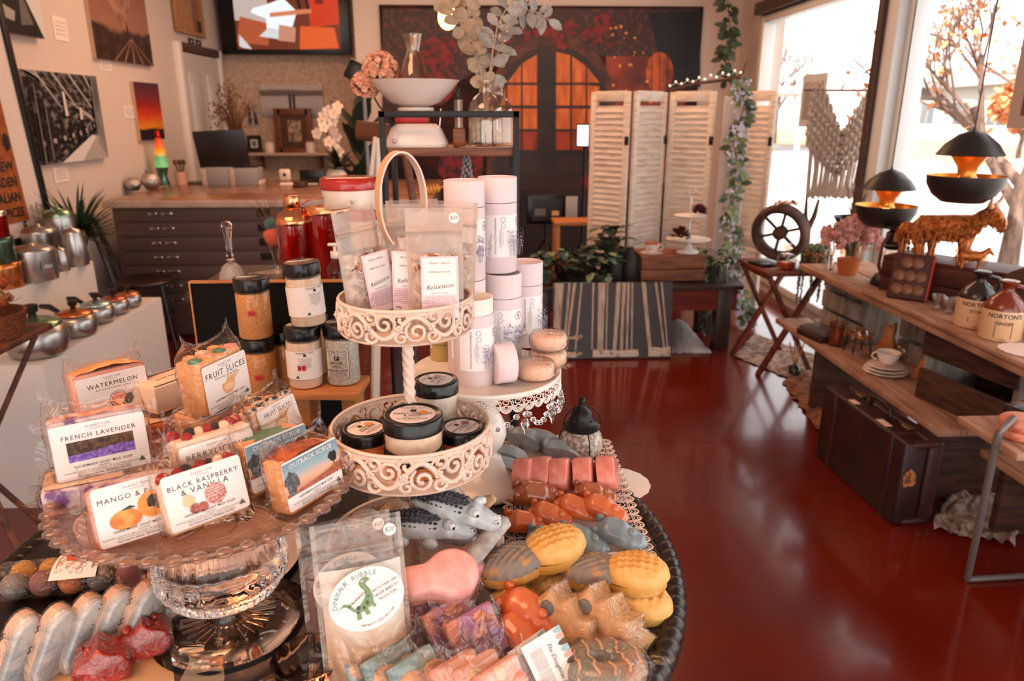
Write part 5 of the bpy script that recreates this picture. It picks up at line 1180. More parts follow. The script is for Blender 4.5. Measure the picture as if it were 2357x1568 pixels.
mb=MB();mb.lathe([(0,0),(.036,0),(.045,.006),(.047,.04),(.04,.09),(.026,.13),(.0185,.15),(.019,.156),(.024,.175),(.0285,.198),(.027,.198),(.0175,.156),(.0245,.13),(.0385,.09),(.045,.04),(.043,.008),(0,.003)],44,m_crf);mb.build('carafe_body',t)
m_hyd=mt('coral_petals',(224,150,116),.8,n=((236,178,146),60,.4,.6));m_stem=mt('brown_stem',(84,52,36),.7)
p=PY(868,172,yc+.03)
t=thing('hydrangea_bunch','bunch of coral artificial hydrangeas left of the weighing bowl','flowers',(p.x,yc+.02,p.z))
for k,(cx,cz_,r)in enumerate(((.012,.012,.05),(-.035,-.03,.038))):
 mb=MB();g=random.Random(k)
 for i in range(170):
  a,b=g.uniform(0,2*pi),math.acos(g.uniform(-.7,1));d=V(sin(b)*cos(a),sin(b)*sin(a),cos(b));c_=V(cx,0,cz_)+d*r
  for j in range(4):
   w_=d.orthogonal().normalized();w_=Matrix.Rotation(j*pi/2+i,3,d)@w_;leaf(mb,c_-d*.004,w_+d*.5,.0135,.013,m_hyd,up=d,curl=-.2)
 mb.build('flower_head',t)
mb=MB();mb.tube([(0,0,0),(.03,.02,-.07),(.06,.03,-.16)],.003,m_stem,5);mb.tube([(-.03,0,-.03),(.0,.02,-.09),(.055,.03,-.16)],.003,m_stem,5);mb.build('stem',t)
def flask(label,x,y,s,gname='clear glass bottles on the rack'):
 t=thing('glass_bottle',label,'bottle',(x,y,SZ+.001),group=gname);mb=MB()
 mb.lathe([(0,.004),(.044,.0),(.05,.004),(.051,.01),(.0505,.1),(.045,.125),(.032,.143),(.02,.151),(.0185,.156),(.0185,.178),(.0225,.181),(.022,.188),(.0165,.188),(.0165,.155),(.03,.14),(.043,.122),(.048,.1),(.048,.014),(0,.012)],44,film('bottle_glass',(252,244,236),1.3,.1,.04,(20,.12)))
 mb.xf(S(s));mb.build('bottle_body',t);return t
p=PY(1118,320,yc-.02);bx,by=p.x,yc-.02
flask('large clear glass bottle holding the eucalyptus stems',bx,by,1.0)
p2=PY(1145,320,yc+.09);flask('second glass bottle behind the eucalyptus bottle',p2.x,yc+.09,.96)
m_euc=mt('eucalyptus_leaf',(166,138,112),.6,n=((190,162,136),20,.4,.6),tl=.25);m_euc2=mt('dried_leaf_pale',(172,166,158),.55,n=((140,128,116),20,.4,.6),tl=.25);m_est=mt('eucalyptus_stem',(176,150,124),.6);m_bud=mt('cream_buds',(226,186,150),.6)
def spray(label,tips,mleaf,L_,W_,rd,seed,bud=False):
 t=thing('eucalyptus_spray',label,'foliage',(bx,by,SZ+.02),group='eucalyptus stems in the glass bottle');g=random.Random(seed)
 st=MB();lf=MB();o=V(bx,by,SZ+.02)
 main=[PY(*q,yy)-o for q,yy in tips];pts=[V(.006*(seed%3-1),.0,0)]+main
 st.tube(pts,[.0032]+[.0026-.0014*i/len(main)for i in range(len(main))],m_est,6);st.build('stem',t)
 for i in range(1,len(pts)-1):
  for s_ in range(2):
   f=s_/2;p=pts[i].lerp(pts[i+1],f)
   for sg in(-1,1):
    d=(pts[i+1]-pts[i]).normalized();x=d.cross(V(0,1,0)).normalized();dd=d*.35+x*sg+V(0,g.uniform(-.9,.9),g.uniform(-.3,.3))
    leaf(lf,p,dd,L_*g.uniform(.75,1.15),W_*g.uniform(.8,1.1),mleaf,up=(g.uniform(-.4,.4),-1,g.uniform(-.3,.6)),curl=g.uniform(-.1,.3),rd=rd)
 leaf(lf,pts[-1],pts[-1]-pts[-2],L_,W_,mleaf,up=(0,-1,.2),rd=rd)
 if bud:
  for k in range(46):q=pts[2].lerp(pts[-1],g.random())+V(g.uniform(-.02,.02),g.uniform(-.02,.02),g.uniform(-.02,.03));lf.ball(q,g.uniform(.002,.0036),m_bud,6)
 lf.build('leaves',t)
spray('round leaved eucalyptus stem bending left towards the bulb',[((1112,190),by),((1095,110),by),((1070,70),by-.01),((1040,20),by-.02),((1010,-10),by-.02)],m_euc,.042,.036,True,1)
spray('round leaved eucalyptus stem rising straight out of the bottle',[((1115,190),by),((1092,120),by),((1085,60),by),((1075,10),by),((1080,-40),by)],m_euc,.044,.038,True,2)
spray('pale pointed leaf stem leaning right with cream buds',[((1125,185),by),((1135,110),by-.02),((1145,60),by-.02),((1165,20),by),((1200,-20),by)],m_euc2,.06,.034,False,4,True)
spray('thin stem with grey leaves reaching far right above the backdrop doors',[((1122,185),by),((1150,110),by+.02),((1200,20),by+.03),((1240,30),by+.03),((1262,45),by+.03)],m_euc2,.05,.028,False,5)
p=PY(1057,322,yc)
t=thing('tube_vase','test tube vase with a green sprig in a square wooden block','vase',(p.x,yc,SZ));mb=MB();mb.box((0,0,.026),(.036,.036,.052),mt('amber_wood',(150,78,34),.4,n=((112,54,22),14,.4,.6,(1,1,6))),.002);mb.build('block',t)
mb=MB();mb.lathe([(0,.052),(.0125,.054),(.0125,.135),(.0115,.135),(.0115,.056)],24,m_crf);mb.build('glass_tube',t)
mb=MB();m_spr=mt('sprig_green',(84,96,76),.7)
for k in range(26):z=.07+.0035*k;a=k*2.4;leaf(mb,(0,0,z),(cos(a)*.6,sin(a)*.6,.9),.02,.004,m_spr)
mb.tube([(0,0,.06),(.002,0,.165)],.0012,m_spr,5);mb.build('sprig',t)
p=PY(1118,326,yc)
t=thing('doily','pink scalloped lace doily under the glass bottles, hanging over the shelf edge','doily',(p.x,RY+.1,SZ+.0002));mb=MB();m_doi=mt('doily_pink',(230,196,184),.8)
mb.lathe([(0,.0),(.09,.0),(.098,.0)],80,m_doi,rib=lambda a,v:.05*abs(sin(a*14))if v>.6 else 0)
mb.warp(lambda v:(v.x*.85,max(v.y,-.112),v.z-(.0 if v.y>-.112 else min(.016,-(v.y+.112)))));mb.build('cloth',t)
p=PY(1172,318,yc)
t=thing('small_picture','small upright peach picture frame at the right end of the rack shelf','frame',(p.x-.012,yc+.05,SZ));mb=MB();mb.box((0,0,.05),(.055,.012,.1),mt('peach_wood',(214,164,124),.5),.002);mb.build('frame',t);mb=MB();mb.box((0,-.0065,.05),(.038,.001,.08),PAPER);mb.build('card',t)
p=PY(1075,415,yc)
t=thing('lavender_sprig','grey green dried lavender sprig in a bud vase behind the tubes','foliage',(p.x,yc-.03,.961));mb=MB()
mb.tube([(0,0,.0),(0,0,.4)],.0022,m_spr,5);m_lv=mt('grey_lavender',(150,152,156),.8)
for k in range(60):z=.3+.0022*k;a=k*2.4;r=.02*(1-k/66)+.004;mb.ball((r*cos(a),r*sin(a),z),(.004,.004,.006),m_lv,6)
mb.build('sprig',t);mb=MB();mb.lathe([(0,0),(.02,0),(.022,.004),(.022,.05),(.012,.07),(.012,.08),(0,.08)],20,m_wen);mb.build('bud_vase',t)
p=PY(998,432,yc)
t=thing('honey_dipper','wooden honey dipper with a ribbed amber head behind the salt pouches','dipper',M=T(p.x,yc-.05,p.z-.0)@R('Y',76));mb=MB();m_amb=mt('amber_dipper',(206,132,52),.35)
for k in range(5):mb.cyl((0,0,-.025+.0095*k),.016-.001*abs(k-2),.0065,m_amb,18)
mb.cyl((0,0,-.026),.009,.05,m_amb,12);mb.build('dipper_head',t);mb=MB();mb.tube([(0,0,.02),(0,0,.13)],.0045,m_oak,8);mb.build('handle',t)
m_cside=mt('canvas_side',(196,160,130),.8)
class Art:
 """print lying on a canvas; unit coordinates u right, v up, as seen from the front"""
 def __init__(s,w,h,d,side=None):s.w,s.h,s.k=w,h,0;s.d=d;s.mb=MB();s.mb.box((0,d/2,0),(w,d,h),side or m_cside);s.pm=MB()
 def p(s,pts,m):s.pm.add([((u-.5)*s.w,-.0006-.0003*s.k,(v-.5)*s.h)for u,v in pts],[tuple(range(len(pts)))],m);s.k+=1
 def bg(s,m):s.p([(0,0),(1,0),(1,1),(0,1)],m)
 def put(s,name,label,cat,M,group=None,part='print'):
  t=thing(name,label,cat,M=M,group=group);s.mb.build('canvas',t);s.pm.build(part,t);return t
def wall_art(px4,d=.03):
 """left wall rectangle from its (left, right, bottom, top) pixels -> w, h, matrix"""
 (lx,ly),(rx,ry),top=px4;a=PX(lx,ly,XL+d);b=PX(rx,ry,XL+d);z1=top
 w,z0=b.y-a.y,(a.z+b.z)/2
 return w,z1-z0,T(XL+d,(a.y+b.y)/2,(z0+z1)/2)@R('Z',90)
def C_(k,c,**q):return mt('print_'+k,c,.5,**q)
bk,wh,gy,lg=C_('black',(20,17,17)),C_('white',(214,208,204)),C_('grey',(104,98,94)),C_('lgrey',(168,162,156))
w,h,M_=wall_art(((86,382),(247,363),1.751));a=Art(w,h,.03)
a.bg(C_('railway_shadow',(24,20,20),n=((128,122,118),16,.5,.64,(1,1,2),8)))
a.p([(0,1),(.12,1),(.86,.46),(.86,.52),(.1,.98)],lg)
for k in range(7):u0=.14+.11*k;a.p([(u0,1),(u0+.035,1),(min(1,u0+.3),.62),(min(1,u0+.28),.62)],gy if k%2 else lg)
for k in range(8):f=k/8;u=.08+.78*(1-(1-f)**1.6);hh=.5*(1-f)+.08;a.p([(u,.08+.26*f),(u+.05*(1-f)+.01,.08+.26*f),(u+.05*(1-f)+.01,.3+hh*.4),(u,.3+hh*.4)],bk);a.p([(u+.02,.2+.2*f),(u+.05*(1-f)+.02,.2+.2*f),(u+.05*(1-f)+.02,.25+.2*f),(u+.02,.25+.2*f)],lg)
a.p([(.46,.52),(.5,.52),(.49,.78),(.46,.8)],wh);a.p([(.66,.48),(.7,.48),(.7,.62),(.67,.62)],wh);a.p([(.3,0),(1,0),(1,.25),(.82,.3),(.55,.12)],lg);a.p([(.3,.0),(.6,.0),(.85,.27),(.8,.3)],wh);a.p([(.88,.2),(1,.0),(1,1),(.9,1)],C_('railway_haze',(150,146,142),n=((90,86,84),8,.4,.6,(1,1,.4))))
for k in range(4):a.p([(.04+.05*k,.04),(.065+.05*k,.04),(.065+.05*k,.94-.08*k),(.05+.05*k,.95-.08*k)],gy if k%2 else bk)
a.put('canvas_print','square black and white canvas print of a railway shed with carriages on the left wall','picture',M_)
w,h,M_=wall_art(((325,323),(380,320),1.741));a=Art(w,h,.03)
a.bg(ramp_mat('print_sunset',[(0,(16,8,10)),(.16,(24,10,10)),(.22,(226,140,30)),(.42,(214,62,22)),(.62,(150,24,22)),(.8,(110,36,52)),(1,(70,28,52))],'Z',h,.5,noise=(9,.22,(1,1,3))));a.p([(0,0),(1,0),(1,.19),(.8,.17),(.5,.2),(.2,.17),(0,.2)],bk)
a.put('canvas_print','narrow canvas print of a red and orange sunset on the left wall','picture',M_)
w,h,M_=wall_art(((223,135),(353,152),2.55));a=Art(w,h,.03)
a.bg(ramp_mat('print_sepia_sky',[(0,(44,26,20)),(.3,(60,36,26)),(.36,(150,104,80)),(.7,(140,92,70)),(1,(92,58,44))],'Z',h,.5,noise=(5,.2)))
for k in range(6):a.p([(.5,.34),(.52,.34),(.05+.16*k+.1,1),(.05+.16*k,1)],C_('sepia_cloud',(176,132,106),n=((130,88,66),9,.4,.6)))
a.p([(0,0),(1,0),(1,.36),(.86,.3),(.6,.3),(.58,.44),(.56,.3),(.3,.27),(0,.36)],C_('sepia_dark',(40,24,18),n=((66,42,32),12,.4,.6)))
for k in range(5):a.p([(.62,.26),(.63,.26),(.3+.17*k,0),(.27+.17*k,0)],C_('sepia_rail',(150,108,84)))
a.put('canvas_print','sepia canvas print of train tracks under a streaky sky, high on the left wall','picture',M_)
p0,p1=PX(0,75,XL+.03),PX(97,88,XL+.03);w=1.05;zt2=2.6;a=Art(w,zt2-1.935,.03)
a.bg(wh);a.p([(.0,0),(.985,0),(.8,.45),(.74,1),(.2,1),(0,.6)],bk)
for pts,m in(([(.78,.08),(.9,.1),(.84,.3),(.8,.32)],gy),([(.5,.2),(.56,.22),(.6,.9),(.54,.9)],lg),([(.63,.3),(.74,.34),(.72,.5),(.64,.48)],gy),([(.62,.12),(.72,.1),(.74,.18),(.64,.22)],lg),([(.3,.1),(.36,.1),(.44,.8),(.4,.8)],gy)):a.p(pts,m)
a.put('canvas_print','dark portrait print of a horse head cut off at the top left corner','picture',T(XL+.052,p1.y-w/2,(zt2+1.935)/2)@R('Z',90))
for(x0,y0,x1,y1),lab in(((118,35,160,97),'small white caption card beside the horse print'),((229,138,258,165),'small white caption card under the sepia train print'),((284,243,313,272),'small white caption card left of the sunset print'),((121,387,161,417),'small white caption card under the railway print')):
 a_,b_=PX(x0,y0,XL+.004),PX(x1,y1,XL+.004);mb=MB();w,h=abs(b_.y-a_.y),abs(a_.z-b_.z);mb.box((0,0,0),(w,.003,h),PAPER)
 for k in range(4):mb.text('framed print on canvas',0,h*(.28-.17*k),GREY_INK,w=w*.7,z=.002,M=UP)
 tag(mb.build('caption_card',M=T(XL+.003,(a_.y+b_.y)/2,(a_.z+b_.z)/2)@R('Z',90)),lab,'card','caption cards on the left wall')
a_,b_=PX(430,92,XL+.01),PX(466,124,XL+.01)
t=thing('toilet_sign','small sign of two dark pictogram squares above the white door','sign',M=T(XL+.01,(a_.y+b_.y)/2,(a_.z+b_.z)/2+.0)@R('Z',90));w,h=b_.y-a_.y,.16
mb=MB();mb.box((0,0,0),(w,.006,h),WHITE);mb.build('plate',t)
for sx in(-1,1):
 mb=MB();mb.box((sx*w*.25,-.004,0),(w*.42,.004,h*.9),INK);mb.ball((sx*w*.25,-.007,h*.26),(.013,.002,.013),WHITE,10);mb.box((sx*w*.25,-.0065,-.02),(w*.14 if sx<0 else w*.2,.002,h*.42),WHITE);mb.build('pictogram',t)
a_,b_=PX(408,85,XL+.02),PX(470,100,XL+.02)
t=thing('wooden_picture','tan wooden framed panel hanging above the toilet sign','picture',M=T(XL+.02,(a_.y+b_.y)/2,2.52)@R('Z',90));w=b_.y-a_.y;h=.62;m_pn=mt('panel_tan',(186,136,88),.6,n=((160,108,66),10,.4,.6,(6,1,1)))
mb=MB();mb.box((0,0,0),(w,.02,h),m_pn,.003);mb.build('panel',t);mb=MB();mb.box((w*.22,-.013,0),(w*.2,.008,h),mt('panel_strip',(136,88,52),.6));mb.box((w*.3,-.018,-h*.38),(.1,.008,.09),INK);mb.build('strip',t)
mb=MB()
for z in(-h/2,h/2):mb.box((0,-.006,z),(w+.03,.03,.03),m_pn,.004)
for x in(-w/2,w/2):mb.box((x,-.006,0),(.03,.03,h),m_pn,.004)
mb.build('frame',t)
m_bur=mt('burlap',(170,92,44),.95,n=((146,74,34),30,.4,.6),bump=(300,.5));bw,bh=1.0,1.35
t=thing('burlap_sign','tall orange burlap sign with dark lettering in a black frame at the far left','sign',M=T(-2.46,4.25-bw/2,.86+bh/2)@R('Z',90)@R('X',-3))
mb=MB();mb.box((0,.01,0),(bw,.02,bh),mt('white_mount',(222,204,192),.7));mb.build('mount',t)
mb=MB();mb.box((-.04,-.002,0),(bw-.28,.006,bh-.2),m_bur)
for k,s_ in enumerate(('NEW','GARDEN','ITALIAN','SPICES','E')):mb.text(s_,.29 if k<4 else .27,-.31-.075*k,INK,h=.05,z=.006,M=UP@T(-(.0),0,0),off=.01)if False else mb.add(*(lambda q:([v-V(max(z.x for z in q.v),0,0)+V(.29,0,0)for v in q.v],q.f))(MB().text(s_,0,-.29-.078*k,INK,h=.046,z=.006,M=UP,off=.03)),INK)
for k in range(3):mb.ball((.1+.09*k,-.007,-.17),(.028,.002,.045),INK,12)
mb.build('burlap_face',t)
mb=MB()
for x in(-bw/2,bw/2):mb.box((x,.005,0),(.045,.04,bh),BLACKM,.004)
for z in(-bh/2,bh/2):mb.box((0,.005,z),(bw,.04,.045),BLACKM,.004)
mb.build('frame',t)
m_pli=mt('plinth_white',(212,202,196),.6)
for lab,x0,x1,y0,y1,z in(('tall white plinth block at the left wall carrying the aluminium canisters',-2.64,-2.03,2.7,3.88,.77),('lower white plinth block carrying the row of saucepans',-2.027,-1.655,2.68,3.76,.6)):
 mb=MB();mb.box(((x0+x1)/2,(y0+y1)/2,z/2),(x1-x0,y1-y0,z),m_pli,.003);tag(mb.build('plinth'),lab,'plinth')
m_alu=mt('brushed_aluminium',(176,170,166),.28,metal=.9,bump=(60,.04,(1,1,8)));m_bk=mt('bakelite',(22,14,12),.35)
def lidcol(k,c):return mt('anodised_'+k,c,.22,metal=.85)
L1,L2,L3,L4=lidcol('green',(132,160,128)),lidcol('copper',(204,122,70)),lidcol('blue',(176,196,196)),lidcol('rose',(190,98,76))
for px,r,lc,lab in(((122,818),.112,L1,'largest saucepan with a green lid, nearest end of the row'),((200,772),.084,L2,'second saucepan of the row with a copper lid'),((245,742),.074,L3,'third saucepan of the row with a pale blue lid'),((282,722),.064,L4,'fourth saucepan of the row with a rose lid'),((312,706),.056,L2,'smallest saucepan with a copper lid, at the far end of the row')):
 p=PZ(*px,.6);t=thing('saucepan',lab,'saucepan',(p.x-r*.5,p.y+r*.1,.6),62,'saucepans with knobbed lids')
 mb=MB();mb.lathe([(0,0),(r*.72,0),(r*.9,r*.16),(r,r*.5),(r*.97,r*.85),(r*.82,r*1.12),(r*.8,r*1.12),(0,r*1.1)],40,m_alu);mb.build('pan',t)
 mb=MB();mb.lathe([(r*.86,r*1.1),(r*.87,r*1.16),(r*.8,r*1.22),(r*.3,r*1.36),(0,r*1.38)],36,lc);mb.build('lid',t)
 mb=MB();mb.lathe([(0,r*1.36),(r*.14,r*1.36),(r*.12,r*1.5),(r*.21,r*1.58),(r*.22,r*1.8),(0,r*1.84)],20,m_bk);mb.build('knob',t)
 mb=MB();mb.tube([(0,r*.8,r*.95),(0,r*1.2,r*1.05),(0,r*1.9,r*1.25),(0,r*2.6,r*1.2)],[r*.1,r*.12,r*.16,r*.13],m_bk,10);mb.build('handle',t)
def pot(label,px,r,h,m,lid,badge=None,shoulder=0.,cat='canister',dx=0.,z=.77,M=None):
 p=PZ(*px,z);t=thing('aluminium_canister',label,cat,(p.x-r*.55+dx,p.y+r*.5,z),30,'aluminium canisters on the tall plinth')
 mb=MB();mb.lathe([(0,0),(r*.96,0),(r,r*.05),(r,h*(.72-shoulder)),(r*(1-shoulder),h*.78),(0,h*.78)],40,m);mb.build('canister_body',t)
 mb=MB();q=1-shoulder;mb.lathe([(r*q*1.02,h*.77),(r*q*1.03,h*.82),(r*q*.8,h*.9),(r*q*.2,h*.93),(r*q*.15,h*.97),(r*.12,h),(0,h)],36,lid);mb.build('lid',t)
 if badge:mb=MB();mb.prism(rrect(r*.8,h*.26,h*.05),.001,badge);mb.text('tea',0,0,WHITE,h=h*.13,z=.002,shear=.4);mb.xf(T(0,0,h*.42)@UP).bend(r+.001);mb.xf(R('Z',36));mb.build('badge',t)
 return t
m_green=mt('badge_green',(52,88,66),.4)
pot('wide aluminium pot with a green badge at the front of the tall plinth',(98,648),.092,.17,m_alu,m_alu,m_green)
pot('aluminium pot with a lid behind the green badged one',(112,608),.08,.2,m_alu,m_alu)
pot('small rounded aluminium shaker between the canisters',(150,624),.034,.12,m_alu,m_alu,shoulder=.25)
pot('rounded aluminium canister at the right end of the tall plinth',(186,612),.055,.2,m_alu,m_alu,shoulder=.2)
pot('tallest lidded aluminium canister at the back of the tall plinth',(160,590),.075,.27,m_alu,L1,shoulder=.06)
p=PZ(28,664,.77)
for k,(c,lab)in enumerate(((L2,'copper coloured tin at the bottom of the stack of three'),(lidcol('dark_green',(84,106,84)),'dark green tin in the middle of the stack of three'),(lidcol('red',(176,28,26)),'red tin at the top of the stack of three'))):
 r=.078-.009*k;t=thing('anodised_tin',lab,'tin',(p.x-.05,p.y+.03,.77+.112*k),0,'stack of anodised tins');mb=MB();mb.lathe([(0,0),(r*.97,0),(r,.004),(r,.1),(0,.1)],36,c);mb.build('tin_body',t);mb=MB();mb.lathe([(r*1.01,.09),(r*1.01,.108),(r*.95,.1115),(0,.1115)],36,CHROME if k==2 else c);mb.build('lid',t)
p=PT(-8,775,2.25);m_rust=mt('rusty_iron',(112,60,34),.7,n=((70,40,28),30,.4,.6));m_wick=mt('wicker',(140,74,36),.8,n=((96,46,24),60,.4,.6,(1,1,4)),bump=(120,.8,(1,1,3)))
t=thing('folding_stand','rusty folding stand with crossed legs under the flower basket','stand',(p.x,p.y,0))
for(a_,b_)in(((.05,-.13,p.z-.012),(-.34,.13,0)),((-.34,-.13,p.z-.012),(.06,.1,0)),((.05,.13,p.z-.012),(-.34,-.1,0)),((-.34,.13,p.z-.012),(.06,-.14,0))):mb=MB();mb.beam(a_,b_,.022,.016,m_rust,b=.003);mb.build('leg',t)
mb=MB();mb.box((-.14,0,p.z-.012),(.44,.32,.02),m_rust,.003);mb.build('tray',t)
t=thing('flower_basket','wicker basket of dried orange and pink flowers at the left edge','basket',(p.x-.03,p.y,p.z),8);mb=MB()
mb.lathe([(0,0),(.1,0),(.115,.06),(.118,.075),(.108,.075),(.098,.01),(0,.008)],40,m_wick,rib=lambda a,v:.015*sin(a*40));mb.build('basket_body',t)
fl=[mt('dried_rust_petal',(176,84,40),.9),mt('dried_blush_petal',(204,156,138),.9),mt('dried_straw_petal',(172,128,84),.9)];g=random.Random(8)
for k in range(16):
 mb=MB();c=V(g.uniform(-.085,.085),g.uniform(-.085,.085),.08+g.uniform(0,.055));m=fl[k%3]
 for i in range(22):a,b=g.uniform(0,2*pi),g.uniform(.1,1.);d=V(cos(a)*b,sin(a)*b,1.1-b);leaf(mb,c,d,g.uniform(.02,.036),.016,m,curl=-.3)
 mb.build('dried_flower',t)
def blades(mb,o,n,L0,L1,W,m,seed,spread=1.):
 g=random.Random(seed)
 for k in range(n):
  a=g.uniform(0,2*pi);b=g.uniform(.2,1.15)*spread;d=V(sin(b)*cos(a),sin(b)*sin(a),cos(b));leaf(mb,o,d,g.uniform(L0,L1),W,m,curl=g.uniform(.1,.35))
m_palm=mt('palm_green',(38,54,38),.5,n=((62,80,54),10,.4,.6))
p=PT(180,540,4.15)
t=thing('cycad_palm','dark green spiky palm behind the canisters, left of the plan chest','plant',(p.x,p.y,0));mb=MB();blades(mb,V(0,0,p.z-.04),230,.16,.36,.017,m_palm,4,1.15);mb.build('fronds',t)
mb=MB();mb.lathe([(.04,.3),(.045,p.z-.25),(.03,p.z-.03),(0,p.z)],16,mt('palm_trunk',(70,48,32),.9,bump=(40,1.)));mb.build('trunk',t);mb=MB();mb.lathe([(0,0),(.13,0),(.17,.3),(.15,.31),(0,.28)],28,BLACK);mb.build('pot',t)
p=PZ(330,647,.46);m_bent=mt('bentwood_black',(44,26,20),.35,coat=.2)
t=thing('bentwood_chair','dark bentwood cafe chair with a round seat in front of the plan chest','chair',(p.x,p.y,0),-70)
mb=MB();mb.lathe([(0,.445),(.17,.445),(.195,.455),(.195,.47),(.18,.475),(.15,.468),(0,.466)],40,m_bent);mb.build('seat',t)
for a in(45,135,225,315):mb=MB();c_,s_=cos(radians(a)),sin(radians(a));mb.tube([(.15*c_,.15*s_,.45),(.18*c_,.18*s_,.2),(.21*c_,.21*s_,0)],[.016,.014,.012],m_bent,8);mb.build('leg',t)
mb=MB();mb.tube([(.165*cos(a),.165*sin(a),.22)for a in[2*pi*i/32 for i in range(32)]],.009,m_bent,6,True);mb.build('ring_stretcher',t)
mb=MB();mb.tube([(.18*cos(a),-.15-.1*max(0,sin(a)),.46+.44*max(0,sin(a))**.8)for a in[pi*i/20 for i in range(21)]],.013,m_bent,8);mb.build('back_hoop',t)
mb=MB();mb.tube([(.1*cos(a),-.15-.07*max(0,sin(a)),.46+.32*max(0,sin(a))**.8)for a in[pi*i/16 for i in range(17)]],.009,m_bent,8);mb.build('inner_hoop',t)
p=PZ(266,640,.77)
t=thing('amber_goblet','faceted amber glass goblet at the end of the tall plinth','goblet',(-2.07,3.84,.77));mb=MB();m_ag=film('amber_glass',(150,84,44),1.2,.1,.06,(80,.3),.12,(120,56,22));mb.lathe([(0,0),(.035,0),(.01,.012),(.008,.05),(.03,.07),(.048,.1),(.05,.13),(.038,.165),(.036,.165),(.046,.13),(0,.075)],10,m_ag,sm=False);mb.build('goblet_body',t)
cxl=XL+.03;CW=2.1;CY=5.0;CT=.96;m_ch=mt('plan_chest_taupe',(96,74,66),.45);m_top=mt('counter_laminate',(206,176,158),.35,n=((190,158,138),8,.4,.6));m_chd=mt('chest_gap',(22,14,12),.7)
lx=PY(255,500,CY).x
t=thing('plan_chest','taupe steel plan chest with wide shallow drawers and chrome pulls by the left wall','chest',(0,0,0));mb=MB();mb.box((lx+CW/2,CY+.78,.475),(CW,1.5,.9),m_ch,.004);mb.box((lx+CW/2,CY+.78,.025),(CW-.04,1.4,.05),m_chd);mb.build('carcass',t)
for k in range(7):
 z=.862-.098*k;mb=MB();mb.box((lx+CW/2,CY+.025,z),(CW-.06,.02,.09),m_ch,.003);d=mb.build('drawer',t)
 for fx in(.145,.86):
  for dx,w_ in((-.035,.06),(.06,.075)):q=MB();q.box((lx+CW*fx+dx,CY+.009,z+.008),(w_,.014,.02),CHROME,.004);q.build('pull' if dx>0 else 'label_holder',d)
 q=MB();q.box((lx+CW*.475,CY+.011,z+.01),(.09,.012,.05),m_chd,.004);q.build('centre_plate',d)
mb=MB();mb.box((lx+CW/2,CY+.77,CT-.0175),(CW+.05,1.6,.035),mt('counter_brown',(150,108,84),.22,n=((122,84,64),5,.4,.6)),.004);ct=tag(mb.build('countertop'),'brown glossy countertop with a pale front edge lying on the plan chest','countertop')
mb=MB();mb.box((lx+CW/2,CY-.032,CT-.022),(CW+.06,.012,.046),m_top,.002);mb.build('edge_strip',ct)
def on(px,py,z=CT,dy=.0):return PZ(px,py,z)
m_mer=mt('mercury_mosaic',(196,184,176),.15,metal=.9,bump=(70,1.));
for px,r,h,lab in(((300,440),.06,.085,'smaller silver mosaic votive holder at the left end of the counter'),((341,438),.07,.12,'larger silver mosaic votive holder beside the smaller one')):
 p=on(*px);t=tag(MB().lathe([(0,0),(r*.6,0),(r,h*.45),(r*.95,h*.7),(r*.7,h),(r*.62,h),(r*.85,h*.65),(0,h*.2)],32,m_mer).build('mosaic_votive',loc=(p.x,p.y+r,CT)),lab,'candle holder','silver mosaic votives')
p=on(322,430);mb=MB();mb.tube([(0,0,0),(-.125,.02,.3)],[.011,.008],BLACK,8);tag(mb.build('black_wand',loc=(p.x+.05,p.y+.09,CT+.03)),'thin black wand leaning out of the larger mosaic votive','stick')
p=on(371,428)
t=thing('lava_lamp','lit rainbow lava lamp in front of the sunset print','lamp',(p.x,p.y+.06,CT));mb=MB();mb.lathe([(0,0),(.05,0),(.03,.07),(.048,.14),(0,.14)],28,mt('lamp_base_green',(90,120,104),.2,metal=.8));mb.build('base',t)
m_lava=ramp_mat('lava_rainbow',[(0,(120,190,120)),(.3,(90,150,90)),(.42,(236,150,40)),(.65,(226,80,24)),(1,(150,16,20))],'Z',.26,-.54,.1);nb=m_lava.node_tree;bs=nb.nodes['Principled BSDF'];nb.links.new([n for n in nb.nodes if n.type=='VALTORGB'][0].outputs[0],bs.inputs['Emission Color']);bs.inputs['Emission Strength'].default_value=.55
mb=MB();mb.lathe([(.046,.14),(.05,.17),(.038,.27),(.022,.37),(0,.375)],28,m_lava);mb.build('glass_bottle',t);mb=MB();mb.lathe([(.024,.365),(.016,.42),(0,.425)],24,lidcol('red',(0,0,0)));mb.build('cap',t)
p=on(414,426)
t=thing('brush_pot','peach pot of brushes and scissors on the counter','pot',(p.x,p.y+.05,CT));mb=MB();mb.lathe([(0,0),(.042,0),(.048,.1),(.044,.1),(0,.02)],28,mt('peach_pot',(226,170,142),.6));mb.build('pot',t)
for k in range(6):mb=MB();a=k*1.05;mb.tube([(.015*cos(a),.015*sin(a),.05),(.035*cos(a),.03*sin(a),.16)],.005,m_wal,6);mb.ball((.04*cos(a),.034*sin(a),.175),(.012,.008,.022),(m_dry,m_crk if False else m_bent)[k%2],8);mb.build('brush',t)
def boxo(name,label,cat,c,d,m,rz=0,b=.002,group=None):
 mb=MB();mb.box((0,0,d[2]/2),d,m,b);return tag(mb.build(name,loc=c,rot=(0,0,rz)),label,cat,group)
p=on(438,424);boxo('tablet','flat black tablet lying beside the brush pot','tablet',(p.x,p.y+.06,CT),(.2,.14,.012),BLACK,8)
p=on(545,426);boxo('white_book','thick white book lying under the cardboard stand on the counter','book',(p.x,p.y+.1,CT),(.36,.2,.03),mt('book_white',(222,204,190),.7),4)
p=PY(520,425,6.15);m_gb=mt('grey_box',(150,144,140),.6)
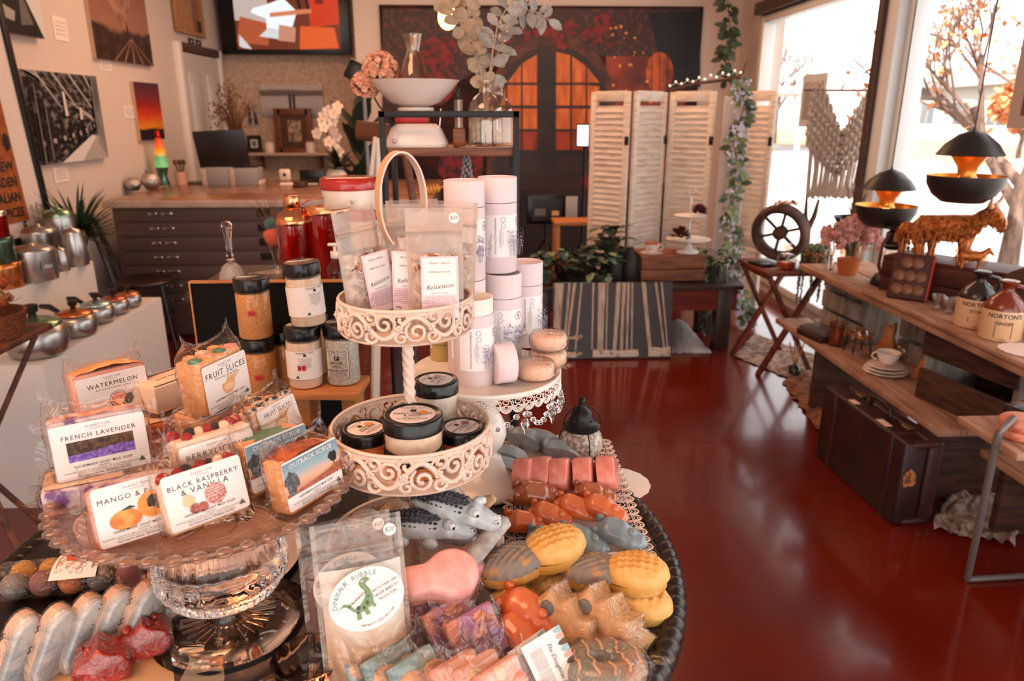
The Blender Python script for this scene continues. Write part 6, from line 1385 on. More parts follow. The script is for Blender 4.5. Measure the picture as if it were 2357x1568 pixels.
t=thing('laptop_riser','pair of pale boxes holding up the open laptop','box',(p.x,p.y+.0,CT));mb=MB();mb.box((-.02,0,.07),(.22,.2,.14),m_gb,.003);mb.build('left_box',t);mb=MB();mb.box((.19,0,.066),(.18,.2,.132),m_gb,.003);mb.build('right_box',t);
for x in(.09,-.13):mb=MB();mb.box((x,-.104,.064),(.035,.008,.128),m_top,.002);mb.build('strap',t)
m_lap=mt('laptop_dark',(34,28,27),.35)
t=thing('laptop','open dark laptop with its lid towards the camera on the boxes','laptop',(p.x+.03,p.y-.02,CT+.1425),4,scale=1.12);mb=MB();mb.box((.03,.1,.008),(.36,.24,.016),m_lap,.004);mb.build('keyboard_base',t)
mb=MB();mb.box((0,0,.13),(.35,.012,.255),m_lap,.004,M=T(0,-.03,.0)@R('X',12)@R('Y',-3));o=mb.build('lid',t);mb=MB();mb.prism([(-.008,-.012),(0,.0),(-.003,.012),(.008,-.004)],.001,lg,M=T(0,.0,.165)@UP);mb.xf(T(0,-.065,0));mb.build('logo_mark',t)
p=on(655,418);t=thing('card_stand','small cream card stand with a dark square on the counter','stand',(p.x,p.y+.03,CT));mb=MB();mb.box((0,0,.05),(.095,.03,.1),m_wen,.012);mb.build('stand',t);mb=MB();mb.box((.0,-.016,.055),(.026,.002,.026),INK);mb.build('dark_square',t)
p=PY(722,410,6.2);boxo('tablet_stand','black tablet propped up behind the small dark box on the counter','tablet',(p.x,6.2,CT),(.22,.02,.11),BLACK)
p=on(690,433);boxo('dark_box','small dark patterned box at the front edge of the counter','box',(p.x,p.y+.04,CT),(.1,.07,.045),mt('box_dark',(46,28,22),.4,n=((140,60,36),60,.55,.6)))
p=on(665,425);boxo('paper_sheet','loose white sheets of paper beside the card stand','paper',(p.x+.06,p.y+.1,CT),(.3,.21,.003),PAPER,12)
p=on(820,432);mb=MB();mb.tube([(-.07,0,0),(.06,0,0)],.018,m_wal,12);mb.tube([(.06,0,0),(.12,0,0)],[.016,.012],m_amb,12);tag(mb.build('wooden_roller',loc=(p.x-.02,p.y+.05,CT+.018)),'brown wooden roller with an amber handle lying on the counter','roller')
p=on(772,425);m_orc=mt('orchid_petal',(236,214,198),.6,sss=.1)
t=thing('orchid','white orchid in a round white pot at the right of the counter','plant',(p.x,p.y+.08,CT));mb=MB();mb.lathe([(0,0),(.06,0),(.085,.04),(.08,.085),(.05,.115),(.045,.11),(0,.09)],32,m_wen);mb.build('pot',t)
mb=MB();sp_=[V(0,0,.1),V(-.03,-.01,.25),V(-.05,-.02,.4),V(-.02,-.03,.52),V(.015,-.04,.6)];mb.tube(sp_,.005,m_stem,6);mb.build('stem',t);g=random.Random(2)
for k in range(15):
 mb=MB();f=k/14;i=min(3,int((.3+f*.7)*4));c=sp_[i].lerp(sp_[i+1],min(1,(.3+f*.7)*4-i))+V(g.uniform(-.075,.075)*(1.1-f*.5),-.03+g.uniform(-.03,.02),g.uniform(-.03,.03));d0=V(g.uniform(-.4,.4),-1,g.uniform(-.3,.3)).normalized();x_=d0.orthogonal().normalized()
 for j in range(5):leaf(mb,c,Matrix.Rotation(j*2*pi/5,3,d0)@x_+d0*.2,.045,.04,m_orc,up=d0,curl=.1,rd=True)
 mb.ball(c+d0*.008,.007,m_bud,6);mb.build('blossom',t)
mb=MB();blades(mb,V(.02,0,.1),16,.12,.24,.06,mt('orchid_leaf',(26,30,20),.4),6,1.2);mb.build('leaves',t)
BY=YB-.14;s0,s1=PY(560,352,BY-.1),PY(760,352,BY-.1)
t=thing('wall_shelf','cream shelf on brackets on the rough wall behind the counter','shelf',(0,0,0));mb=MB();mb.box(((s0.x+s1.x)/2,BY,s0.z-.015),(s1.x-s0.x,.26,.03),m_top,.003);mb.build('plank',t)
for fx in(.15,.85):mb=MB();mb.box((lerp(s0.x,s1.x,fx),BY+.03,s0.z-.1),(.03,.2,.14),m_wal,.003);mb.build('bracket',t)
SHZ=s0.z;
def shx(px):return PY(px,340,BY).x
t=thing('dried_branch_vase','slim vase of tall dried brown branches standing behind the laptop','vase',(PY(542,300,6.5).x,6.5,CT));mb=MB();mb.lathe([(0,0),(.04,0),(.045,.15),(.03,.3),(.035,.33),(0,.32)],20,mt('vase_dark',(60,40,32),.5));mb.build('vase',t);mb=MB();g=random.Random(12)
for k in range(46):a,b=g.uniform(-1,1),g.uniform(.5,1);tip=V(.16*a,g.uniform(-.1,.06),.36+.5*b*(1-.4*abs(a)));mb.tube([(0,0,.3),tip*.5+V(0,0,.22),tip],[.004,.003,.002],m_dry,3);[mb.ball(tip+V(g.uniform(-.05,.05),0,g.uniform(-.12,.02)),.009,m_dry,5)for q in range(3)]
mb.build('branches',t)
a=Art(.12,.24,.01);a.bg(lg);a.p([(.1,.1),(.3,.1),(.35,.9),(.1,.95)],bk);a.p([(.6,.1),(.9,.1),(.8,.6),(.6,.7)],bk);a.put('photo_print','small upright black and white photo on the rough wall above the shelf','picture',T(shx(581),YB-.012,SHZ+.38))
a=Art(.15,.17,.02,BLACK);a.bg(bk);a.p([(.25,.25),(.75,.25),(.75,.75),(.25,.75)],wh);a.p([(.35,.35),(.65,.35),(.65,.65),(.35,.65)],gy);a.put('small_photo','small black framed photo standing on the shelf','frame',T(shx(586),BY,SHZ+.09))
for px,lab in((622,'white pillar candle left of the brown picture frame'),(716,'white pillar candle right of the brown picture frame')):mb=MB();mb.lathe([(0,0),(.05,0),(.052,.1),(.03,.11),(0,.105)],24,m_wen);tag(mb.build('pillar_candle',loc=(shx(px),BY-.02,SHZ)),lab,'candle','white pillar candles')
a=Art(.3,.4,.02,m_wal);a.bg(C_('sepia_mat',(84,48,30)));a.p([(.3,.25),(.75,.25),(.75,.8),(.3,.8)],C_('sepia_photo',(196,160,132),n=((110,84,68),20,.4,.6)));t=a.put('picture_frame','brown wooden frame with a sepia photo on the shelf','frame',T(shx(680),BY+.0,SHZ+.21));mb=MB()
for x in(-.16,.16):mb.box((x,-.005,0),(.07,.04,.47),m_wal,.006)
for z in(-.2,.2):mb.box((0,-.005,z),(.32,.04,.07),m_wal,.006)
mb.build('moulding',t)
a=Art(.66,.32,.03);a.bg(ramp_mat('print_beach',[(0,(150,146,150)),(.35,(196,184,180)),(.62,(190,180,178)),(.68,(104,84,76)),(.82,(120,98,88)),(.86,(200,186,178)),(1,(206,190,180))],'Z',.32,.5,noise=(6,.1,(1,1,4))))
for u in(.47,.53):a.p([(u-.02,.22),(u+.02,.22),(u+.025,.66),(u,.74),(u-.025,.66)],C_('couple',(70,46,40)))
c_=PY(672,232,YB-.03);a.put('canvas_print','wide canvas print of a couple standing in pale shallow water','picture',T(c_.x,YB-.03,c_.z))
m_tvs=lambda k,c,e=1.:mt('screen_'+k,(0,0,0),.3,emit=(c,e));TY=YB-.2;q0,q1=PY(512,125,TY),PY(808,122,TY);tw,th=q1.x-q0.x,.76
t=thing('television','wall mounted television showing a person in a white shirt at a workbench','television',((q0.x+q1.x)/2,TY,q0.z+th/2));mb=MB();mb.box((0,.04,0),(tw,.08,th),BLACK,.006);mb.build('case',t);mb=MB();mb.box((0,.13,0),(.3,.1,.3),BLACKM);mb.build('wall_bracket',t)
sw,sh=tw*.8,th*.9;S_=MB();kk=[0]
def sp(pts,m):S_.add([((u-.5)*sw+.03,-.002-.0006*kk[0],(v-.5)*sh+.01)for u,v in pts],[tuple(range(len(pts)))],m);kk[0]+=1
sp([(0,0),(1,0),(1,1),(0,1)],m_tvs('brown',(120,50,30),.8));sp([(0,.4),(.34,.35),(.3,1),(0,1)],m_tvs('foliage',(190,170,160)));sp([(.0,.1),(.3,.05),(.33,.35),(.05,.45)],m_tvs('rust',(170,80,46)));sp([(.72,.3),(1,.35),(1,1),(.7,1)],m_tvs('red',(196,50,20)));sp([(.6,.0),(.98,.02),(.95,.3),(.62,.32)],m_tvs('orange',(214,86,34)))
sp([(.33,.62),(.48,.7),(.6,.52),(.52,.2),(.3,.2),(.3,.42),(.16,.5),(.18,.56)],m_tvs('shirt',(225,228,230),1.1));sp([(.22,.18),(.5,.12),(.52,.24),(.32,.3)],m_tvs('trousers',(206,206,208)));sp([(.36,.7),(.44,.7),(.45,.82),(.38,.84)],m_tvs('skin',(190,110,76)));sp([(.34,.44),(.74,.5),(.74,.56),(.34,.5)],m_tvs('plank',(206,120,80)));sp([(.4,.12),(.56,.1),(.58,.3),(.42,.34)],m_tvs('stone',(190,130,106)))
for x in(.62,.7):sp([(x,.55),(x+.03,.55),(x-.03,1),(x-.06,1)],m_tvs('dark',(26,14,12)))
sp([(.02,.05),(.05,.02),(.14,.0),(.1,.08),(.03,.2)],m_tvs('pale',(206,200,196)));sp([(.78,.62),(.86,.62),(.86,.78),(.78,.78)],m_tvs('dark_red',(120,20,12)))
S_.build('screen',t)
BX0,BX1=PY(872,14,7.42).x,PY(1620,14,7.42).x;BZ1=2.47;bwid=BX1-BX0
t=thing('studio_backdrop','large printed cloth backdrop of dark arched doors with glowing panes and red flowers','backdrop',(BX0,7.42,0));mb=MB()
m_bd=mt('backdrop_dark',(32,12,10),.9,n=((70,22,14),5,.45,.7,None,8));mb.box((bwid/2,.008,BZ1/2),(bwid,.008,BZ1),m_bd);mb.build('cloth',t)
D=MB();dk=[0]
def dp(pts,m,px=True):
 o=[]
 for q in pts:w_=PY(q[0],q[1],7.42)if px else V(q[0]+BX0,0,q[1]);o.append((w_.x-BX0,.003-.00012*dk[0],w_.z))
 D.add(o,[tuple(range(len(o)))],m);dk[0]+=1
m_door2=C_('backdrop_door',(30,16,13),n=((44,24,18),4,.4,.6));m_pane=C_('backdrop_glow',(214,118,50),n=((168,74,26),5,.35,.65,(3,3,.6)));m_paner=C_('backdrop_glow_low',(160,56,20),n=((110,30,12),5,.35,.65,(3,3,.6)));m_redf=C_('backdrop_red_flower',(122,10,10),n=((40,4,6),14,.45,.6,None,6));m_stn=C_('backdrop_stone',(92,42,26),n=((38,16,12),7,.4,.65));m_glow=C_('backdrop_warm_wall',(150,56,22),n=((70,20,10),3,.35,.65));m_foli=C_('backdrop_foliage',(48,22,16),n=((92,40,26),22,.5,.62,None,6))
dp([(1395,130),(1560,120),(1600,420),(1400,420)],m_glow);dp([(880,20),(1612,20),(1610,130),(1380,130),(1300,90),(1180,110),(880,300)],m_foli);dp([(1490,30),(1612,25),(1612,200),(1540,210)],C_('backdrop_night',(12,8,9)))
arch=[(1150+20,460)]+[(1272+132*cos(a)*-1,265-165*sin(a))for a in[pi*i/16 for i in range(17)]]+[(1404,560),(1150,560)]
dp([(1120,600)]+[(1272-152*cos(a),265-190*sin(a))for a in[pi*i/16 for i in range(17)]]+[(1430,600)],m_stn);dp([(1140,600)]+[(1272-132*cos(a),265-162*sin(a))for a in[pi*i/16 for i in range(17)]]+[(1404,600)],m_door2)
def archy(x):return 265-150*sqrt(max(0,1-((x-1272)/122)**2))+4
for x0,x1 in((1152,1164),(1168,1199),(1203,1236),(1280,1312),(1317,1348),(1352,1380)):
 for y0,y1,m in((100,190,m_pane),(196,243,m_pane),(250,297,m_pane),(303,345,m_paner)):
  ya,yb=max(y0,archy(x0)),max(y0,archy(x1))
  if min(ya,yb)<y1-6:dp([(x0,y1),(x1,y1),(x1,min(yb,y1)),(x0,min(ya,y1))],m)
for y0,y1 in((362,395),(405,440)):
 for x0,x1 in((1160,1236),(1282,1380)):dp([(x0,y1),(x1,y1),(x1,y0),(x0,y0)],C_('backdrop_door_panel',(46,26,20)))
g=random.Random(6)
for cx,cy_,r,n in((1060,375,55,1),(1010,120,40,1),(1330,60,90,14),(1200,95,60,6),(1395,70,40,4),(1390,430,30,2),(1010,200,40,1),(1350,420,18,1)):
 for k in range(n):rr=r if n==1 else g.uniform(8,20);dp(rag(cx+(0 if n==1 else g.uniform(-r,r)),cy_+(0 if n==1 else g.uniform(-r*.5,r*.5)),rr,14,.3,k+cx),m_redf)
dp(circ(20,32,1518,168,48),C_('backdrop_lantern',(196,92,36),n=((120,44,16),6,.4,.6)));
for x in(1500,1518,1536):dp([(x-1,215),(x+1,215),(x+1,122),(x-1,122)],INK)
for k in range(26):dp(circ(8,g.uniform(1.5,4),g.uniform(1400,1500),g.uniform(60,250)),C_('backdrop_sparkle',(226,140,70)))
D.build('printed_scene',t)
p=PY(1030,40,4.2)
t=thing('pendant_bulb','bare glowing bulb hanging above the eucalyptus','lamp',p);mb=MB();mb.ball((0,0,0),(.05,.05,.062),mt('bulb_glow',(255,190,120),.3,emit=((255,176,96),9)),20);mb.build('bulb',t);mb=MB();mb.cyl((0,0,.055),.02,.06,m_copper,16);mb.tube([(0,0,.11),(0,0,ZC-p.z)],.004,BLACK,6);mb.build('cord',t)
def led(label,px,yy,w_,h_,rz,front,z_top=None):
 p=PY(*px,yy);t=thing('studio_light',label,'lamp',(p.x,yy,0),rz,'studio lights by the backdrop');mb=MB();mb.box((0,0,p.z),(w_,.05,h_),BLACK,.006);mb.build('lamp_head',t)
 mb=MB()
 if front=='lit':mb.box((0,-.027,p.z),(w_*.85,.004,h_*.85),mt('led_panel',(255,255,255),.3,emit=((235,245,255),3)))
 else:
  mb.box((-.06,-.028,p.z),(w_*.4,.004,h_*.75),m_lap);mb.box((.07,-.028,p.z),(w_*.35,.004,h_*.75),m_lap);mb.box((-.06,-.031,p.z-.02),(.09,.003,.06),gy);mb.box((.07,-.031,p.z-.03),(.06,.003,.04),C_('amber_window',(214,160,120)))
 mb.build('lamp_face',t);mb=MB();mb.box((w_/2+.035,-.04,p.z),(.1,.008,h_*.9),lg,.002,M=None);mb.build('barn_door',t)
 mb=MB();mb.tube([(0,.02,.45),(0,.02,p.z-h_/2)],.012,BLACKM,8);mb.build('pole',t)
 for k in range(3):mb=MB();a=2*pi*k/3+.5;mb.tube([(0,.02,.5),(.3*cos(a),.02+.3*sin(a),.01)],.009,BLACKM,6);mb.build('leg',t)
led('black studio light with two dials in front of the dark doors',(1258,482),6.2,.34,.24,6,'off')
led('lit white studio light panel beside the first shutter screen',(1345,312),6.0,.11,.18,-22,'lit')
p=PY(835,165,4.9)
t=thing('light_stand','slim light stand with a small black tilted lamp head by the coral flowers','lamp',(p.x,4.9,0));mb=MB();mb.box((-.04,0,p.z),(.12,.07,.12),BLACK,.012,M=None);mb.xf(T(-.04,0,p.z)@R('Y',28)@T(.04,0,-p.z));mb.build('lamp_head',t);mb=MB();mb.tube([(0,0,0),(-.0,0,p.z-.05)],.011,m_gb,8);mb.cyl((0,0,1.05),.017,.07,BLACK,12);mb.build('pole',t)
p=PY(822,300,6.9);m_bigl=mt('big_leaf_green',(34,44,34),.45,n=((50,62,44),5,.4,.6))
t=thing('rubber_plant','tall plant with large dark green leaves behind the light stand','plant',(p.x,6.9,0));mb=MB();mb.lathe([(0,0),(.12,0),(.15,.28),(0,.26)],24,BLACK);mb.build('pot',t);mb=MB();mb.tube([(0,0,.2),(.02,0,1.1)],.015,m_stem,8);mb.build('stem',t);mb=MB();g=random.Random(9)
for k in range(12):a=k*2.4;leaf(mb,(0.02,0,.65+.07*k),(cos(a)*.6,sin(a)*.4,1.1),g.uniform(.34,.5),.19,m_bigl,curl=.2)
mb.build('leaves',t)
t=thing('wooden_easel','brown wooden A-frame easel with a log top seen through the rack','easel',(PY(905,400,3.6).x,3.6,0))
for sx in(-1,1):mb=MB();mb.beam((sx*.05,0,1.42),(sx*.22,.05,0),.05,.03,m_wal,b=.004);mb.build('leg',t)
mb=MB();mb.tube([(-.16,0,1.43),(.16,0,1.4)],.045,mt('log_bark',(110,62,36),.8,bump=(30,.8)),12);mb.build('log',t)
t=thing('notched_rod','pale notched wooden rail leaning beside the rack','rail',(0,0,0));a_,b_=PY(858,445,2.75),PY(872,318,2.8);mb=MB();mb.beam((a_.x-.06,a_.y-.02,.0),b_,.02,.03,m_wen,b=.002);mb.build('rail',t);mb=MB()
for k in range(30):q=a_.lerp(b_,k/29);mb.ball(q+V(-.012,-.012,0),(.009,.009,.006),m_wen,6)
mb.build('notches',t)
m_shw=mt('whitewashed_wood',(232,216,202),.7,n=((206,178,154),7,.45,.7,(1,1,9),6));m_hng=mt('black_hinge',(30,22,20),.4)
def panel(label,x0,y0,x1,y1,zt):
 w=sqrt((x1-x0)**2+(y1-y0)**2);an=math.degrees(atan2(y1-y0,x1-x0));t=thing('shutter_screen',label,'screen',((x0+x1)/2,(y0+y1)/2,0),an,'whitewashed folding shutter panels')
 mb=MB();st=.045
 for x in(-w/2+st/2,w/2-st/2):mb.box((x,0,zt/2+.02),(st,.028,zt-.04),m_shw,.003)
 for z in(.1,zt*.5-.2,zt-.03):mb.box((0,0,z),(w-2*st,.026,.07),m_shw,.002)
 mb.build('frame',t);mb=MB();z=.16;g=random.Random(int(x0*99))
 while z<zt-.08:
  if abs(z-(zt*.5-.2))>.05:mb.box((0,0,0),(w-2*st+.01,.007,.047),m_shw,0,M=T(0,0,z)@R('X',-28+g.uniform(-5,5)))
  z+=.0405
 plab(mb.build('louvres',t),'tilted whitewashed louvre slats')
 for z in(zt*.28,zt*.8):mb=MB();mb.box((w/2-.004,-.017,z),(.03,.012,.06),m_hng,.002);mb.build('hinge',t)
zt_=1.655;pts=[(.802,5.6),(1.062,5.32),(1.372,5.58),(1.66,5.3)]
def inset(i,l):(a,b),(c,d)=pts[i],pts[i+1];q=.022/sqrt((c-a)**2+(d-b)**2);panel(l,lerp(a,c,q),lerp(b,d,q),lerp(a,c,1-q),lerp(b,d,1-q),zt_)
inset(0,'leftmost whitewashed shutter panel, beside the lit studio light');inset(1,'second shutter panel, angled to the window and bright white');inset(2,'third shutter panel, behind the two tier cake stand')
panel('rightmost shutter panel, in grey shade against the window',1.9,5.5,2.02,5.18,zt_)
m_sheer=mt('white_sheer',(230,222,218),.85,tl=.4)
t=tag(MB().grid(lambda u,v:(lerp(1.665,1.86,u)+.0,5.2+.02*sin(u*26)+.03*v*sin(u*9),lerp(1.62,.03,v)),40,20,m_sheer).build('sheer_curtain'),'white sheer cloth hanging beside the third shutter panel','curtain')
a_,b_=PY(1540,208,5.25),PY(1702,178,5.1);m_brn=mt('branch_bark',(92,60,42),.8)
t=thing('bare_branch','thin bare branch with fairy lights lying along the top of the shutter panels','branch',a_);mb=MB();d=b_-a_;mb.tube([(0,0,0),d*.4+V(0,0,.012),d*.8,d],[.007,.009,.011,.012],m_brn,7);mb.tube([d*.97,d+V(.02,0,.03),d+V(.04,0,.1)],[.012,.009,.004],m_brn,6);mb.build('branch',t);mb=MB()
mb.tube([d*(k/12)+V(0,-.015,.022+.018*(k%2))for k in range(13)],.0015,WHITE,4)
for k in range(13):mb.ball(d*(k/12)+V(0,-.016,.03+.018*(k%2)),.007,mt('fairy_light',(255,244,230),.2,emit=((255,236,214),1.2)),8)
mb.build('fairy_lights',t)
m_ivy=mt('ivy_green',(84,96,66),.6,n=((128,138,100),8,.4,.6));m_ivd=mt('ivy_dark',(44,54,40),.6,n=((70,82,60),10,.4,.6));m_wis=mt('wisteria_lilac',(176,160,186),.7,n=((206,198,208),20,.4,.6))
def garland(label,path,yy,n,L_,m,wis=0,seed=0,name='leaf_garland',spread=.07):
 o=PY(*path[0],yy);t=thing(name,label,'garland',o);P_=[PY(*q,yy)-o for q in path];g=random.Random(seed)
 mb=MB();mb.tube(P_,.004,m_stem,5);mb.build('vine',t);mb=MB();wb=MB()
 for k in range(n):
  f=k/n*(len(P_)-1);i=min(int(f),len(P_)-2);p=P_[i].lerp(P_[i+1],f-i);a=g.uniform(0,2*pi);d=V(cos(a),sin(a)*.7-.3,g.uniform(-.9,.4));leaf(mb,p+d*g.uniform(0,spread*.4),d,L_*g.uniform(.7,1.2),L_*.6,m if g.random()<.75 else m_ivd,up=(g.uniform(-.3,.3),-1,.5),curl=.3)
  if wis and g.random()<.3:
   for q in range(5):leaf(wb,p+V(g.uniform(-spread,spread),-.02,g.uniform(-.05,.02)),(g.uniform(-1,1),-.5,-1),.026,.02,m_wis,up=(0,-1,0))
 mb.build('leaves',t)
 if wis:wb.build('lilac_blossom',t)
garland('long green leaf garland with lilac blossom hanging in front of the sheer cloth',[(1706,185),(1712,250),(1688,330),(1702,400),(1676,480),(1690,560),(1682,640),(1712,700),(1722,745)],5.08,190,.07,m_ivy,1,1)
garland('short dark ivy garland hanging from the ceiling by the window corner',[(1672,-30),(1680,60),(1668,120),(1674,190)],6.9,70,.1,m_ivd,0,2)
LZ=.44;m_mah=mt('red_mahogany',(110,32,18),.35,n=((84,20,12),6,.4,.65,(.6,8,8)),coat=.3)
t=thing('low_table','low red mahogany table with square dark legs behind the striped canvas','table',(.99,4.86,0));mb=MB();mb.box((0,0,LZ-.015),(1.42,.54,.03),m_drk,.003);mb.build('tabletop',t);mb=MB()
for sy in(-1,1):mb.box((0,sy*.235,LZ-.1),(1.36,.02,.14),m_mah)
for sx in(-1,1):mb.box((sx*.67,0,LZ-.1),(.02,.45,.14),m_mah)
mb.build('apron',t)
for sx in(-1,1):
 for sy in(-1,1):mb=MB();mb.box((sx*.6,sy*.2,(LZ-.03)/2),(.1,.1,LZ-.03),m_drk,.004);mb.build('leg',t)
cw,chh=.765,.485;a=Art(cw,chh,.022,mt('canvas_edge_dark',(60,46,40),.8));a.bg(C_('canvas_umber',(54,42,38)));g=random.Random(15);m_str=C_('canvas_cream_stripe',(204,172,148),n=((150,118,98),14,.42,.62,(12,1,.6)))
for x0,x1,wd,y0 in((.02,.0,.07,.2),(.13,.08,.02,.1),(.17,.1,.025,.12),(.23,.18,.018,.12),(.33,.32,.015,.12),(.38,.37,.06,.05),(.45,.44,.012,.1),(.53,.5,.04,.07),(.58,.56,.03,.07),(.62,.61,.022,.08),(.655,.655,.014,.09),(.74,.8,.035,.1),(.76,.82,.012,.12),(.85,.93,.018,.1),(.9,.96,.014,.12),(.01,.05,.015,.3)):
 a.p([(x1,y0),(x1+wd*.75,y0),(x0+wd,1),(x0,1)],m_str)
for x0,x1,y1 in((.33,.72,.12),(.8,.99,.15),(.1,.19,.1)):a.p([(x0,.02),(x1,.02),(x1-.005,y1),(lerp(x0,x1,.6),y1-.02),(lerp(x0,x1,.4),y1-.01),(x0+.005,y1)],C_('canvas_cream_block',(210,184,162),n=((160,130,108),20,.5,.62)))
a.put('striped_canvas','dark canvas with vertical cream streaks leaning on the front of the low table','picture',T(.832,4.49,chh*.5)@R('X',-12))
m_crt=mt('crate_oak',(142,84,58),.7,n=((104,58,38),8,.4,.65,(1,8,8)))
t=thing('wooden_crate','brown upturned wooden crate on the low table under the white cake stand','crate',(1.26,4.86,LZ));mb=MB()
for y in(-.14,.14):
 for z in(.045,.125):mb=MB();mb.box((0,y,z),(.42,.016,.075),m_crt,.002);mb.build('side_board',t)
mb=MB();mb.box((0,0,.168),(.43,.3,.014),m_crt,.002);mb.build('top_board',t);mb=MB()
for sx in(-1,1):mb.box((sx*.205,0,.08),(.016,.26,.16),m_drk)
mb.build('ends',t)
KZ=LZ+.176
t=thing('two_tier_stand','white two tier cake stand with a diamond handle on the brown crate','stand',(1.385,4.84,KZ));mb=MB();mb.lathe([(0,0),(.075,0),(.07,.012),(.03,.025),(.02,.06),(.06,.075),(0,.078)],32,WHITE);mb.build('foot',t)
for z,r in((.078,.145),(.235,.105)):mb=MB();mb.lathe([(0,z),(r*.8,z),(r,z+.012),(r*.98,z+.014),(0,z+.004)],48,WHITE,rib=lambda a,v:.02*abs(sin(a*14))if .2<v<.8 else 0);mb.build('plate',t)
mb=MB();mb.tube([(0,0,.08),(0,0,.37)],.006,WHITE,8);mb.tube([(0,0,.37),(.03,0,.405),(0,0,.44),(-.03,0,.405)],.005,WHITE,6,True);mb.build('rod',t)
m_dfl=mt('dark_maroon_petal',(66,18,16),.8,n=((110,30,24),60,.45,.6))
def posy(name,lab,c,r,m,cat,n=60,group=None):
 t=thing(name,lab,cat,c,group=group);mb=MB();g=random.Random(int(r*1e4))
 for k in range(n):a,b=g.uniform(0,2*pi),math.acos(g.uniform(-.2,1));d=V(sin(b)*cos(a),sin(b)*sin(a),cos(b));leaf(mb,d*r*.5+V(0,0,r*.4),d,r*.7,r*.45,m,curl=-.3)
 mb.build('petals',t);return t
posy('dried_flower','dark maroon dried flower on the lower plate of the two tier stand',(1.31,4.78,KZ+.085),.065,m_dfl,'flower');posy('dried_flower','dark maroon dried flower on the upper plate of the two tier stand',(1.435,4.82,KZ+.242),.055,m_dfl,'flower')
def teacup(name,lab,c,r,s=1.,plates=1,wax=None,rz=0):
 t=thing(name,lab,'cup',c,rz);z=0.
 mb=MB();mb.lathe([(0,z),(r*.5,z),(r*.6,z+r*.12),(r*.95,z+r*.7),(r*1.05,z+r*1.1),(r,z+r*1.1),(r*.88,z+r*.7),(0,z+r*.2)],36,m_pl);mb.build('cup_body',t)
 mb=MB();mb.tube([(r*.95+r*.42*sin(a),0,z+r*.65+r*.34*cos(a))for a in[pi*i/8 for i in range(9)]],r*.07,m_pl,6);mb.build('handle',t)
 mb=MB();g=random.Random(4)
 for k in range(10):a=-pi/2+g.uniform(-.7,.7);zz=g.uniform(.45,.8);q=r*(.78+.25*(zz-.45)/.5)+.001;mb.ball((q*cos(a),q*sin(a),z+r*zz),(r*.09,r*.05,r*.09),fl[k%2],6)
 mb.build('flower_motif',t)
 if wax:mb=MB();mb.cyl((0,0,z+r*.5),r*.8,r*.8,wax,24);mb.build('candle',t)
 return t
tag(MB().lathe([(0,0),(.05,0),(.075,.006),(.05,.005),(0,.004)],40,m_pl).build('saucer',loc=(1.13,4.8,KZ)),'saucer under the cup holding an amber candle','saucer')
teacup('tea_cup','white patterned cup holding an amber candle on the brown crate',(1.13,4.8,KZ+.006),.055,wax=mt('amber_wax',(150,70,34),.3))
def bush(name,lab,c,n,L0,W,m,sx,sy,sz,rd=True,cat='plant',droop=0.,seed=1,pot_=None):
 t=thing(name,lab,cat,c);g=random.Random(seed);mb=MB()
 for k in range(n):
  p=V(g.uniform(-sx,sx),g.uniform(-sy,sy),g.uniform(.15,1)*sz);a=g.uniform(0,2*pi);leaf(mb,p,(cos(a),sin(a),g.uniform(-.6,.8)),L0*g.uniform(.7,1.2),W*g.uniform(.8,1.2),m[k%len(m)],curl=.3,rd=rd)
 for k in range(int(droop)):
  x=g.uniform(-sx*.8,sx*.8);y=-sy-g.uniform(0,.05);l=g.uniform(.1,.38);mb.tube([(x,y+.04,sz*.5),(x,y,0),(x+.02,y-.01,-l)],.003,m[0],4)
  for q in range(14):leaf(mb,(x,y,-l*q/14),(g.uniform(-1,1),-.4,-.6),L0*.7,W*.7,m[q%len(m)],curl=.2)
 mb.build('foliage',t);mb=MB();mb.lathe([(0,0),(sx*.45,0),(sx*.55,sz*.45),(sx*.5,sz*.45),(0,sz*.35)],24,pot_ or BLACK);mb.build('pot',t);return t
m_lfg=mt('leaf_sage',(86,108,90),.5,n=((120,142,122),12,.4,.6));m_lfd=mt('leaf_deep',(40,50,36),.5,n=((62,74,54),12,.4,.6))
bush('eucalyptus_plant','sprawling sage and dark leaved plant on the left of the low table',(.62,4.76,LZ),190,.075,.06,[m_lfg,m_lfd,m_lfd,m_ivy],.26,.1,.2)
bush('leafy_plant','dark leaved plant standing behind the black bottles on the low table',(.86,4.92,LZ),60,.1,.08,[m_lfd],.1,.08,.34,seed=5)
for x,lab in((.88,'left one of two black ceramic bottles on the low table'),(.975,'right one of two black ceramic bottles, next to the brown crate')):tag(MB().lathe([(0,0),(.045,0),(.05,.01),(.05,.15),(.03,.18),(.022,.19),(.025,.23),(0,.23)],28,mt('matt_black_ceramic',(30,26,26),.6)).build('black_bottle',loc=(x,4.74,LZ)),lab,'bottle','black ceramic bottles')
bush('trailing_fern','green fern trailing from the end of the low table beside the brown crate',(1.56,4.8,LZ),110,.05,.03,[m_ivd,m_ivy],.09,.08,.2,False,droop=16,seed=6)
boxo('folded_cloth','small crumpled white cloth at the front edge of the low table','cloth',(.62,4.63,LZ),(.2,.06,.02),m_sheer,3,.008)
t=thing('wooden_stool','pale wooden stool with a small box in front of the first shutter panel','stool',(.73,5.75,0));mb=MB();mb.box((0,0,.7),(.34,.26,.03),m_oak,.003);mb.build('seat',t)
for sx in(-1,1):
 for sy in(-1,1):mb=MB();mb.box((sx*.14,sy*.1,.343),(.035,.035,.685),m_oak,.003);mb.build('leg',t)
p=PY(1690,780,4.7)
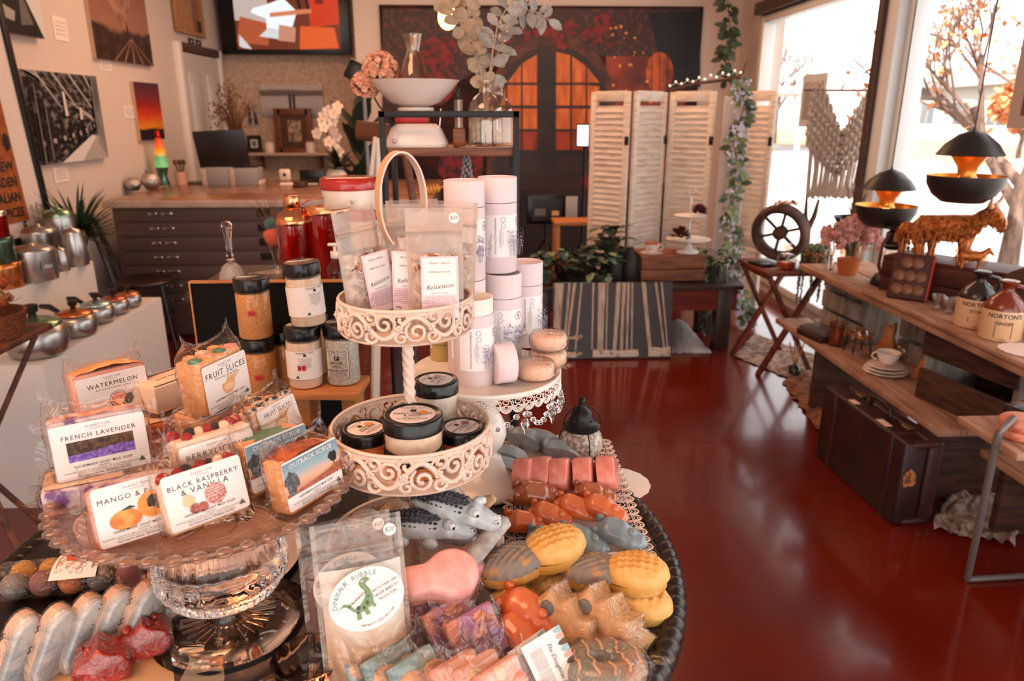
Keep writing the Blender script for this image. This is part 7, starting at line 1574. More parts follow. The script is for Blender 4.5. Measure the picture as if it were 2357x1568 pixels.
t=tag(MB().grid(lambda u,v:(lerp(1.22,1.5,u),lerp(4.52,4.98,v),.004+.1*max(0,1-((u-.6)/.42)**2)*max(0,v)**.8+.02*abs(nz((u*6,v*4,0),1.6))),30,16,m_sheer).build('draped_sheet'),'white sheet draped in folds on the floor beside the low table legs','cloth')
m_xt=mt('chestnut_wood',(112,44,22),.4,n=((74,26,14),8,.4,.65,(8,1,1)),coat=.2);XZ=.63
t=thing('cross_leg_table','dark chestnut folding table with crossed legs by the window','table',(1.81,4.32,0),3);mb=MB();mb.box((0,0,XZ-.012),(.36,.46,.024),m_xt,.003);mb.build('tabletop',t)
for sy in(-1,1):
 for s_ in(-1,1):mb=MB();mb.beam((s_*.17,sy*.2+s_*.012,.0),(-s_*.15,sy*.2+s_*.012,XZ-.026),.022,.042,m_xt,up=(0,1,0),b=.002);mb.build('leg',t)
for s_ in(-1,1):mb=MB();mb.box((s_*.155,0,XZ-.035),(.03,.4,.02),m_xt);mb.build('rail',t)
boxo('black_wallet','flat black wallet on the crossed leg table','wallet',(1.7,4.32,XZ),(.11,.14,.018),BLACK,20,.004)
t=thing('spirit_bottle','square glass bottle of amber liquid on the crossed leg table','bottle',(1.79,4.19,XZ),20);mb=MB();mb.box((0,0,.045),(.085,.085,.09),film('bottle_square',(250,240,232),1.2,.08,.05,None),.012);mb.lathe([(.02,.09),(.014,.1),(.014,.12),(.02,.122),(.02,.15),(0,.152)],20,m_crf);mb.build('glass',t);mb=MB();mb.box((0,0,.025),(.074,.074,.038),mt('amber_liquid',(170,70,22),.1),.006);mb.build('liquid',t)
t=thing('hanging_pot_plant','striped copper pot of green string plant trailing over the crossed leg table','plant',(1.935,4.12,XZ));mb=MB();mb.lathe([(0,0),(.05,0),(.075,.06),(.07,.12),(.062,.12),(0,.1)],32,mt('pot_copper_stripe',(96,56,38),.35,n=((176,116,80),30,.45,.6,(4,4,.3)),metal=.4));mb.build('pot',t);mb=MB();g=random.Random(3)
for k in range(110):a,b=g.uniform(0,2*pi),g.uniform(0,.07);mb.ball((b*cos(a),b*sin(a),.12+.03*g.random()),.011,m_ivy,5)
for k in range(16):
 a=g.uniform(2.4,6.6);x,y=.082*cos(a),.082*sin(a);l=g.uniform(.1,.34)
 for q in range(int(l/.013)):mb.ball((x+g.uniform(-.004,.004),y,.1-.013*q),.007,(m_ivy,m_ivd)[q%2],5)
mb.build('trailing_stems',t)
m_iwh=mt('old_wheel_wood',(58,34,26),.7,n=((90,58,42),10,.4,.6));
t=thing('wagon_wheel','old dark wooden wheel with spokes propped on the crossed leg table against the window','wheel',M=T(1.83,4.42,XZ+.18)@R('Z',-42)@R('X',10))
mb=MB();mb.grid(lambda u,v:((.15+.026*cos(2*pi*v))*cos(2*pi*u),.055*sin(2*pi*v),(.15+.028*cos(2*pi*v))*sin(2*pi*u)),48,10,m_iwh,True,True);mb.build('rim',t)
for k in range(6):mb=MB();a=pi*k/3+.3;mb.beam((.02*cos(a),0,.02*sin(a)),(.135*cos(a),0,.135*sin(a)),.012,.016,m_iwh);mb.build('spoke',t)
mb=MB();mb.cyl((0,0,-.03),.04,.06,m_iwh,20,M=R('X',90));mb.build('hub',t)
t=thing('shell_posy','little bunch of pale shells sitting on top of the wagon wheel','ornament',(1.83,4.38,XZ+.352));mb=MB()
for k in range(7):mb.ball((-.06+.02*k,0,.008+.01*(k%2)),(.016,.014,.014),(m_bud,fl[1],m_wal)[k%3],8)
mb.build('shells',t)
t=thing('antler','dark forked antler standing behind the wagon wheel','antler',(2.0,4.42,XZ));mb=MB();mb.tube([(0,0,0),(.0,0,.2),(.03,0,.28),(.045,0,.38)],[.022,.02,.016,.008],m_iwh,8);mb.tube([(0,0,.2),(-.025,0,.28),(-.03,0,.385)],[.018,.014,.008],m_iwh,8);mb.build('antler',t)
t=thing('twig_planter','black shallow bowl of upright brown twigs on a tall thin stand by the window','planter',(2.3,4.45,0));mb=MB();mb.lathe([(0,.855),(.1,.855),(.125,.9),(.12,.9),(.09,.865),(0,.865)],32,BLACK);mb.build('bowl',t);mb=MB();mb.tube([(0,0,0),(0,0,.86)],.012,BLACKM,8);mb.cyl((0,0,0),.1,.015,BLACKM,24);mb.build('stand',t);mb=MB();g=random.Random(8)
for k in range(26):a=g.uniform(-.5,.5);mb.tube([(a*.06,g.uniform(-.03,.03),.87),(a*.12,g.uniform(-.03,.03),1.0),(a*.2+g.uniform(-.02,.02),0,g.uniform(1.06,1.16))],[.003,.002,.001],m_brn,4)
mb.build('twigs',t)
p0,p1=PY(1868,208,4.95),PY(2030,208,4.95);m_mac=mt('macrame_cotton',(222,196,176),.95,n=((236,220,206),60,.4,.6),bump=(160,.8),tl=.5)
t=thing('macrame_hanging','cream macrame wall hanging with a deep V and long fringe in the window','wall hanging',p0);W_=(p1-p0).length;mb=MB();mb.tube([(-.05,0,0),(W_+.0,0,0)],.007,m_wal,8);mb.build('dowel',t);mb=MB();g=random.Random(4)
def vee(u):return .22-.18*abs(u-.5)*2+.0
for k in range(46):
 u=(k+.5)/46;x=u*W_;top=.0 if(u<.24 or u>.76 or .46<u<.56)else-.03-.33*(.26-abs(u-.5));zz=lerp(0,1,0)
 z0=-.0 if abs(u-.5)>.3 else-.26+.87*(abs(u-.5));z0=min(0,z0);z1=-.34-.22*(1-2*abs(u-.5));q=[(x+.006*sin(j*1.9+k*2.),-.004*(k%3),lerp(z0,z1,j/8))for j in range(9)];mb.tube(q,.0085,m_mac,5)
 if .06<u<.84:mb.tube([(x,.004,z1+.02),(x+g.uniform(-.01,.01)-.03*(u-.4),0,-.5),(x-.05*(u-.3),0,-.69+g.uniform(-.012,.012))],.0062,m_mac,5)
for sg in(0,1):
 for r_ in range(5):
  for k in range(9):f=k/8;u=lerp(0 if sg==0 else 1,.5,f);mb.ball((u*W_,-.014,-.03-.06*r_-.25*f),(.018,.012,.016),m_mac,6)
mb.build('knotted_cords',t)
def poster(label,y0,y1,z0,z1,txt,col,paper):
 w,h=y1-y0,z1-z0;t=thing('window_poster',label,'poster',M=T(2.485,(y0+y1)/2,(z0+z1)/2)@R('Z',-90));mb=MB();mb.box((0,0,0),(w,.003,h),paper);mb.build('sheet',t);mb=MB();mb.box((0,-.002,-.0),(w*.76,.001,h*.72),col)
 for k,s_ in enumerate(txt):mb.text(s_,0,h*(.26-.13*k),WHITE,h=h*.045,w=w*(.66 if k==0 else .3),z=.0035,M=UP@S(-1,1,1)if True else UP)
 mb.build('printed_panel',t)
poster('grey white poster stuck on the far window pane beside the macrame',5.46,5.88,1.41,1.79,('OPEN','Mon - Sat','9am - 5pm'),mt('poster_grey',(150,152,156),.7),mt('poster_paper',(206,212,216),.7))
poster('brown poster with mirrored lettering on the near window pane at the right edge',2.86,3.51,1.44,1.84,('GIFTS & CO','open daily','hand made'),mt('poster_brown',(120,82,68),.7),mt('poster_paper_warm',(196,176,166),.7))
m_pen=mt('matt_black_shade',(38,28,25),.42);m_gold=mt('copper_gold_inside',(224,146,62),.3,metal=.7)
def pendant(label,c,s):
 t=thing('pendant_lamp',label,'lamp',c,group='black and copper pendant lamps over the window table');r=.122*s
 mb=MB();mb.lathe([(r*.12,r*.95),(r*.4,r*.84),(r*.75,r*.55),(r*.98,r*.22),(r*.96,r*.2),(r*.72,r*.5),(r*.38,r*.78),(0,r*.86)],44,m_pen);mb.build('upper_shade',t)
 mb=MB();mb.lathe([(r*.62,r*.26),(r*.48,r*.12),(r*.3,-.16*r),(r*.26,-.4*r),(r*.32,-.5*r)],36,m_gold);mb.build('copper_neck',t)
 mb=MB();mb.lathe([(r*1.13,-.42*r),(r*1.1,-.7*r),(r*.92,-1.02*r),(r*.62,-1.26*r),(0,-1.26*r)],44,m_pen);mb.build('lower_bowl',t);mb=MB();mb.lathe([(r*1.13,-.42*r),(r*1.07,-.66*r),(r*.88,-.97*r),(0,-1.15*r)],44,m_gold);plab(mb.build('bowl_lining',t),'copper lining of the bowl')
 mb=MB();mb.ball((0,0,-.62*r),r*.16,mt('lamp_glow',(255,180,100),.3,emit=((255,184,110),8)),12);mb.build('bulb',t);mb=MB();mb.tube([(0,0,r*.86),(0,0,r*1.08),(0,0,ZC-c[2])],[.012,.003,.003],BLACK,6);mb.build('cord',t)
pendant('smaller looking black pendant lamp with a copper inside, farther along the table',(1.95,3.49,1.135),1.0)
pendant('larger looking black pendant lamp with a copper inside, nearer and higher',(1.95,2.935,1.32),1.03)
m_plk=mt('weathered_plank',(178,136,112),.7,n=((136,92,70),7,.38,.66,(9,.7,1),6),bump=(30,.2,(8,1,1)));m_grw=mt('grey_weathered_wood',(150,140,130),.8,n=((108,96,86),9,.4,.65,(4,4,.8),6));m_brw=mt('brown_crate_wood',(84,50,34),.7,n=((52,30,20),8,.4,.65,(1,1,6),6));UT=.72;BT=.37
t=thing('plank_table','long weathered plank tabletop by the window resting on crates','table',(0,0,0))
for x,w_,y0,y1,dz in((1.84,.2,1.4,3.9,0),(2.05,.2,1.4,3.95,0),(2.26,.2,1.4,3.92,0)):mb=MB();mb.box((x,(y0+y1)/2,UT-.016+dz),(w_,y1-y0,.032),m_plk,.004);mb.build('plank',t)
mb=MB();mb.box((1.82,2.35,UT+.011),(.19,1.7,.02),m_plk,.006);mb.build('overlay_board',t);UZ=UT+.022
def bench(label,x0,x1,y0,y1,z,legs):
 t=thing('plank_bench',label,'bench',(0,0,0));n=3;w_=(x1-x0)/n
 for k in range(n):mb=MB();mb.box((x0+w_*(k+.5),(y0+y1)/2-.02*k,z-.014),(w_-.006,y1-y0,.028),m_plk,.003);mb.build('plank',t)
 for y in legs:mb=MB();mb.box(((x0+x1)/2,y,(z-.029)/2),(x1-x0-.06,.035,z-.03),m_brw,.003);mb.build('leg',t)
bench('low plank bench under the window table, holding books and teacups',1.7,2.3,2.46,4.05,BT,(2.62,3.56));bench('nearer low plank bench behind the metal tray stand',1.86,2.3,1.5,2.44,BT-.07,(2.34,1.7))
def crate(label,c,L_,D_,H_,mw,me,rz=0,nb=3,gap=.03,group=None):
 t=thing('wooden_crate',label,'crate',c,rz,group);bh=(H_-gap*(nb-1))/nb
 for sy in(-1,1):
  for k in range(nb):mb=MB();mb.box((0,sy*(D_/2-.008),bh/2+k*(bh+gap)),(L_,.016,bh),mw,.002);mb.build('slat',t)
 for sx in(-1,1):
  mb=MB();mb.box((sx*(L_/2-.012),0,H_/2),(.022,D_-.034,H_*.98),me,.002);mb.build('end_panel',t)
 mb=MB();mb.box((0,0,.008),(L_-.05,D_-.036,.014),mw);mb.build('bottom',t);return t
crate('brown slatted crate on the low bench holding up the near end of the window table',(2.0,2.62,BT),.44,.3,UT-.034-BT,m_brw,m_grw,-78,2,.06)
crate('small grey slatted crate on the low bench, at the far end under the window table',(2.06,3.72,BT),.4,.3,UT-.034-BT,m_grw,m_grw,-85,3,.02)
crate('grey crate on the low bench in the middle under the window table',(2.17,3.18,BT),.34,.26,UT-.034-BT,m_grw,m_grw,-80,3,.02)
crate('grey crate at the right edge under the window table',(2.08,2.0,BT-.07),.4,.3,UT+.036-BT,m_grw,m_grw,-90,3,.02)
for k,(d,lab)in enumerate((((.15,.2,.03),'dark book at the bottom of the pair on the low bench'),((.13,.18,.026),'pale topped book lying on the dark one on the low bench'))):boxo('book',lab,'book',(1.79,3.66,BT+.03*k),d,(m_drk,mt('book_slate',(90,80,78),.6))[k],12+10*k,.003)
t=thing('candle_tumbler','tall glass tumbler with an amber candle on the low bench','candle',(1.81,3.52,BT));mb=MB();mb.lathe([(0,0),(.04,0),(.042,.12),(.04,.12),(.038,.006),(0,.006)],32,film('tumbler_glass',(240,220,206),1.1,.08,.04,None));mb.build('tumbler',t);mb=MB();mb.cyl((0,0,.008),.036,.07,mt('amber_wax',(0,0,0)),28);mb.build('wax',t)
t=thing('tealight_holder','glass bowl held by a copper ring on thin dark legs on the low bench','candle holder',(1.86,3.4,BT));mb=MB();mb.lathe([(0,.045),(.03,.05),(.042,.08),(.035,.115),(.03,.12),(.03,.118),(.038,.08),(0,.052)],28,m_crf);mb.build('glass_bowl',t);mb=MB();mb.lathe([(.04,.088),(.066,.09),(.066,.096),(.04,.096)],32,L2);mb.build('copper_ring',t)
for k in range(4):mb=MB();a=pi/4+k*pi/2;mb.tube([(.05*cos(a),.05*sin(a),.09),(.065*cos(a),.065*sin(a),0)],.004,BLACKM,6);mb.build('leg',t)
for k,(r,lab)in enumerate(((.095,'largest pale plate at the bottom of the teacup stack'),(.09,'middle pale plate of the teacup stack'),(.078,'saucer right under the tea cup on the low bench'))):tag(MB().lathe([(0,0),(r*.6,0),(r,.011),(r*.98,.013),(r*.6,.005),(0,.004)],44,m_pl,rib=lambda a,v:.025*sin(a*10)if .25<v<.8 else 0).build('plate',loc=(1.84,3.1,BT+.0135*k)),lab,'plate','plates under the tea cup')
teacup('tea_cup','flowered white tea cup on its stack of plates on the low bench',(1.845,3.1,BT+.045),.05,rz=160)
def catframe(label,c,rz):
 t=thing('cat_ornament',label,'ornament',c,rz,'wooden cat shaped frames');o=[(-.05,0),(.05,0),(.045,.05),(.03,.1),(.034,.15),(.03,.175),(.02,.155),(.0,.155),(-.004,.175),(-.014,.15),(-.016,.1),(-.04,.05)];mb=MB();mb.prism(o,.03,m_oak,b=.004);mb.xf(T(0,.015,0)@UP);mb.build('wooden_cat',t)
 mb=MB();mb.ball((.09,0,.05),.042,film('round_glass',(240,236,230),1.3,.1,.03,None),20);mb.build('glass_globe',t)
catframe('wooden cat shaped ornament with a glass globe, farther one on the low bench',(1.97,3.34,BT),-60);catframe('wooden cat shaped ornament, nearer one by the brown slatted crate',(1.97,3.0,BT),-50)
t=thing('flower_jar','glass jar of pink hydrangeas in an orange wrapped pot on the window table','flowers',(1.87,3.62,UT));mb=MB();mb.lathe([(0,0),(.045,0),(.058,.08),(.055,.08),(0,.07)],32,mt('orange_wrap',(176,96,44),.8,bump=(90,.6)));mb.build('pot',t);mb=MB();mb.lathe([(.04,.08),(.045,.1),(.05,.15),(.048,.15),(.042,.1)],28,m_crf);mb.build('jar',t);g=random.Random(21);m_pkf=mt('pink_petals',(214,140,128),.8,n=((238,200,190),40,.4,.6),tl=.2)
for k in range(9):
 mb=MB();c=V(-.11+.028*k,g.uniform(-.05,.05),.17+.02*sin(k*2.1)+.016*(4-abs(k-4)))
 for i in range(60):a,b=g.uniform(0,2*pi),math.acos(g.uniform(-.5,1));d=V(sin(b)*cos(a),sin(b)*sin(a),cos(b));leaf(mb,c+d*.03,d+V(g.uniform(-.6,.6),g.uniform(-.6,.6),0),.032,.03,m_pkf,up=d,curl=-.1)
 mb.tube([(0,0,.1),c*.6+V(0,0,.06),c],.003,m_ivd,4);mb.build('flower_head',t)
tag(MB().lathe([(0,0),(.028,0),(.026,.05),(.02,.07),(.026,.1),(.024,.1),(.018,.07),(.023,.05),(0,.008)],28,film('small_vase_glass',(246,238,232),1.3,.12,.04,None)).build('glass_vase',loc=(1.825,3.74,UT)),'small waisted clear glass vase left of the pink hydrangeas','vase')
t=thing('hurricane_lantern','old dark hurricane lantern with a glass globe on the window table','lantern',(1.95,3.36,UT),20);mb=MB();mb.lathe([(0,0),(.085,0),(.088,.012),(.07,.05),(.05,.06),(.04,.08),(0,.08)],32,BLACKM);mb.build('fuel_tank',t);mb=MB();mb.ball((0,0,.13),(.052,.052,.06),m_crf,24);mb.build('globe',t);mb=MB();mb.lathe([(.045,.175),(.05,.185),(.046,.25),(.03,.262),(.06,.27),(.055,.285),(.02,.295),(0,.297)],28,BLACKM);mb.build('chimney',t)
for sx in(-1,1):mb=MB();mb.tube([(sx*.06,0,.05),(sx*.09,0,.1),(sx*.085,0,.2),(sx*.05,0,.25)],.008,m_rust,6);mb.build('side_tube',t)
mb=MB();mb.tube([(.085*cos(a),-.07*sin(a),.2+.0*sin(a))for a in[pi*i/14 for i in range(15)]],.0018,CHROME,4);mb.build('wire_bail',t)
m_redc=mt('red_brown_crate',(84,32,20),.55,n=((54,20,14),8,.4,.65,(1,1,7)))
c_=V(2.03,3.04,UT);t=crate('dark red brown wooden box on the window table with the bull statues on top',c_,.5,.22,.165,m_redc,m_grw,-56,2,.004);mb=MB();mb.box((0,0,.172),(.5,.22,.014),m_redc,.002);mb.build('lid',t);BOXZ=UT+.179
t=thing('medal_case','open red case of round coins leaning on the dark red brown box','case',M=T(1.815,2.99,UZ+.0)@R('Z',-40)@R('X',-20)@S(1.15));mb=MB();mb.box((0,0,.085),(.13,.028,.17),mt('case_maroon',(66,20,14),.6),.003);mb.build('case',t);mb=MB();mb.box((.068,0,.085),(.006,.03,.17),mt('case_red_edge',(156,20,16),.4));mb.build('red_edge',t);mb=MB();m_coin=mt('coin_bronze',(120,78,54),.45,metal=.3)
for k,z in enumerate((.135,.085,.035)):
 for x in((-.018,.018)if k==0 else(-.036,0,.036)):mb.cyl((0,0,0),.02,.004,m_coin,18,M=T(x,-.0145,z)@R('X',90))
mb.build('coins',t)
for k in range(6):tag(MB().lathe([(0,.004),(.02,0),(.022,.004),(.016,.02),(.02,.04),(.028,.062),(.0265,.062),(.018,.04),(0,.014)],24,film('shot_glass',(246,240,236),1.4,.14,.04,(90,.2))).build('small_glass',loc=(1.86+.052*(k%3)-.012*(k//3),2.76+.058*(k//3)+.018*(k%3),UZ if k//3==0 and k%3==0 else UT+.022*(1 if 1.86+.052*(k%3)<1.91 else 0))),'small cut glass tumbler in the cluster beside the stoneware jugs','glass','cluster of small glasses')
m_stw=mt('stoneware_cream',(218,176,134),.35,coat=.3);m_stb=mt('stoneware_brown',(120,42,16),.25,coat=.5);m_stk=mt('stoneware_dark',(40,26,20),.25,coat=.4)
def jug(label,c,top,s,lines,rz):
 t=thing('stoneware_jug',label,'jug',c,rz,'stoneware jugs');r=.062*s;h=.125*s
 mb=MB();mb.lathe([(0,0),(r*.97,0),(r,.004),(r,h*.8),(r*.96,h*.86),(0,h*.86)],44,m_stw);mb.build('jug_body',t);mb=MB();mb.lathe([(r,h*.8),(r*.99,h*.88),(r*.72,h*1.08),(r*.36,h*1.22),(r*.3,h*1.3),(r*.3,h*1.42),(r*.44,h*1.45),(r*.44,h*1.53),(r*.3,h*1.55),(0,h*1.54)],40,top);plab(mb.build('jug_shoulder',t),'glazed dark shoulder and neck');mb=MB();mb.tube([(r*.32,0,h*1.4),(r*.8,0,h*1.36),(r*.95,0,h*1.15),(r*.8,0,h*.98)],r*.12,top,8);mb.build('handle',t)
 L=MB();y=h*.68
 for s_,hh,m in lines:L.text(s_,0,y,m,h=hh*s,w=min(len(s_)*hh*s*.9,.1*s),off=.02);y-=hh*s*1.7
 L.box((0,h*.26,0),(.05*s,(.018 if top is m_stk else .04)*s,.0004),m_stk);L.text('AND',0,h*.07,m_stk,h=.005);L.xf(UP).bend(r+.0006);L.build('printing',t)
jug('stoneware jug with a black neck, left of the pair on the window table',(1.845,2.585,UZ),m_stk,1.08,(('NORTON\'S',.014,m_stk),('STONE',.01,m_stk)),-30);jug('stoneware jug with a glossy brown shoulder, right of the pair on the window table',(1.835,2.425,UZ),m_stb,1.08,(('NORTON\'S',.014,m_stk),('GINGER',.01,m_stk)),-30)
ob=[(-.3,0),(.34,0)]+[(.02+.32*cos(a),.06+.2*sin(a)**.8)for a in[pi*i/20 for i in range(21)]]
t=thing('arched_board','dark arched wooden board standing behind the jugs on the window table','board',M=T(2.17,2.52,UT)@R('Z',-62)@R('X',-8));mb=MB();mb.prism(ob,.03,m_brw,b=.004);mb.xf(UP);mb.build('board',t)
tag(MB().lathe([(0,0),(.06,0),(.085,.001),(.085,.002),(0,.002)],60,m_doi,rib=lambda a,v:.07*abs(sin(a*9))if v>.3 else 0).build('doily',loc=(1.83,2.27,UZ)),'pink scalloped doily at the right end of the window table','doily')
tag(MB().cyl((0,0,0),.03,.07,mt('pink_candle',(226,178,172),.5),24).build('pink_candle',loc=(2.02,2.33,UT)),'pale pink candle at the right edge behind the jugs','candle')
m_brz=mt('bronze_hide',(208,124,60),.4,n=((140,70,32),50,.4,.6),metal=.5);m_horn=mt('horn_tan',(206,146,104),.35)
def cattle(label,c,rz,s,shag,horns,seed):
 t=thing('cattle_statue',label,'statue',c,rz,scale=s);mb=MB();g=random.Random(seed)
 spine=[(-.15,.15,.03,.04),(-.13,.16,.052,.06),(-.06,.16,.06,.066),(.02,.165,.064,.07),(.09,.17,.06,.07),(.13,.205,.052,.062),(.16,.245,.042,.05),(.185,.258,.038,.042),(.212,.232,.03,.032),(.236,.205,.024,.025),(.243,.2,.006,.006)]
 lofted(mb,spine,18,m_brz,belly=.95)
 for x,y in((-.115,.034),(-.115,-.034),(.085,.036),(.085,-.036)):
  k=.012 if y>0 else-.012;mb.tube([(x,y,.15),(x-.008 if x<0 else x,y,.085),(x+.006 if x<0 else x+.002,y,.045),(x,y,0)],[.036,.022,.0145,.017],m_brz,9)
 mb.tube([(-.15,0,.18),(-.172,0,.14),(-.17,0,.07)],[.01,.006,.012],m_brz,6)
 if shag:
  for k in range(680):
   i=g.randrange(0,9);f=g.random();x,zc,ry,rzv=[lerp(spine[i][q],spine[i+1][q],f)for q in range(4)];a=g.uniform(-.6,pi+.6);p=V(x,ry*cos(a),zc+rzv*sin(a));leaf(mb,p,(-.15+g.uniform(-.3,.3),cos(a)*.5,-1+.3*sin(a)),g.uniform(.028,.052),.012,m_brz,up=(0,cos(a),sin(a)+.2),curl=-.1)
  for k in range(150):x=g.choice((-.115,.085));sg=g.choice((-1,1));leaf(mb,(x+g.uniform(-.02,.02),sg*.034+g.uniform(-.02,.02),g.uniform(.05,.13)),(g.uniform(-.3,.3),g.uniform(-.3,.3),-1),.032,.012,m_brz)
 mb.build('body',t)
 if horns:
  for sg in(-1,1):h_=MB();h_.tube([(.17,sg*.022,.285),(.172,sg*.07,.288),(.18,sg*.108,.308),(.186,sg*.116,.346)],[.014,.0125,.009,.0025],m_horn,8);h_.build('horn',t)
 for sg in(-1,1):e=MB();leaf(e,(.165,sg*.034,.27),(-.2,sg,-.3),.035,.02,m_brz);e.build('ear',t)
cattle('shaggy bronze highland bull statue with pale horns on the red brown box',(1.975,3.03,BOXZ),-46,.86,True,True,1);cattle('smaller bronze calf statue behind the bull on the red brown box',(1.965,3.2,BOXZ),-50,.62,False,False,2);cattle('tiny bronze animal figurine at the feet of the bull statue',(2.0,2.88,BOXZ),-30,.3,False,False,3)
for k in range(3):tag(MB().lathe([(0,0),(.016,0),(.02,.05),(.0185,.05),(0,.006)],20,m_crf).build('small_glass',loc=(2.06+.03*k,3.06-.04*k,BOXZ)),'small clear tumbler standing under the bull statue','glass','small glasses under the bull')
m_lea=mt('dark_brown_leather',(52,22,16),.45,n=((34,14,11),6,.4,.6),bump=(160,.2));m_leb=mt('scuffed_leather',(66,28,22),.5,n=((44,18,14),9,.4,.6));sw_,sd,shh=.615,.155,.345
t=thing('suitcase','old dark leather suitcase standing on the floor in front of the low bench','suitcase',(1.618,2.715,0),92.5)
mb=MB();mb.box((0,.035,shh/2),(sw_,sd-.062,shh),m_lea,.012);mb.build('body',t);mb=MB();mb.box((0,-.046,shh/2),(sw_,.058,shh),m_leb,.012);mb.build('lid',t);mb=MB()
mb.tube([(-.07,.0,shh),(-.065,0,shh+.03),(-.03,0,shh+.042),(.03,0,shh+.042),(.065,0,shh+.03),(.07,0,shh)],.009,m_lea,8);mb.build('handle',t)
for x in(-.17,.17):q=MB();q.box((x,-.012,shh+.002),(.045,.03,.008),mt('brass_latch',(150,120,92),.35,metal=.8),.002);q.build('latch',t)
for x in(-.22,.2):q=MB();q.box((x,.035,shh/2),(.026,sd-.054,shh+.006),m_leb,.004);q.build('strap',t)
for sx in(-1,1):
 for sz in(0,1):q=MB();q.ball((sx*(sw_/2-.012),.0,.014 if sz==0 else shh-.014),(.018,.066,.018),m_leb,12);q.build('corner_cap',t)
q=MB();q.poly(rag(0,0,.03,12,.5,4,.036),mt('torn_sticker',(176,112,66),.7,n=((110,50,30),70,.45,.6)),0.);q.xf(T(-sw_/2-.0015,.045,.2)@R('Z',-90)@UP);plab(q.build('sticker',t),'torn orange travel sticker');q=MB()
for x,w_ in((.1,.05),(-.12,.07)):q.box((x,.055,shh+.0006),(w_,.03,.001),m_doi)
q.build('paper_labels',t)
m_hes=mt('hessian_floor',(150,98,66),.95,n=((104,62,40),26,.4,.62),bump=(160,.8));m_lacec=mt('lace_cloth',(176,152,138),.95,n=((120,92,78),30,.42,.6),bump=(120,1.))
def crumple(label,pts,m,name,seed,hh=.03):
 q=[PZ(*p,0)for p in pts];mb=MB();mb.grid(lambda u,v:(lambda p:(p.x,p.y,.004+hh*abs(nz((u*6,v*3,seed),1.))+.012*sin(v*pi)))((q[0].lerp(q[1],u)).lerp(q[3].lerp(q[2],u),v)+V(.02*nz((u*8,v*2,seed),2),.02*nz((u*3,v*8,seed+2),2),0)),44,14,m);tag(mb.build(name),label,'cloth')
crumple('crumpled lace cloth on the floor under the crossed leg table',((1690,822),(1870,895),(1960,850),(1740,770)),m_lacec,'lace_cloth',1);crumple('frayed hessian cloth on the floor behind the suitcase',((1800,880),(1895,1010),(1985,960),(1880,850)),m_hes,'hessian_cloth',2);crumple('pale lace cloth bunched on the floor right of the suitcase',((2150,1222),(2335,1262),(2357,1150),(2180,1130)),m_lacec,'lace_cloth',3,.05)
p=PZ(1828,862,.02)
t=thing('reed_diffuser','small dark reed diffuser with pale sticks on the lace cloth','diffuser',(p.x,p.y,.03));mb=MB();mb.lathe([(0,0),(.035,0),(.036,.04),(.012,.05),(.012,.06),(0,.06)],20,m_stk);mb.build('bottle',t);mb=MB()
for k in range(4):mb.tube([(0,0,.03),(-.05+.035*k,.01*k,.19)],.004,m_oak,5);
mb.build('reeds',t)
m_gmt=mt('grey_metal_tube',(126,118,114),.4,metal=.5);a_,b_,c_=PZ(2225,1340,0),PZ(2380,1352,0),PT(2297,1005,2.02)
t=thing('tray_stand','grey metal tube stand carrying a small wooden tray at the right edge','stand',(a_.x,a_.y,0));d=V(.22,.01,0);top=c_-V(a_.x,a_.y,0);mb=MB();mb.tube([V(0,0,.012),top,top+V(.012,.0,.03),top+V(.05,.02,.045)],.0105,m_gmt,10);mb.build('leg',t);mb=MB();mb.tube([V(0,0,.011),d+V(0,0,.011)],.0105,m_gmt,10);mb.build('foot_bar',t);mb=MB();mb.tube([d+V(0,0,.012),top+d],.0105,m_gmt,10);mb.build('leg',t);mb=MB();mb.box(top+V(.16,.06,-.03),(.3,.26,.022),m_plk,.003);mb.build('tray',t)
tz_=top.z-.019;g=random.Random(2)
for k,lab in enumerate(('coral round soap block at the bottom of the pair on the wooden tray','coral round soap block on top of the other on the wooden tray')):tag(MB().cyl((0,0,0),.062,.026,mt('coral_soap',(206,104,76),.5,n=((224,146,120),30,.4,.6)),32,.006).build('round_soap',loc=(a_.x+top.x+.1,a_.y+top.y+.04,tz_+.0262*k)),lab,'soap','coral round soaps')
boxo('photo_book','dark covered book lying behind the coral soaps on the wooden tray','book',(a_.x+top.x+.22,a_.y+top.y+.13,tz_),(.16,.12,.05),m_stk,20)
m_pav=mt('pale_pavement',(206,200,194),.9,n=((190,182,174),1.2,.4,.6));m_lawn=mt('dry_lawn',(176,150,116),.95,n=((130,116,84),3,.4,.65));m_road=mt('road_grey',(176,174,174),.9)
def ground(n,lab,x0,x1,y0,y1,z,m):o=struct(MB().box(((x0+x1)/2,(y0+y1)/2,z-.05),(x1-x0,y1-y0,.1),m).build(n));return o
ground('ground_pavement','',2.72,9,-6,40,-.12,m_pav);ground('ground_road','',9,17,-6,60,-.16,m_road);ground('ground_lawn','',17,60,-6,90,-.12,m_lawn)
m_bark=mt('tree_bark',(136,110,96),.9,n=((84,62,52),14,.4,.62,(1,1,.3)),bump=(30,.8));m_aut=mt('autumn_leaf',(206,118,62),.8,n=((226,160,110),6,.4,.6));m_bare=mt('bare_twig',(116,92,80),.9)
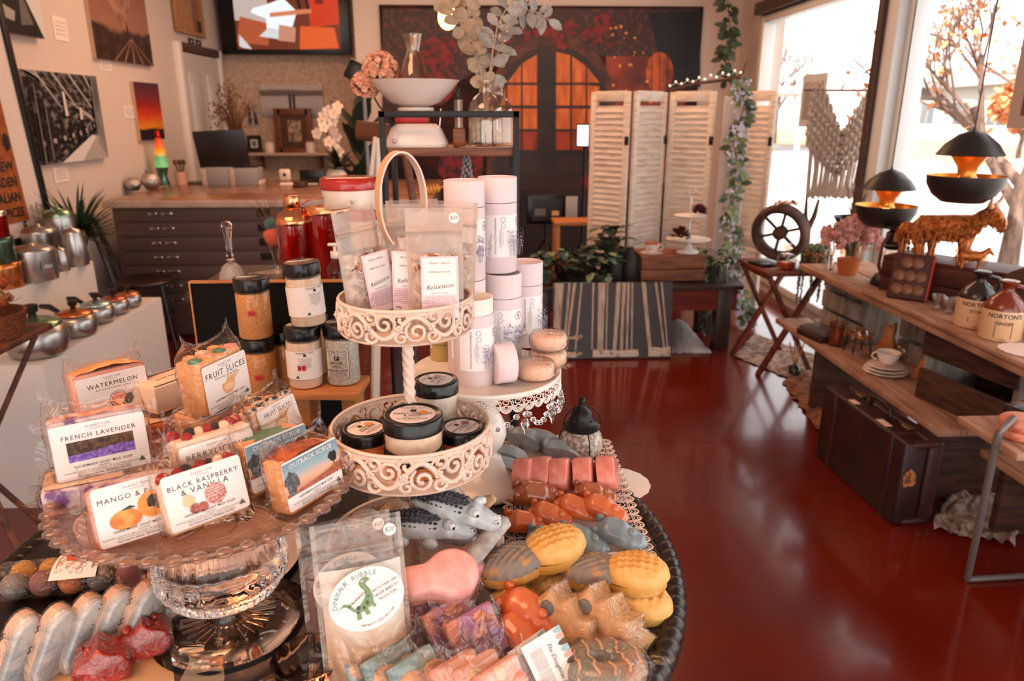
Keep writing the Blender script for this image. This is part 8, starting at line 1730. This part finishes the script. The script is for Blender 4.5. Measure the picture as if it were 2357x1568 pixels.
def tree(label,base,H_,seed,leafm,nleaf,lean=(0,0),r0=.14,ls=.09,name='autumn_tree',depth=4,f0=.3):
 t=thing(name,label,'tree',base);g=random.Random(seed);br=MB();lf=MB();tips=[]
 def grow(p,d,L_,r,k):
  q=p+d*L_;br.tube([p,p.lerp(q,.5)+V(g.uniform(-.04,.04),g.uniform(-.04,.04),0)*L_,q],[r,r*.8,r*.6],m_bark if k<2 else m_bare,7 if k<2 else 4)
  if k>=2:tips.append((p,q))
  if k<depth:
   for i in range(3 if k else 5):a=g.uniform(0,2*pi);o=d.orthogonal().normalized();o=Matrix.Rotation(2.1*i+g.uniform(-.6,.6)+k,3,d)@o+V(g.uniform(-.4,.4),g.uniform(-.4,.4),g.uniform(-.2,.4));grow(p.lerp(q,g.uniform(.6,1.)),(d+o*g.uniform(.45,.8)+V(0,0,.1)).normalized(),(H_*.3 if k==0 else L_)*g.uniform(.6,.8),r*(.5 if k<2 else .6),k+1)
 grow(V(0,0,0),V(lean[0],lean[1],1).normalized(),H_*f0,r0,0);br.build('trunk_and_branches',t)
 for k in range(nleaf):p,q=g.choice(tips);c=p.lerp(q,g.random())+V(*(g.uniform(-.12,.12)for _ in range(3)));leaf(lf,c,(g.uniform(-1,1),g.uniform(-1,1),g.uniform(-1,.3)),ls*g.uniform(.6,1.3),ls*.7,leafm)
 if nleaf:lf.build('leaves',t)
tree('large bare branched tree with a few orange leaves just outside the right window',(5.05,6.75,-.12),4.5,4,m_aut,1100,(-.02,.0),.105,.07,f0=.24,depth=5);tree('small round orange autumn tree across the road',(17.6,24,-.12),3.4,8,m_aut,2600,(0,0),.1,.3);tree('second orange autumn tree across the road, behind the large trunk',(19,19,-.12),4.2,12,m_aut,2200,(0,0),.12,.3);tree('hazy bare tree in the distance left of the grey poster',(17.2,44,-.12),9,5,m_bare,0,(0,0),.2,.2,'bare_tree',5)
m_hse=mt('house_grey',(166,164,162),.8);m_hrf=mt('house_roof',(138,130,128),.8);m_hwd=mt('house_window',(86,88,92),.2)
t=thing('grey_house','low grey house with white framed windows across the road','house',(33,47,-.12),-4);mb=MB();mb.box((0,0,1.6),(8,17,3.2),m_hse);mb.build('walls',t);mb=MB();mb.add([(-4.6,-9,3.2),(-4.6,9,3.2),(4.6,9,3.2),(4.6,-9,3.2),(0,-8,4.8),(0,8,4.8)],[(0,1,5,4),(2,3,4,5),(0,4,3),(1,2,5),(0,3,2,1)],m_hrf);mb.build('roof',t)
for y in(-6,-2.5,1.5,5.5):q=MB();q.box((-4.02,y,1.7),(.08,1.9,1.5),WHITE);q.box((-4.07,y-.45,1.7),(.04,.8,1.3),m_hwd);q.box((-4.07,y+.45,1.7),(.04,.8,1.3),m_hwd);q.build('window',t)
t=thing('white_carport','white flat roofed carport on posts seen through the far window','carport',(14.5,38,-.12));mb=MB();mb.box((0,0,2.7),(6,8,.25),WHITE);mb.build('roof',t)
for x in(-2.8,0,2.8):
 for y in(-3.8,3.8):mb=MB();mb.box((x,y,1.29),(.16,.16,2.57),WHITE);mb.build('post',t)
m_car=mt('car_white',(214,212,210),.2,coat=.6)
t=thing('parked_car','pale parked car behind the bull statue outside the right window','car',(10.0,10.9,-.12),80);mb=MB();o=[(-2.1,.35),(-2.1,.75),(-1.7,.88),(-1.0,.92),(-.5,1.38),(.75,1.42),(1.35,.98),(2.05,.85),(2.15,.5),(2.1,.32)];mb.prism(o,1.7,m_car,b=.08);mb.xf(T(0,.85,0)@UP);mb.build('body',t);mb=MB()
for sy in(-1,1):mb.add([(-.85,sy*.856,.95),(1.1,sy*.856,.98),(.68,sy*.856,1.33),(-.42,sy*.856,1.3)],[(0,1,2,3)],m_hwd)
mb.build('windows',t)
for x in(-1.35,1.35):
 for sy in(-1,1):q=MB();q.cyl((0,0,-.1),.33,.2,BLACK,24,M=T(x,sy*.76,.33)@R('X',90));q.cyl((0,0,-.105),.19,.21,CHROME,18,M=T(x,sy*.76,.33)@R('X',90));q.build('wheel',t)
